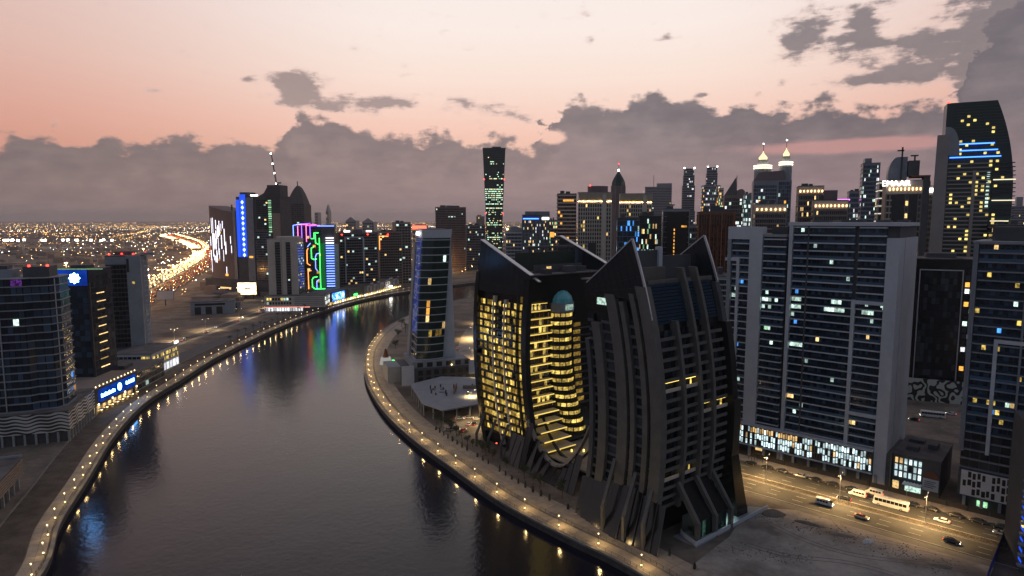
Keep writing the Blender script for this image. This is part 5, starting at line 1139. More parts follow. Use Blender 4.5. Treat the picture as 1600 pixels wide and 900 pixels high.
def gold_block(lab, uL, uR, v, Y, seed):
    p, rz, w, z = span(uL, uR, v, Y, Y + 4); b = Bld('residential_tower', lab, 'tower', p, rz, w, 32, z); b.box('wall', 0, w, 0, 32, 0, z - 8.4, 'beige')
    b.facade('front', .5, w - .5, 8, z - 10, 30, 14, slab=(.35, .25, 'beige'), pier=(.7, .7, 'beige'), win='glass', fw=.6, fh=.7, lit=.05, lits=('lit_yellow', 'lit_warm')); b.facade('right', .5, 31, 8, z - 10, 30, 9, pier=(.7, .5, 'beige'), win='glass', lit=.04, lits=('lit_yellow',))
    b.box('crown_wall', .6, w - .6, .6, 31.4, z - 8.4, z - .6, 'gold_wall')
    n = 26
    for i in range(n + 1): b.box('crown_fin', w * i / n - .22, w * i / n + .22, -.35, .55, z - 8.4, z, 'beige')
    for i in range(n): b.box('up_lamp', w * (i + .3) / n, w * (i + .7) / n, -.25, .2, z - 8.3, z - 7.9, 'strip_gold')
    b.box('roof', .4, w - .4, .4, 31.6, z - .6, z, 'roof'); b.box('pale_shaft', w * .72, w * .84, -1.4, .2, 0, z - 2, 'beige')
    b.box('dark_panel', w * .32, w * .56, -1.2, -.8, z - 58, z - 44, 'metal_dark')
    return b
b = gold_block('pale tower with golden lit crown behind the lit crescent tower', 903, 956, 300, 560, 1)
m = MB().cyl(b.W * .6, 14, b.H, b.H + 5.5, 9, 20); b.add(m, 'roof_drum', 'mauve'); b.box('beacon', b.W * .35, b.W * .35 + 1, 10, 11, b.H + 5.5, b.H + 6.6, 'beacon_red')
gold_block('second golden crowned tower between the minaret spire and dark glass blocks', 968, 1019, 302, 575, 2)
def minaret_tower():
    p, rz, w, z = span(956, 977, 290, 900, 900); b = Bld('spire_tower', 'slim tower with green pointed onion cap between the gold crowned blocks', 'tower', p, rz, w, w, z + 22); c = w / 2
    oc = lambda r, zz: [(c + r * math.cos(6.2832 * (i + .5) / 8), c + r * math.sin(6.2832 * (i + .5) / 8), zz) for i in range(8)]
    b.add(MB().loft([oc(w * .55, 0), oc(w * .55, z)]), 'shaft', 'mauve'); b.add(MB().loft([oc(w * .56 * q, z + 21 * t) for t, q in ((0, 1), (.25, .92), (.5, .68), (.75, .36), (.98, .04))]), 'cap', 'glass_green')
    fin = MB()
    for i in range(8): a = 6.2832 * (i + .5) / 8; fin.box(c + w * .56 * math.cos(a) - .5, c + w * .56 * math.cos(a) + .5, c + w * .56 * math.sin(a) - .5, c + w * .56 * math.sin(a) + .5, 0, z)
    b.add(fin, 'ribs', 'beige_dark', kind='stuff'); b.box('finial', c - .8, c + .8, c - .8, c + .8, z + 20.5, z + 23, 'lamp_white'); b.box('mast', c - .25, c + .25, c - .25, c + .25, z + 23, z + 30, 'metal_dark'); b.box('beacon', c - .6, c + .6, c - .6, c + .6, z + 30, z + 31.4, 'beacon_red')
minaret_tower()
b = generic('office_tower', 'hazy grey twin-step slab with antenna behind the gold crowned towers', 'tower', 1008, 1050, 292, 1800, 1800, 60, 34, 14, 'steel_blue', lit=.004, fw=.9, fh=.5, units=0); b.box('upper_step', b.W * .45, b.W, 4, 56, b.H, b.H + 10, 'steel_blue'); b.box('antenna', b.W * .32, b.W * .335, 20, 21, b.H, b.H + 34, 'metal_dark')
generic('office_block', 'dark blue glass block with bright blue lit floors', 'building', 965, 1000, 341, 430, 433, 26, 22, 10, 'concrete_dark', 'glass_blue', slab=(.25, .2, 'steel_blue'), fw=.95, fh=.9, lit=.13, lits=('lit_blue', 'lit_blue', 'lit_cool'), units=1)
generic('office_block', 'charcoal glass block with green and warm office lights', 'building', 998, 1034, 338, 455, 457, 26, 22, 10, 'black', 'glass', slab=(.25, .2, 'metal_dark'), fw=.95, fh=.9, lit=.14, lits=('lit_cool', 'lit_green', 'lit_warm'), units=2)
b = generic('hotel_block', 'black framed block with column of amber lights behind dark crescent', 'building', 1036, 1078, 327, 480, 482, 26, 22, 9, 'concrete', 'glass', fw=.95, fh=.92, lit=.0, units=1)
b.box('dark_face', b.W * .16, b.W * .92, -.5, -.2, 10, b.H - 2.6, 'black')
for i in range(13): b.box('lit_window', b.W * .42, b.W * .46, -.75, -.5, b.H - 16 - i * 2.7, b.H - 14.4 - i * 2.7, 'lit_amber')
for x, z in ((.7, 12), (.8, 12), (.72, 34), (.78, 40), (.68, 45)): b.box('lit_window', b.W * x, b.W * (x + .1), -.75, -.5, b.H - z - 1.4, b.H - z, 'lit_amber')
b.box('roof_mushroom', b.W * .35, b.W * .39, 8, 9, b.H + .5, b.H + 3, 'metal_dark'); b.box('roof_mushroom', b.W * .29, b.W * .45, 7, 10, b.H + 3, b.H + 3.8, 'metal_dark')
generic('apartment_block', 'grey low apartment block beside the black framed block', 'building', 1076, 1094, 352, 520, 520, 22, 16, 5, 'concrete', slab=(.5, .6, 'concrete'), lit=.12, lits=('lit_cool',), units=1)
b = generic('residential_tower', 'rust brown ribbed tower behind the dark crescent horns', 'tower', 1091, 1150, 332, 395, 385, 26, 30, 9, 'brick_red', 'glass_brown', slab=(.3, .3, 'brick_dark'), fw=.7, fh=.8, lit=.0, units=3)
for i in range(10): b.box('rib', b.W * (i + .02) / 9.6, b.W * (i + .22) / 9.6, -.9, -.1, 0, b.H - (8 if i % 3 else 0), 'brick_red' if i % 3 else 'brick_lit')
generic('apartment_block', 'grey-green balcony block low between dark crescent and pale frame tower', 'building', 1118, 1150, 432, 345, 335, 20, 18, 7, 'concrete', slab=(.5, .8, 'concrete_light'), lit=.04, lits=('lit_green',), units=1)
def stepped(lab, uL, uR, v, Y, steps, nf=44):
    p, rz, w, z = span(uL, uR, v, Y, Y); b = Bld('skyscraper', lab, 'tower', p, rz, w, w, z); prev = 0
    for k, (f, ins) in enumerate(steps):
        zz = z * f; b.box('tier', w * ins, w * (1 - ins), w * ins, w * (1 - ins), prev, zz, 'steel_blue'); a = MB(); lit = MB(); n = int(nf * (f - prev / z)); nb = 12
        for i in range(n):
            for j in range(nb):
                x = w * ins + w * (1 - 2 * ins) * (j + .15) / nb; q = prev + (zz - prev) * (i + .2) / n; (lit if R.random() < .07 else a).box(x, x + w * (1 - 2 * ins) / nb * .7, w * ins - .5, w * ins + .1, q, q + (zz - prev) / n * .55)
        b.add(a, 'glazing', 'glass', kind='stuff'); b.add(lit, 'lit_windows', 'lit_white', kind='stuff'); prev = zz
    for s_ in (.12, .85): b.box('corner_light', w * s_, w * s_ + 2.4, w * .1, w * .1 + 2, z, z + 2.2, 'lamp_white')
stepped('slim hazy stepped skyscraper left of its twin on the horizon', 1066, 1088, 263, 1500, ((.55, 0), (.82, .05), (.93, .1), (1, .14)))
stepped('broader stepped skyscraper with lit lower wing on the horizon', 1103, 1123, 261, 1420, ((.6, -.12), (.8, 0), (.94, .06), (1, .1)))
generic('office_block', 'blue-grey lower wing with many lights under the stepped skyscraper', 'building', 1097, 1126, 290, 1350, 1350, 40, 24, 12, 'steel_blue', 'glass_blue', lit=.2, lits=('lit_cool', 'lit_white', 'lit_amber'))
generic('apartment_block', 'small cream lit block between stepped skyscraper and wedge tower', 'building', 1124, 1131, 294, 1300, 1300, 24, 20, 3, 'beige', lit=.4, lits=('lit_warm', 'lit_green'), units=0)
def wedge():
    p, rz, w, z = span(1132, 1164, 305, 1050, 1050); b = Bld('office_tower', 'dark wedge topped tower with sharp slanted crown', 'tower', p, rz, w, 28, z + 28); b.box('wall', 0, w, 0, 28, 0, z, 'mauve')
    b.add(MB().loft([[(0, y, z), (w * .58, y, z), (w * .55, y, z + 29)] for y in (0, 14)]), 'wedge_crown', 'concrete_dark'); n = 8
    b.add(MB().loft([[(w * .60, y, z - 6), (w, y, z - 6)] + [(w * (.8 + .2 * math.cos(t)), y, z + 4 + 6 * math.sin(t)) for t in (0, .5, 1.0, 1.5, 2.2)] + [(w * .6, y, z + 7)] for y in (-1, 20)]), 'rounded_wing', 'mauve')
    b.box('mast', w * .58, w * .61, 6, 7, z, z + 32, 'metal_dark'); b.facade('front', 1, w - 1, 10, z - 4, 20, 9, slab=(.6, .4, 'mauve'), win='glass', lit=.12, lits=('lit_cool', 'lit_white'))
wedge()
generic('office_block', 'low blue-green glass block right of the wedge tower', 'building', 1163, 1182, 303, 1000, 1000, 26, 16, 7, 'steel_blue', 'glass_teal', lit=.3, lits=('lit_cool', 'lit_white'))
def dome_twins():
    p, rz, w, z = span(1178, 1238, 270, 880, 870); b = Bld('hotel_tower', 'blue-grey tower with slanted roof and two golden lit domed turrets', 'tower', p, rz, w, 40, z); b.box('wall', 0, w, 0, 40, 0, z - 10, 'steel_blue')
    b.add(MB().loft([[(0, 0, z - 10), (w * .8, -.5, z - 10), (w * .8, 40, z - 10), (0, 40, z - 10)], [(w * .14, 0, z + 1), (w * .8, -.5, z + 3), (w * .8, 40, z + 3), (w * .14, 40, z + 1)]]), 'slant_roof', 'mauve')
    b.facade('front', 1, w * .62, 20, z - 16, 26, 10, slab=(.5, .3, 'steel_blue'), win='glass_blue', lit=.1, lits=('lit_cool', 'lit_white', 'lit_warm')); b.facade('front', w * .66, w - 1, 20, z - 12, 26, 6, win='glass_blue', fw=.9, fh=.9, lit=.08, lits=('lit_amber', 'lit_cool'))
    for cx, zt, r in ((w * .25, z + 10, 11), (w * .86, z + 14, 8)):
        cy_ = 18; b.add(MB().cyl(cx, cy_, z - 12, zt, r, 12), 'turret', 'concrete'); b.add(MB().cyl(cx, cy_, zt - 3, zt - 1.6, r + 1, 16), 'light_ring', 'neon_cream'); b.add(MB().cyl(cx, cy_, zt, zt + 1.4, r + 1, 16), 'light_ring', 'neon_cream')
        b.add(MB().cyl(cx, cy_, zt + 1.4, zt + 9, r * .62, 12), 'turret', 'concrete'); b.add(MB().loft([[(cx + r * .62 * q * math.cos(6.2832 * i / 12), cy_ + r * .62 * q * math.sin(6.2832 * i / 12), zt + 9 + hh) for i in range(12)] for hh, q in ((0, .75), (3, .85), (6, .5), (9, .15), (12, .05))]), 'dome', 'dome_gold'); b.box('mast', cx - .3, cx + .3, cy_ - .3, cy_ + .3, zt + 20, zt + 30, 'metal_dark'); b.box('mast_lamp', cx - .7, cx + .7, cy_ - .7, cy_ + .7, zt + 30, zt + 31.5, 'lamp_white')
dome_twins()
def lamp_crown(lab, uL, uR, v, Y, D=24, nb=9, sign=None, wall='beige_dark'):
    b = generic('hotel_block', lab, 'building', uL, uR, v, Y, Y, D, 20, nb, wall, 'glass', slab=(.5, .4, wall), lit=.04, lits=('lit_warm',), top=6)
    for i in range(max(4, nb - 2)): b.box('crown_lamp', b.W * (i + .4) / max(4, nb - 2), b.W * (i + .4) / max(4, nb - 2) + .7, -.9, -.3, b.H - 5, b.H - 3.4, 'lamp_crown')
    b.box('crown_wall', .2, b.W - .2, -.28, -.05, b.H - 6.4, b.H - .3, 'beige'); return b
lamp_crown('brown hotel block with row of crown lamps below the domed turrets', 1180, 1230, 319, 520)
lamp_crown('dark hotel block with amber crown lamps beside the domed tower', 1248, 1288, 291, 560)
b = lamp_crown('lower hotel wing with long row of amber crown lamps', 1272, 1326, 313, 500, nb=11); b.box('roof_unit', b.W * .3, b.W * .7, 6, 14, b.H, b.H + 8, 'mauve')
b = generic('office_block', 'small hazy block with violet roof light', 'building', 1304, 1328, 312, 720, 720, 24, 14, 7, 'mauve', lit=.05, units=0); b.box('roof_light', 0, b.W, -.5, .1, b.H - .6, b.H + .6, 'neon_violet2')
generic('office_block', 'blue-grey glass block before the slim stepped tower', 'building', 1327, 1350, 299, 760, 760, 24, 18, 8, 'steel_blue', 'glass_blue', lit=.15, lits=('lit_cool', 'lit_white'))
b = generic('office_tower', 'slim dark stepped tower with cool office lights near the lettered tower', 'tower', 1349, 1376, 255, 640, 640, 24, 30, 8, 'steel_blue', 'glass_blue', slab=(.3, .3, 'steel_blue'), lit=.14, lits=('lit_cool', 'lit_white'), units=0); b.box('upper_step', b.W * .1, b.W * .5, 2, 20, b.H, b.H + 5, 'steel_blue')
b = generic('apartment_block', 'narrow block with bright floor lines beside the lettered tower', 'building', 1374, 1388, 283, 560, 560, 22, 16, 1, 'concrete', 'glass', slab=(.4, .4, 'neon_cream2'), units=0)
def lettered():
    p, rz, w, z = span(1385, 1452, 281, 470, 465); b = Bld('office_tower', 'brown tower with white EMAAR letters and crown lamps', 'tower', p, rz, w, 26, z); b.box('wall', 0, w, 0, 26, 0, z, 'beige_dark'); b.facade('front', .5, w * .30, 10, z - 10, 24, 3, slab=(.6, .3, 'beige'), win='glass', fw=.6, lit=.05); b.box('dark_face', w * .16, w * .46, -.5, -.1, 5, z - 10.5, 'black_gloss'); b.box('dark_face', w * .56, w * .76, -.5, -.1, 5, z - 10.5, 'black_gloss')
    b.facade('front', w * .48, w * .55, 10, z - 10, 24, 1, win='glass', lit=.1); b.facade('front', w * .78, w * .84, 10, z - 10, 24, 1, win='glass', lit=.1); b.box('crown_wall', 0, w * .86, -.7, 0, z - 10, z - .5, 'beige'); b.box('dark_shaft', w * .87, w + .4, -1.2, 10, 0, z + 2, 'concrete_dark'); b.box('crown_slab', w * .6, w * 1.02, -1.6, 20, z + 2, z + 3, 'brick_red')
    for i in range(9): b.box('crown_lamp', w * (.08 + .09 * i), w * (.08 + .09 * i) + .6, -1.2, -.75, z - 7.5, z - 5.6, 'lamp_crown')
    text_mesh('EMAAR', 5.6, .25, 'sign_white', 'sign_lettering', b.e, (w * .23, -1.3, z - 4.2), (math.pi / 2, 0, 0), 'white glowing EMAAR letters')
    n = 10; b.add(MB().loft([[(w * .05, y, z)] + [(w * (.28 - .23 * math.cos(math.pi / 2 * i / n)), y, z + 4 + 13 * math.sin(math.pi / 2 * i / n)) for i in range(n + 1)] + [(w * .5, y, z + 17), (w * .5, y, z)] for y in (6, 20)]), 'curved_crown', 'steel_blue')
    b.box('plant_block', w * .52, w * .78, 4, 18, z + 3, z + 14, 'concrete_dark'); b.box('davit_mast', w * .34, w * .38, 5, 6, z, z + 24, 'metal_dark'); b.box('davit_arm', w * .24, w * .4, 5, 6, z + 21, z + 22, 'metal_dark'); b.box('davit_mast', w * .64, w * .68, 5, 6, z + 14, z + 18, 'metal_dark'); b.box('davit_arm', w * .56, w * .74, 5, 6, z + 17, z + 18, 'metal_dark')
lettered()
b = generic('apartment_block', 'pale block with lit roof sign right of the lettered tower', 'building', 1449, 1470, 291, 500, 498, 24, 24, 6, 'beige', 'glass', fw=.55, lit=.04, units=1); b.box('roof_sign', .4, b.W * .62, -.8, -.3, b.H - 4.5, b.H - 1.5, 'sign_white')
def curved_tower():
    Y = 455; p = at(1483, 160, Y); z = p.z; a = at(1470, 405, Y); w = 41.0; b = Bld('skyscraper', 'tall curved dark tower with blue light lines and pale side wall', 'tower', (p.x + 1.5, Y + 4), RAD(-27), w, 30, z)
    prof = lambda t: w * (1 - .30 * max(0, (t - .62) / .38) ** 2.2)
    hs = [z * i / 40 for i in range(41)]; b.add(MB().loft([[(0, 0, q), (prof(q / z), 0, q), (prof(q / z), 16, q), (0, 16, q)] for q in hs]), 'body', 'glass_green')
    b.add(MB().loft([[(-4.5 - 1.5 * (1 - q / z), -1.5, q), (3.0 - .6 * q / z, -1.5, q), (3.0, 9, q), (-3.5, 9, q)] for q in [z * .88 * i / 8 for i in range(9)]]), 'side_wall', 'concrete_warm')
    n = 12; b.add(MB().loft([[(0, yy, z * .80), (9, yy, z * .80)] + [(9 * math.cos(math.pi / 2 * i / n) ** .7, yy, z * .80 + z * .11 * math.sin(math.pi / 2 * i / n)) for i in range(1, n + 1)] for yy in (-1.2, -.2)]), 'quarter_arch', 'concrete')
    nf = 50; h = z * .78 / nf; lit = MB(); lo = MB()
    for i in range(nf):
        q = h * i; b.box('floor_slab', 3, w * .68, -1.5, .2, q, q + .9, 'concrete_warm') if i > 10 else None
        if i > 10: b.box('balcony_slab', w * .72, prof(q / z) + 1.2, -1.6, .2, q, q + .6, 'metal_dark' if i % 5 else 'neon_cream3')
    for i in range(95):
        q = R.uniform(.28, .95) * z; q = round(q / h) * h + 1; x = 5 + 3.6 * R.randrange(0, int((prof(q / z) - 8) / 3.6)); (lit).box(x, x + 1.6, -.5, -.1, q, q + 1.5)
    b.add(lit, 'lit_windows', 'lit_yellow2', kind='stuff')
    for k, q in enumerate((.79, .815, .84)): b.box('light_line', 3.5 + k * 1.2, w * (.80 - .05 * k), -.9, -.3, z * q, z * q + .7, 'neon_blue')
    for i in range(10): b.box('cool_light', w * .63, w * .67, -.8, -.3, z * .60 + i * 2.6, z * .60 + i * 2.6 + 1.6, 'lit_cool')
    for x in (w * .45,): b.box('pier', x - 1, x + 1, -1.9, 0, 0, z * .74, 'concrete_warm')
    b.box('beacon', .4, 1.4, 0, 1, z, z + 1, 'beacon_red'); up = MB()
    for i in range(14):
        q = z * (.84 + .011 * i); up.box(6, prof(q / z) - .5, -.22, -.02, q, q + .2)
    b.add(up, 'glass_joints', 'metal_dark', kind='stuff')
curved_tower()
generic('apartment_block', 'dark block filling the gap behind the right edge tower', 'building', 1552, 1620, 352, 420, 420, 26, 20, 16, 'concrete_dark', slab=(.5, .5, 'concrete'), lit=.06, lits=('lit_warm', 'lit_amber'))
b = generic('spire_tower', 'far hazy stepped spire at the right edge of the skyline', 'tower', 1581, 1606, 322, 1700, 1700, 40, 16, 8, 'steel_blue', lit=.02, units=0); b.box('upper_step', b.W * .3, b.W * .7, 6, 30, b.H, b.H + 24, 'steel_blue')
# far hazy points on the horizon left of centre
for i, (u, v, wpx, Y, lab) in enumerate(((494, 332, 5, 3600, 'tiny hazy block on the horizon left of the far spire'), (511, 330, 4, 3800, 'tiny hazy pointed tower far behind the neon building'), (548, 345, 16, 2600, 'hazy low gabled hall far behind the neon building'), (575, 347, 18, 2500, 'second hazy gabled hall far behind the grey frame tower'), (655, 352, 22, 1500, 'far low block with red lit sign behind the leaning tower'), (1490, 330, 30, 900, 'low dark block between lettered tower and curved tower'))):
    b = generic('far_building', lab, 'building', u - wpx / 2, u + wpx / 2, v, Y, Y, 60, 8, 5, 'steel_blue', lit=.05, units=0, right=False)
    if i == 4: b.box('red_sign', 0, b.W, -1, -.2, b.H - 9, b.H - 1, 'neon_red')
    if i in (2, 3): b.add(MB().loft([[(0, y, b.H), (b.W, y, b.H), (b.W / 2, y, b.H + 16)] for y in (0, 60)]), 'gable_roof', 'steel_blue')
    if i == 1: b.add(MB().loft([[(0, 0, b.H), (b.W, 0, b.H), (b.W, 60, b.H), (0, 60, b.H)], [(b.W * .45, 20, b.H + 40), (b.W * .55, 20, b.H + 40), (b.W * .55, 40, b.H + 40), (b.W * .45, 40, b.H + 40)]]), 'spire', 'steel_blue')
# blue lit tower cropped by the right edge, with its hoarding
def hoarding():
    A = [Vector((*G(u, v), 0)) for u, v in ((1568, 841), (1543, 905), (1535, 940))]; e = empty('site_hoarding', A[0], 0, 'blue site hoarding around dark pit in the lower right corner', 'hoarding')
    for i, (a, q) in enumerate(zip(A, A[1:])):
        n = 8
        for k in range(n):
            p0 = a.lerp(q, k / n) - A[0]; p1 = a.lerp(q, (k + .97) / n) - A[0]; m = MB(); dn = Vector((.08, .02, 0)); m.loft([[p0, p1, p1 + Vector((0, 0, 2.6)), p0 + Vector((0, 0, 2.6))], [p0 + dn, p1 + dn, p1 + dn + Vector((0, 0, 2.6)), p0 + dn + Vector((0, 0, 2.6))]]); m.build('panel', 'hoarding_blue', e)
    MB().poly([(*G(1570, 842), .06), (*G(1545, 906), .06), (*G(1540, 945), .06), (*G(1690, 945), .06), (*G(1690, 860), .06)]).build('pit', 'dirt', kind='structure')
    p = Vector((*G(1597, 900), 0)); b = Bld('residential_tower', 'blue lit tower edge cropped at the lower right of the picture', 'tower', (p.x + 1.2, p.y + 2), RROT + .28, 24, 20, 42); b.box('wall', 0, 24, 0, 20, 0, 42, 'concrete_dark')
    for f in range(13): b.box('floor_slab', -1.2, 24, -1.2, .2, 2 + f * 3.1, 2.5 + f * 3.1, 'steel_blue'); b.fpiece('light_strip', 'deep_blue', 'left', .2, 3, .05, .2, 2.6 + f * 3.1, 3.2 + f * 3.1)
    for f in (3, 8): b.fpiece('lit_window', 'lit_yellow', 'left', .6, 2.4, .05, .3, 3.6 + f * 3.1, 5 + f * 3.1)
hoarding()

# ------------------------------------------------------------------ vehicles
def wheel_mesh(r, w, mat, n=16):
    m = MB(); m.loft([[(r * q * math.cos(6.2832 * i / n), y, r * q * math.sin(6.2832 * i / n)) for i in range(n)] for y, q in ((-w / 2, .9), (-w * .35, 1), (w * .35, 1), (w / 2, .9))]); return m.mesh(mat, 'wheel')
_TY, _RI = wheel_mesh(.33, .24, 'rubber'), wheel_mesh(.19, .26, 'metal_light', 10)
def put_wheels(root, xs, hw, s=1.0):
    for x in xs:
        for y in (-hw, hw):
            t = bpy.data.objects.new('wheel', _TY); col.objects.link(t); t.parent = root; t.location = (x, y, .33 * s); t.scale = (s, 1, s)
            q = bpy.data.objects.new('rim', _RI); col.objects.link(q); q.parent = t
def car_proto(paint, lit=True, taxi=None):
    e = empty('car', (0, 0, 0), 0, 'x', 'car')
    def sec(x, zb, zt, hw, k=.12): return [(x, -hw + k, zb), (x, hw - k, zb), (x, hw, zb + .22), (x, hw, zt - .2), (x, hw - k, zt), (x, -hw + k, zt), (x, -hw, zt - .2), (x, -hw, zb + .22)]
    MB().loft([sec(-2.22, .42, .82, .74), sec(-2.1, .3, .98, .86), (sec(-1.4, .24, 1.02, .89)), sec(0, .22, .98, .9), sec(.9, .24, .98, .9), sec(1.6, .26, .88, .88), sec(2.1, .32, .76, .82), sec(2.25, .42, .68, .7)]).build('body', paint, e, smooth=False)
    rg = lambda x0, x1, hw, z: [(x0, -hw, z), (x1, -hw, z), (x1, hw, z), (x0, hw, z)]
    MB().loft([rg(-1.75, 1.15, .80, .95), rg(-1.25, .35, .62, 1.40)]).build('windows', 'glass_car', e)
    MB().loft([rg(-1.3, .42, .66, 1.37), rg(-1.18, .28, .58, 1.46)]).build('roof', taxi or paint, e)
    for y in (-.6, .6): piece('headlight', 'head_white' if lit else 'metal_light', e, 2.12, 2.27, y - .18, y + .18, .55, .68); piece('tail_light', 'tail_red' if lit else 'car_red', e, -2.26, -2.12, y - .2, y + .2, .66, .8)
    put_wheels(e, (-1.35, 1.4), .80); piece('bumper', 'metal_dark', e, 2.1, 2.3, -.6, .6, .3, .42)
    if taxi: piece('roof_sign', 'lit_warm', e, -.6, -.35, -.3, .3, 1.46, 1.6)
    return e
def van_proto(L, hh, hw, nwin, name, cat, paint='car_white', xs=None, s=1.0):
    e = empty(name, (0, 0, 0), 0, 'x', cat)
    def sec(x, zb, zt, w, k=.15): return [(x, -w + .05, zb), (x, w - .05, zb), (x, w, zb + .3), (x, w, zt - .3), (x, w - k, zt), (x, -w + k, zt), (x, -w, zt - .3), (x, -w, zb + .3)]
    f = L / 2; nose = 1.3 if L < 7 else .35
    MB().loft([sec(-f, .5, hh - .12, hw * .94), sec(-f + .15, .35, hh, hw), sec(f - nose, .35, hh, hw), sec(f - nose * .45, .35, hh - (.75 if L < 7 else .1), hw * .97), sec(f - .1, .38, 1.15 if L < 7 else hh - .4, hw * .93), sec(f, .5, .95 if L < 7 else hh - 1.0, hw * .85)]).build('body', paint, e)
    x0, x1 = -f + .5, f - nose - .1; w = (x1 - x0) / nwin; zt, zb = hh - .38, hh * .54
    for i in range(nwin):
        for sgn in (-1, 1): piece('side_window', 'glass_car', e, x0 + i * w + .06, x0 + (i + 1) * w - .06, sgn * hw - .03, sgn * hw + .03, zb, zt)
    MB().loft([[(f - nose + .06, -hw * .86, hh - .2), (f - nose + .06, hw * .86, hh - .2), (f - nose * .25, hw * .84, hh * .58), (f - nose * .25, -hw * .84, hh * .58)], [(f - nose + .16, -hw * .86, hh - .16), (f - nose + .16, hw * .86, hh - .16), (f - nose * .25 + .1, hw * .84, hh * .58 + .04), (f - nose * .25 + .1, -hw * .84, hh * .58 + .04)]]).build('windscreen', 'glass_car', e)
    piece('rear_window', 'glass_car', e, -f - .03, -f + .1, -hw * .75, hw * .75, zb, zt)
    for y in (-.65 * hw, .65 * hw): piece('headlight', 'head_white', e, f - .1, f + .06, y - .2, y + .2, .6, .8); piece('tail_light', 'tail_red', e, -f - .06, -f + .08, y - .15, y + .15, .7, 1.05)
    put_wheels(e, xs or (-f + 1.1, f - 1.2), hw - .1, s); piece('roof_rack' if L < 7 else 'roof_vent', 'concrete_light', e, -1.0, 1.0, -.5, .5, hh - .02, hh + .12); return e
PROTO = {k: car_proto(m) for k, m in (('white', 'car_white'), ('silver', 'car_silver'), ('dark', 'car_dark'), ('red', 'car_red'), ('blue', 'car_blue'))}
PROTO['taxi'] = car_proto('car_cream', True, 'car_red'); PROTO.update({'p' + k: car_proto(m, False) for k, m in (('dark', 'car_dark'), ('silver', 'car_silver'), ('white', 'car_white'))})
PROTO['van'] = van_proto(5.6, 2.25, .95, 4, 'minivan', 'van'); PROTO['bus'] = van_proto(10.8, 3.1, 1.25, 8, 'bus', 'bus', xs=(-3.2, 3.7), s=1.4)
_used = set()
def park(kind, xy, ang, label, group):
    o = PROTO[kind] if kind not in _used else copy_tree(PROTO[kind]); _used.add(kind)
    o.location = (xy[0], xy[1], .05); o.rotation_euler = (0, 0, ang); o['label'] = label; o['group'] = group; return o
A_OUT, A_IN = math.atan2(RDIR.y, RDIR.x), math.atan2(-RDIR.y, -RDIR.x)
for kind, u, v, a, lab in (('van', 1288, 789, A_OUT, 'white minivan alone on the near carriageway'), ('van', 1340, 775, A_IN, 'white minivan behind another one on the far carriageway'), ('van', 1366, 773, A_IN, 'white minivan nearest the annex kerb'), ('bus', 1392, 793, A_IN, 'white coach on the far carriageway beside the grass median'),
                           ('taxi', 1346, 810, A_OUT, 'cream taxi with red roof on the near carriageway'), ('white', 1472, 816, A_IN, 'white car showing red tail lights on the far carriageway'), ('dark', 1487, 848, A_OUT, 'black car with headlights on the near carriageway'), ('silver', 1565, 836, A_IN, 'silver car entering at the right edge of the road'), ('dark', 1319, 781, A_IN, 'black car beside the grass median near the minivans')):
    park(kind, G(u, v), a, lab, 'traffic on the main road')
for i in range(15):
    p = road_pt(1 + i * 6.3 + R.uniform(-.5, .5), 13.4); 
    if i in (7, 8): continue
    park(R.choice(('pdark', 'pdark', 'psilver')), p, A_IN, nth(i) + ' parked car along the tower kerb, counted from the crescent tower', 'cars parked along the kerb')
for i, (u, v, k, a) in enumerate(((702, 673, 'psilver', .2), (711, 672, 'blue', .2), (724, 674, 'red', 1.3), (718, 655, 'white', .1), (733, 654, 'white', .1), (746, 656, 'white', .3), (733, 664, 'white', 1.4), (741, 664, 'dark', 1.4), (700, 660, 'pdark', .1))):
    park(k, G(u, v), a, ('silver car at the near corner of parking yard', 'blue car next to the silver one in the parking yard', 'red car with tail lights glowing in the parking yard', 'first white car in the row under the deck edge', 'second white car in the row under the deck edge', 'third white car in the row under the deck edge', 'white car turned sideways in middle of parking yard', 'black car turned sideways in the parking yard', 'black car under the deck edge')[i], 'cars in the parking yard')
for i, t in enumerate((.07, .13, .16, .22, .25, .28, .33, .36, .40, .43, .47, .52, .56)):
    p = lr[int(t * (len(lr) - 1))]; q = lr[int(t * (len(lr) - 1)) + 1]; n = Vector((-(q - p).y, (q - p).x, 0)).normalized()
    park(R.choice(('white', 'silver', 'dark')), p + n * (2.2 if i % 2 else -2.2), math.atan2((q - p).y, (q - p).x) + (math.pi if i % 2 else 0), nth(i) + ' car on the far bank service road, counted from the grey tower', 'cars on the service road')
for i, (u, v, k) in enumerate(((415, 487, 'bus'), (430, 486.5, 'bus'))): park(k, G(u, v), .5, ('first', 'second')[i] + ' coach parked before the beige tower podium', 'coaches at the podium')
park('bus', G(1457, 652), A_IN + .3, 'pale coach parked behind the slab tower', 'vehicles behind the slab tower'); park('white', G(1486, 648), A_IN, 'white car parked beyond the coach behind slab tower', 'vehicles behind the slab tower'); park('dark', G(1428, 657), A_IN, 'black car parked beside the coach behind slab tower', 'vehicles behind the slab tower')
for i, (u, v, lab) in enumerate(((716, 545, 'first white car on curved road past the leaning tower'), (744, 560, 'second white car on curved road past the leaning tower'), (742, 600, 'third white car on curved road near the lit crescent'))): park('white', G(u, v), 1.4, lab, 'cars on the curved road')

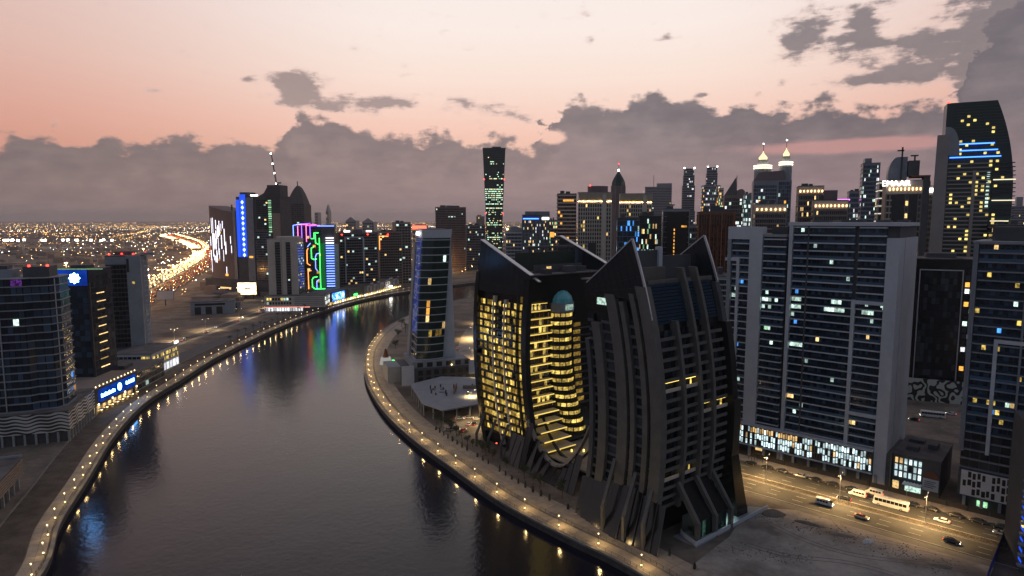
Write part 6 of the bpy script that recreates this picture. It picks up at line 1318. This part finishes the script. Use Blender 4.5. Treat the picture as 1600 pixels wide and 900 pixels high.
# ------------------------------------------------------------------ lamps
LIGHTS = []
def light(*a): LIGHTS.append(a)                    # kept until every lamp has been copied
def make_light(parent, loc, power, color, r=.25, spot=False):
    d = bpy.data.lights.new('lamp_light', 'SPOT' if spot else 'POINT'); d.energy = power; d.color = color; d.shadow_soft_size = r
    if spot: d.spot_size = RAD(156); d.spot_blend = .5
    o = bpy.data.objects.new('lamp_light', d); col.objects.link(o); o.parent = parent; o.location = loc
def lamp_proto(name, label, h, kind):
    e = empty(name, (0, 0, 0), 0, label, 'lamp')
    if kind == 'promenade':
        MB().cyl(0, 0, 0, .5, .16, 8).build('base', 'metal_dark', e); MB().cyl(0, 0, .5, h, .08, 8, .05).build('post', 'metal_dark', e); MB().cyl(0, 0, h, h + .55, .12, 8, .2).build('lantern', 'lamp_warm', e); MB().cyl(0, 0, h + .55, h + .72, .36, 8, .08).build('cap', 'metal_dark', e); MB().cyl(0, 0, .52, .78, .2, 8).build('base_light', 'lamp_warm', e)
    else:
        MB().cyl(0, 0, 0, h, .13, 8, .07).build('post', 'metal_light', e); MB().cyl(0, 0, 0, .4, .3, 8).build('base', 'concrete', e)
        for s_ in (-1, 1):
            MB().bar((0, 0, h - .1), (0, s_ * 2.2, h + .25), .1).build('arm', 'metal_light', e); hd = piece('lamp_head', 'metal_light', e, -.18, .18, s_ * 2.0, s_ * 2.9, h + .2, h + .34)
            piece('lamp_glow', 'lamp_street', e, -.15, .15, s_ * 2.05, s_ * 2.85, h + .14, h + .2)
    return e
pl = lamp_proto('promenade_lamp', 'x', 3.6, 'promenade'); first = True
def place_lamps(line, off, step, y0, y1, power, lab, group, z=.1):
    global first
    seg = offset(line, off); seg = resample(seg, step); k = 0
    for p in seg:
        if not (y0 < p.y < y1): continue
        if first: o = pl; first = False
        else: o = copy_tree(pl)
        o.location = (p.x, p.y, z); o['label'] = nth(k) + ' ' + lab; o['group'] = group; k += 1
        power and p.y < 640 and light(o, (.45, 0, 3.3), power, (1, .66, .26)); 
WARM = (1, .62, .24)
place_lamps(LQ, 1.9, 13.0, 168, 900, 300, 'lamp post along the left bank quay from the bottom edge', 'left bank quay lamps')
place_lamps(RQ, -2.6, 16.5, 168, 560, 800, 'lamp post along the right bank quay from the bottom edge', 'right bank quay lamps')
sl = lamp_proto('street_lamp', 'x', 10.0, 'street'); sf = True
for i, s in enumerate(range(12, 150, 26)):
    o = sl if sf else copy_tree(sl); sf = False; p = road_pt(s, 0); o.location = (p.x, p.y, .1); o.rotation_euler.z = RROT; o['label'] = nth(i) + ' twin-arm street lamp on the median, counted from the crescent tower'; o['group'] = 'median street lamps'
    light(o, (0, 0, 9.6), 30000, WARM, .5, True)
for i, (u, v) in enumerate(((752, 505), (733, 530), (731, 565), (742, 605), (728, 640), (748, 665))):
    o = copy_tree(sl); x, y = G(u, v); o.location = (x + 3, y, 0); o['label'] = nth(i) + ' twin-arm lamp on the curved road, counted from its far end'; o['group'] = 'curved road lamps'; light(o, (0, 0, 9.4), (30000, 30000, 30000, 22000, 5000, 9000)[i], (1, .7, .28), .4, True)
for i in range(11):
    p = offset(lr, 5)[4 + i * 4]; o = copy_tree(sl); o.location = (p.x, p.y, 0); o['label'] = nth(i) + ' service road lamp on the far bank, counted from the grey tower'; o['group'] = 'service road lamps'; light(o, (0, 0, 9.4), 18000 if i > 2 else 10000, (1, .72, .38), .4, True)

# highway: lamps, stream of traffic
hp = resample(HW, 105); k = 0
for p in hp:
    if not (620 < p.y < 3600): continue
    e = empty('highway_lamp', (p.x, p.y, .3), 0, nth(k) + ' tall twin lamp on the highway median, counted from the city', 'lamp', 'highway median lamps'); k += 1
    t = (p.y > 1500); piece('mast', 'metal_light', e, -.25, .25, -.25, .25, 0, 22); piece('arm', 'metal_light', e, -7, 7, -.2, .2, 21.6, 22)
    for s_ in (-7, 7): piece('lamp_head', 'lamp_high', e, s_ - 1.2, s_ + 1.2, -.6, .6, 21.0, 21.5)
    light(e, (0, -1, 20), 60000, (1, .5, .17), 1.5)
def traffic():
    N = 8; heads = MB(); tails = MB(); bodies = MB()
    for lane in range(7):
        for side in (-1, 1):
            line = offset(HW, side * (5 + lane * 4.6)); pts = resample(line, 8.0); i = 0
            while i < len(pts) - 1:
                p = pts[i]; i += R.choice((1, 1, 2, 2, 3)) if side > 0 else R.choice((2, 3, 3, 4, 5))
                if not (620 < p.y < 4300): continue
                j = R.uniform(-1, 1); x, y = p.x + j, p.y + j * 2; f = 1 + max(0, p.y - 900) / 1400
                if side > 0: heads.box(x - .8 * f, x + .8 * f, y - 2.4, y - 2.1, .5, .5 + .75 * f)
                else: tails.box(x - .7 * f, x + .7 * f, y - 2.4, y - 2.1, .6, .6 + .55 * f)
                bodies.box(x - .9, x + .9, y - 2.0, y + 2.2, .15, 1.4)
    heads.build('headlight_stream', 'head_stream', kind='stuff', label='dense stream of white headlights on the highway', cat='traffic'); tails.build('tail_light_stream', 'tail_stream', kind='stuff', label='stream of red tail lights on the highway', cat='traffic'); bodies.build('traffic_jam', 'car_dark', kind='stuff', label='distant cars crowding the highway lanes', cat='traffic')
traffic()
for i, t in enumerate((.18, .3, .4, .5, .58, .66)):
    p = HW2[int(t * (len(HW2) - 1))]; e = empty('highway_lamp', (p.x, p.y, .3), .8, nth(i) + ' tall lamp on the crossing road behind the leaning tower', 'lamp', 'crossing road lamps'); piece('mast', 'metal_light', e, -.25, .25, -.25, .25, 0, 20); piece('lamp_head', 'lamp_high', e, -1.8, 1.8, -1.8, 1.8, 19.6, 20.2); light(e, (0, 0, 18.5), 120000, (1, .55, .18), 1.5)

# far city: streets of lamps and low roofs out to the horizon
def far_city():
    L = {'far_sodium': MB(), 'far_gold': MB(), 'far_white': MB()}; roofs = MB()
    def dot(m, x, y, z, k=1.0):
        r = math.hypot(x, y); s = k * (.55 + r / 4200) ; L[m].box(x - s / 2, x + s / 2, y - s / 2, y + s / 2, z, z + s)
    def ok(x, y): return not (y < 1150 and x > -320)
    for i in range(210):
        r = R.uniform(1000, 9500) ** 1.0; a = RAD(R.uniform(-42, 24)); x, y = r * math.sin(a), r * math.cos(a); d = RAD(R.choice((20, 110, 65, -25)) + R.uniform(-8, 8)); n = R.randint(8, 30); st = R.uniform(28, 55); m = R.choice(('far_sodium', 'far_sodium', 'far_gold', 'far_gold', 'far_white'))
        for q in range(n):
            X_, Y_ = x + math.cos(d) * st * q, y + math.sin(d) * st * q
            if ok(X_, Y_) and Y_ > 700 and R.random() < .85: dot(m, X_ + R.uniform(-4, 4), Y_ + R.uniform(-4, 4), R.uniform(6, 11))
    for i in range(4200):
        r = 900 + 11000 * R.random() ** 1.3; a = RAD(R.uniform(-43, 26)); x, y = r * math.sin(a), r * math.cos(a)
        if ok(x, y): dot(R.choice(('far_sodium', 'far_sodium', 'far_gold', 'far_gold', 'far_white')), x, y, R.uniform(3, 12), R.uniform(.4, 1.1))
    for i in range(1500):
        r = R.uniform(9000, 17000); a = RAD(R.uniform(-43, 30)); dot(R.choice(('far_sodium', 'far_gold')), r * math.sin(a), r * math.cos(a), R.uniform(4, 40), R.uniform(.7, 1.3))
    for i in range(26):                                           # flood-lit ground
        dot('far_white', R.uniform(-1950, -1420), R.uniform(2250, 2330), 24, 4.5)
    for i in range(2600):
        r = 850 + 7000 * R.random() ** 1.2; a = RAD(R.uniform(-43, 26)); x, y = r * math.sin(a), r * math.cos(a); w, d, h = R.uniform(8, 30), R.uniform(8, 30), R.uniform(4, 12)
        if not ok(x, y) or min((Vector((x, y, 0)) - p).length for p in HW[::4]) < 75: continue
        roofs.box(x - w / 2, x + w / 2, y - d / 2, y + d / 2, 0, h)
    for m, q in L.items(): q.build('city_lights', m, kind='stuff', label={'far_sodium': 'orange street lights scattered to the horizon', 'far_gold': 'golden street lights scattered to the horizon', 'far_white': 'white flood lights scattered across the far plain'}[m], cat='city lights')
    roofs.build('far_houses', 'beige_dark', kind='stuff', label='low far houses covering the plain to the horizon', cat='houses')
    for i in range(20):                                           # mast lamps added to light the ground among the far dots
        r = 1000 + 3800 * (i / 20) ** 1.1; a = RAD(R.uniform(-41, 3)); x, y = r * math.sin(a), r * math.cos(a)
        if not ok(x, y): continue
        e = empty('added_mast_lamp', (x, y, 0), 0, nth(i) + ' nearest mast lamp added to light the far plain', 'lamp', 'mast lamps added to light the plain'); piece('mast', 'metal_light', e, -.3, .3, -.3, .3, 0, 28); piece('lamp_ring', 'lamp_high', e, -1.6, 1.6, -1.6, 1.6, 27.5, 28.3); light(e, (0, 0, 26), 120000, (1, .58, .24), 2)
far_city()

# ------------------------------------------------------------------ trees, planters, railings, people
def leafy(seed, h, r):
    q = random.Random(seed); m = MB(); cl = [(q.uniform(-r, r) * .6, q.uniform(-r, r) * .6, h * q.uniform(.55, .95), r * q.uniform(.35, .6)) for _ in range(9)]
    for cx, cy_, cz, rr in cl:
        for _ in range(46):
            d = Vector((q.gauss(0, 1), q.gauss(0, 1), q.gauss(0, .8))).normalized() * rr * q.uniform(.5, 1.05); c = Vector((cx, cy_, cz)) + d; s = q.uniform(.14, .34); u = Vector((q.gauss(0, 1), q.gauss(0, 1), q.gauss(0, 1))).normalized(); v = u.cross(Vector((q.gauss(0, 1), q.gauss(0, 1), q.gauss(0, 1)))).normalized()
            m.poly([c - u * s, c + v * s * .6, c + u * s, c - v * s * .6])
    t = MB().loft([[(k * math.cos(6.2832 * i / 7) + .12 * z_, k * math.sin(6.2832 * i / 7), z_) for i in range(7)] for z_, k in ((0, .2), (h * .3, .14), (h * .6, .08))])
    for cx, cy_, cz, rr in cl[:6]: t.bar((.12 * h * .4, 0, h * .38), (cx, cy_, cz), .08)
    return m.mesh('leaf', 'crown'), t.mesh('bark', 'trunk')
def palm(seed, h):
    q = random.Random(seed); m = MB()
    for k in range(16):
        a = 6.2832 * k / 16 + q.uniform(-.15, .15); L = q.uniform(1.8, 2.6); up = q.uniform(.1, .9); prev = None
        for s in range(6):
            t = s / 5; p = Vector((math.cos(a) * L * t, math.sin(a) * L * t, h + up * t * 1.3 - 2.0 * t * t)); w = .32 * (1 - t * .8)
            n = Vector((-math.sin(a), math.cos(a), 0))
            if prev: m.poly([prev[0] - n * prev[1], prev[0] + n * prev[1], p + n * w, p - n * w])
            prev = (p, w)
    t = MB().loft([[(k * math.cos(6.2832 * i / 7), k * math.sin(6.2832 * i / 7), z_) for i in range(7)] for z_, k in ((0, .26), (h * .3, .2), (h * .95, .17), (h, .24))])
    return m.mesh('leaf', 'crown'), t.mesh('bark', 'trunk')
KIND = [leafy(1, 6, 2.6), leafy(2, 7.2, 3.0), leafy(3, 5, 2.2), palm(4, 6.5), palm(5, 8)]
def tree(x, y, k, s, label, group, name='tree'):
    e = empty(name, (x, y, 0), R.uniform(0, 6.28), label, 'tree', group); e.scale = (s, s, s * R.uniform(.9, 1.15))
    for nm, me in zip(('crown', 'trunk'), KIND[k]): o = bpy.data.objects.new(nm, me); col.objects.link(o); o.parent = e
wl = resample(offset(RQ, -18.5), 5.6); k = 0
for p in wl:
    if not (205 < p.y < 330): continue
    if R.random() < .12: continue
    tree(p.x + R.uniform(-1, 1), p.y + R.uniform(-1, 1), R.choice((0, 1, 2, 2, 0)), R.uniform(.6, 1.05), nth(k) + ' leafy tree at the crescent towers\' foot, counted along the walkway', 'trees at the foot of the crescent towers'); k += 1
for i, (u, v) in enumerate(((628, 512), (634, 520), (622, 528), (640, 530), (618, 545), (700, 560))): x, y = G(u, v); tree(x, y, (1, 3, 0, 3, 2, 1)[i], 1.2, nth(i) + ' dark tree behind the leaning tower on the peninsula', 'trees on the peninsula')
for i in range(16): p = offset(LQ, 9)[int(len(LQ) * (.56 + .012 * i))]; tree(p.x, p.y, R.choice((3, 4)), 1.2, nth(i) + ' palm along the far bank frontage, counted from the beige tower', 'palms along the far bank', 'palm_tree')
for i, (u, v) in enumerate(((1098, 838), (1085, 845), (1078, 835), (1092, 850))): x, y = G(u, v); tree(x, y, (2, 0, 2, 0)[i], .5, nth(i) + ' small shrub tree in the bed by the tower ramp', 'shrubs by the tower ramp')
for i, (u, v) in enumerate(((1520, 772), (1540, 780), (1506, 778))): x, y = G(u, v); tree(x, y, (3, 0, 3)[i], .9, nth(i) + ' small tree before the checkered white podium', 'trees before the white podium')
# clipped planters along the walkway
pm = MB().cyl(0, 0, 0, .7, .34, 8, .42).mesh('metal_dark', 'pot'); q = random.Random(9); sh = MB()
for _ in range(160):
    z = q.uniform(.7, 2.1); rr = .42 * (1 - (z - .7) / 2.2) * q.uniform(.6, 1.1); a = q.uniform(0, 6.28); c = Vector((rr * math.cos(a), rr * math.sin(a), z)); s = q.uniform(.08, .17); u_ = Vector((q.gauss(0, 1), q.gauss(0, 1), q.gauss(0, 1))).normalized(); v_ = u_.cross(Vector((q.gauss(0, 1), 1, q.gauss(0, 1)))).normalized(); sh.poly([c - u_ * s, c + v_ * s, c + u_ * s, c - v_ * s])
sh = sh.mesh('leaf', 'shrub'); k = 0
for p in resample(offset(RQ, -14.2), 4.6):
    if not (172 < p.y < 300) or R.random() < .25: continue
    e = empty('planter', (p.x, p.y, .16), R.uniform(0, 6), nth(k) + ' dark clipped planter along the walkway from the bottom edge', 'planter', 'walkway planters'); k += 1; e.scale = (R.uniform(.8, 1.3),) * 2 + (R.uniform(.7, 1.2),)
    for nm, me in (('pot', pm), ('shrub', sh)): o = bpy.data.objects.new(nm, me); col.objects.link(o); o.parent = e
def railing(line, off, y0, y1, label, z=.1):
    seg = [p for p in resample(offset(line, off), 2.4) if y0 < p.y < y1]; e = empty('railing', (seg[0].x, seg[0].y, z), 0, label, 'railing'); o = seg[0]; r = MB(); ps = MB()
    for a, b_ in zip(seg, seg[1:]):
        for hz in (1.05, .6): r.bar((a.x - o.x, a.y - o.y, hz), (b_.x - o.x, b_.y - o.y, hz), .06)
        ps.box(a.x - o.x - .04, a.x - o.x + .04, a.y - o.y - .04, a.y - o.y + .04, 0, 1.1)
    r.build('rails', 'metal_dark', e); ps.build('posts', 'metal_dark', e, kind='stuff')
railing(LQ, 1.15, 150, 600, 'thin dark railing along the left bank quay'); railing(RQ, -1.1, 150, 520, 'thin dark railing along the right bank water edge'); railing(RQ, -6.5, 150, 420, 'thin dark railing between quay strip and walkway', .28)
def ramp():
    P = [Vector((*G(u, v), 0)) for u, v in ((1088, 857), (1199, 795), (1150, 790), (1064, 838))]; o = P[0]; e = empty('access_ramp', o, 0, 'pale concrete ramp with foot lights beside the dark crescent tower', 'ramp'); L = [p - o for p in P]
    MB().loft([[(L[0].x, L[0].y, 0), (L[1].x, L[1].y, 0), (L[2].x, L[2].y, 0), (L[3].x, L[3].y, 0)], [(L[0].x, L[0].y, 1.3), (L[1].x, L[1].y, .25), (L[2].x, L[2].y, .25), (L[3].x, L[3].y, 1.3)]]).build('deck', 'concrete', e)
    MB().bar((L[0].x, L[0].y, 1.5), (L[1].x, L[1].y, .7), .4, 1.2).build('parapet', 'concrete_light', e); MB().bar((L[3].x, L[3].y, 1.7), (L[2].x, L[2].y, 1.1), .4, 1.3).build('parapet', 'concrete_light', e); MB().bar((L[0].x, L[0].y, 1.3), (L[3].x, L[3].y, 1.3), .4, 1.4).build('parapet', 'concrete_light', e)
    for u, v in ((1126, 826), (1141, 816), (1156, 806)): x, y = G(u, v); p = Vector((x, y, 0)) - o; piece('foot_light', 'lamp_white2', e, p.x - .25, p.x + .25, p.y - .25, p.y + .25, 1.1, 1.5); light(e, (p.x, p.y, 2.0), 260, (.75, 1, .85), .1)
ramp()
for i, (u, v) in enumerate(((1352, 848), (1356, 848), (1360, 848))):
    x, y = G(u, v); e = empty('water_barrier', (x, y, 0), A_OUT + 1.2, nth(i) + ' of three white barriers lying on the sandy lot', 'barrier', 'white barriers on the lot'); MB().loft([[(-1.1, -.35 * k_, z_), (1.1, -.35 * k_, z_), (1.1, .35 * k_, z_), (-1.1, .35 * k_, z_)] for z_, k_ in ((0, 1), (.35, .9), (.55, .45), (1.0, .35))]).build('body', 'white_paint', e); piece('cap', 'white_paint', e, -.2, .2, -.1, .1, 1.0, 1.08)
def person_mesh(seed):
    q = random.Random(seed); st = q.uniform(.12, .26)
    P = {'pel': (0, 0, .92), 'che': (0, 0, 1.32), 'nek': (0, .01, 1.5), 'hd': (0, .02, 1.62), 'top': (0, .02, 1.74), 'sl': (-.19, 0, 1.42), 'el': (-.25, -.03, 1.14), 'wl': (-.24, .08, .9), 'sr': (.19, 0, 1.42), 'er': (.25, .02, 1.14), 'wr': (.23, -.08, .9), 'hl': (-.1, 0, .88), 'kl': (-.11, st * .6, .48), 'al': (-.11, st, .08), 'tl': (-.11, st + .14, .03), 'hr': (.1, 0, .88), 'kr': (.11, -st * .3, .48), 'ar': (.11, -st, .08), 'tr': (.11, -st + .14, .03)}
    Rd = {'pel': .16, 'che': .17, 'nek': .06, 'hd': .095, 'top': .08, 'sl': .075, 'el': .05, 'wl': .04, 'sr': .075, 'er': .05, 'wr': .04, 'hl': .1, 'kl': .07, 'al': .05, 'tl': .045, 'hr': .1, 'kr': .07, 'ar': .05, 'tr': .045}
    E_ = 'pel-che che-nek nek-hd hd-top che-sl sl-el el-wl che-sr sr-er er-wr pel-hl hl-kl kl-al al-tl pel-hr hr-kr kr-ar ar-tr'.split(); ks = list(P); me = bpy.data.meshes.new('p'); me.from_pydata([P[k_] for k_ in ks], [tuple(ks.index(a) for a in e_.split('-')) for e_ in E_], [])
    o = bpy.data.objects.new('p', me); col.objects.link(o); md = o.modifiers.new('s', 'SKIN'); lay = me.skin_vertices[0].data
    for i, k_ in enumerate(ks): lay[i].radius = (Rd[k_],) * 2
    lay[0].use_root = True; o.modifiers.new('u', 'SUBSURF').levels = 1; bpy.context.view_layer.update(); r = bpy.data.meshes.new_from_object(o.evaluated_get(bpy.context.evaluated_depsgraph_get())); bpy.data.objects.remove(o); r.materials.clear(); r.materials.append(MATS['cloth']); return r
PM = [person_mesh(i) for i in range(3)]
for i, (u, v) in enumerate(((1170, 719), (1174, 721), (1179, 721), (1183, 723), (1187, 723), (1191, 725))):
    x, y = G(u, v); o = bpy.data.objects.new('person', PM[i % 3]); col.objects.link(o); o.location = (x, y, .17); o.rotation_euler.z = R.uniform(0, 6.28); tag(o, nth(i) + ' of six people in dark clothes on the sidewalk, from the crescent', 'person', 'people on the sidewalk')
for i, (u, v) in enumerate(((1164, 798), (1167, 797))):
    x, y = G(u, v); o = bpy.data.objects.new('person', PM[i]); col.objects.link(o); o.location = (x, y, .45); o.rotation_euler.z = i; tag(o, ('first', 'second')[i] + ' of two people in dark clothes on the ramp', 'person', 'people on the ramp')
for i in range(16):
    s = 3 + i * 6.1; p = road_pt(s, 21.2); o = MB().box(-2.9, 2.9, -.05, .05, 0, 1.9).box(-2.9, -2.8, -.3, .3, 0, .2).box(2.8, 2.9, -.3, .3, 0, .2).build('site_fence', 'metal_dark', label=nth(i) + ' dark site fence panel along the sidewalk from the crescent', cat='fence', group='fence panels on the sidewalk'); o.location = (p.x, p.y, .12); o.rotation_euler.z = RROT

# ------------------------------------------------------------------ the air
def haze():
    m = bpy.data.materials.new('haze'); m.use_nodes = True; t = m.node_tree; t.nodes.clear(); o = t.nodes.new('ShaderNodeOutputMaterial'); v = t.nodes.new('ShaderNodeVolumePrincipled'); v.inputs['Color'].default_value = (.9, .86, .88, 1); v.inputs['Density'].default_value = HAZE; v.inputs['Anisotropy'].default_value = .2
    t.links.new(v.outputs[0], o.inputs['Volume']); MATS['haze'] = m
    MB().box(-24000, 24000, -1500, 24000, -6, 300).build('haze', 'haze', kind='stuff', label='thin dusk haze hanging over the whole city', cat='haze')
HAZE = .000045
haze()
for k_, o in PROTO.items():
    if k_ not in _used:
        for c in list(o.children_recursive) + [o]: bpy.data.objects.remove(c)
for a in LIGHTS: make_light(*a)
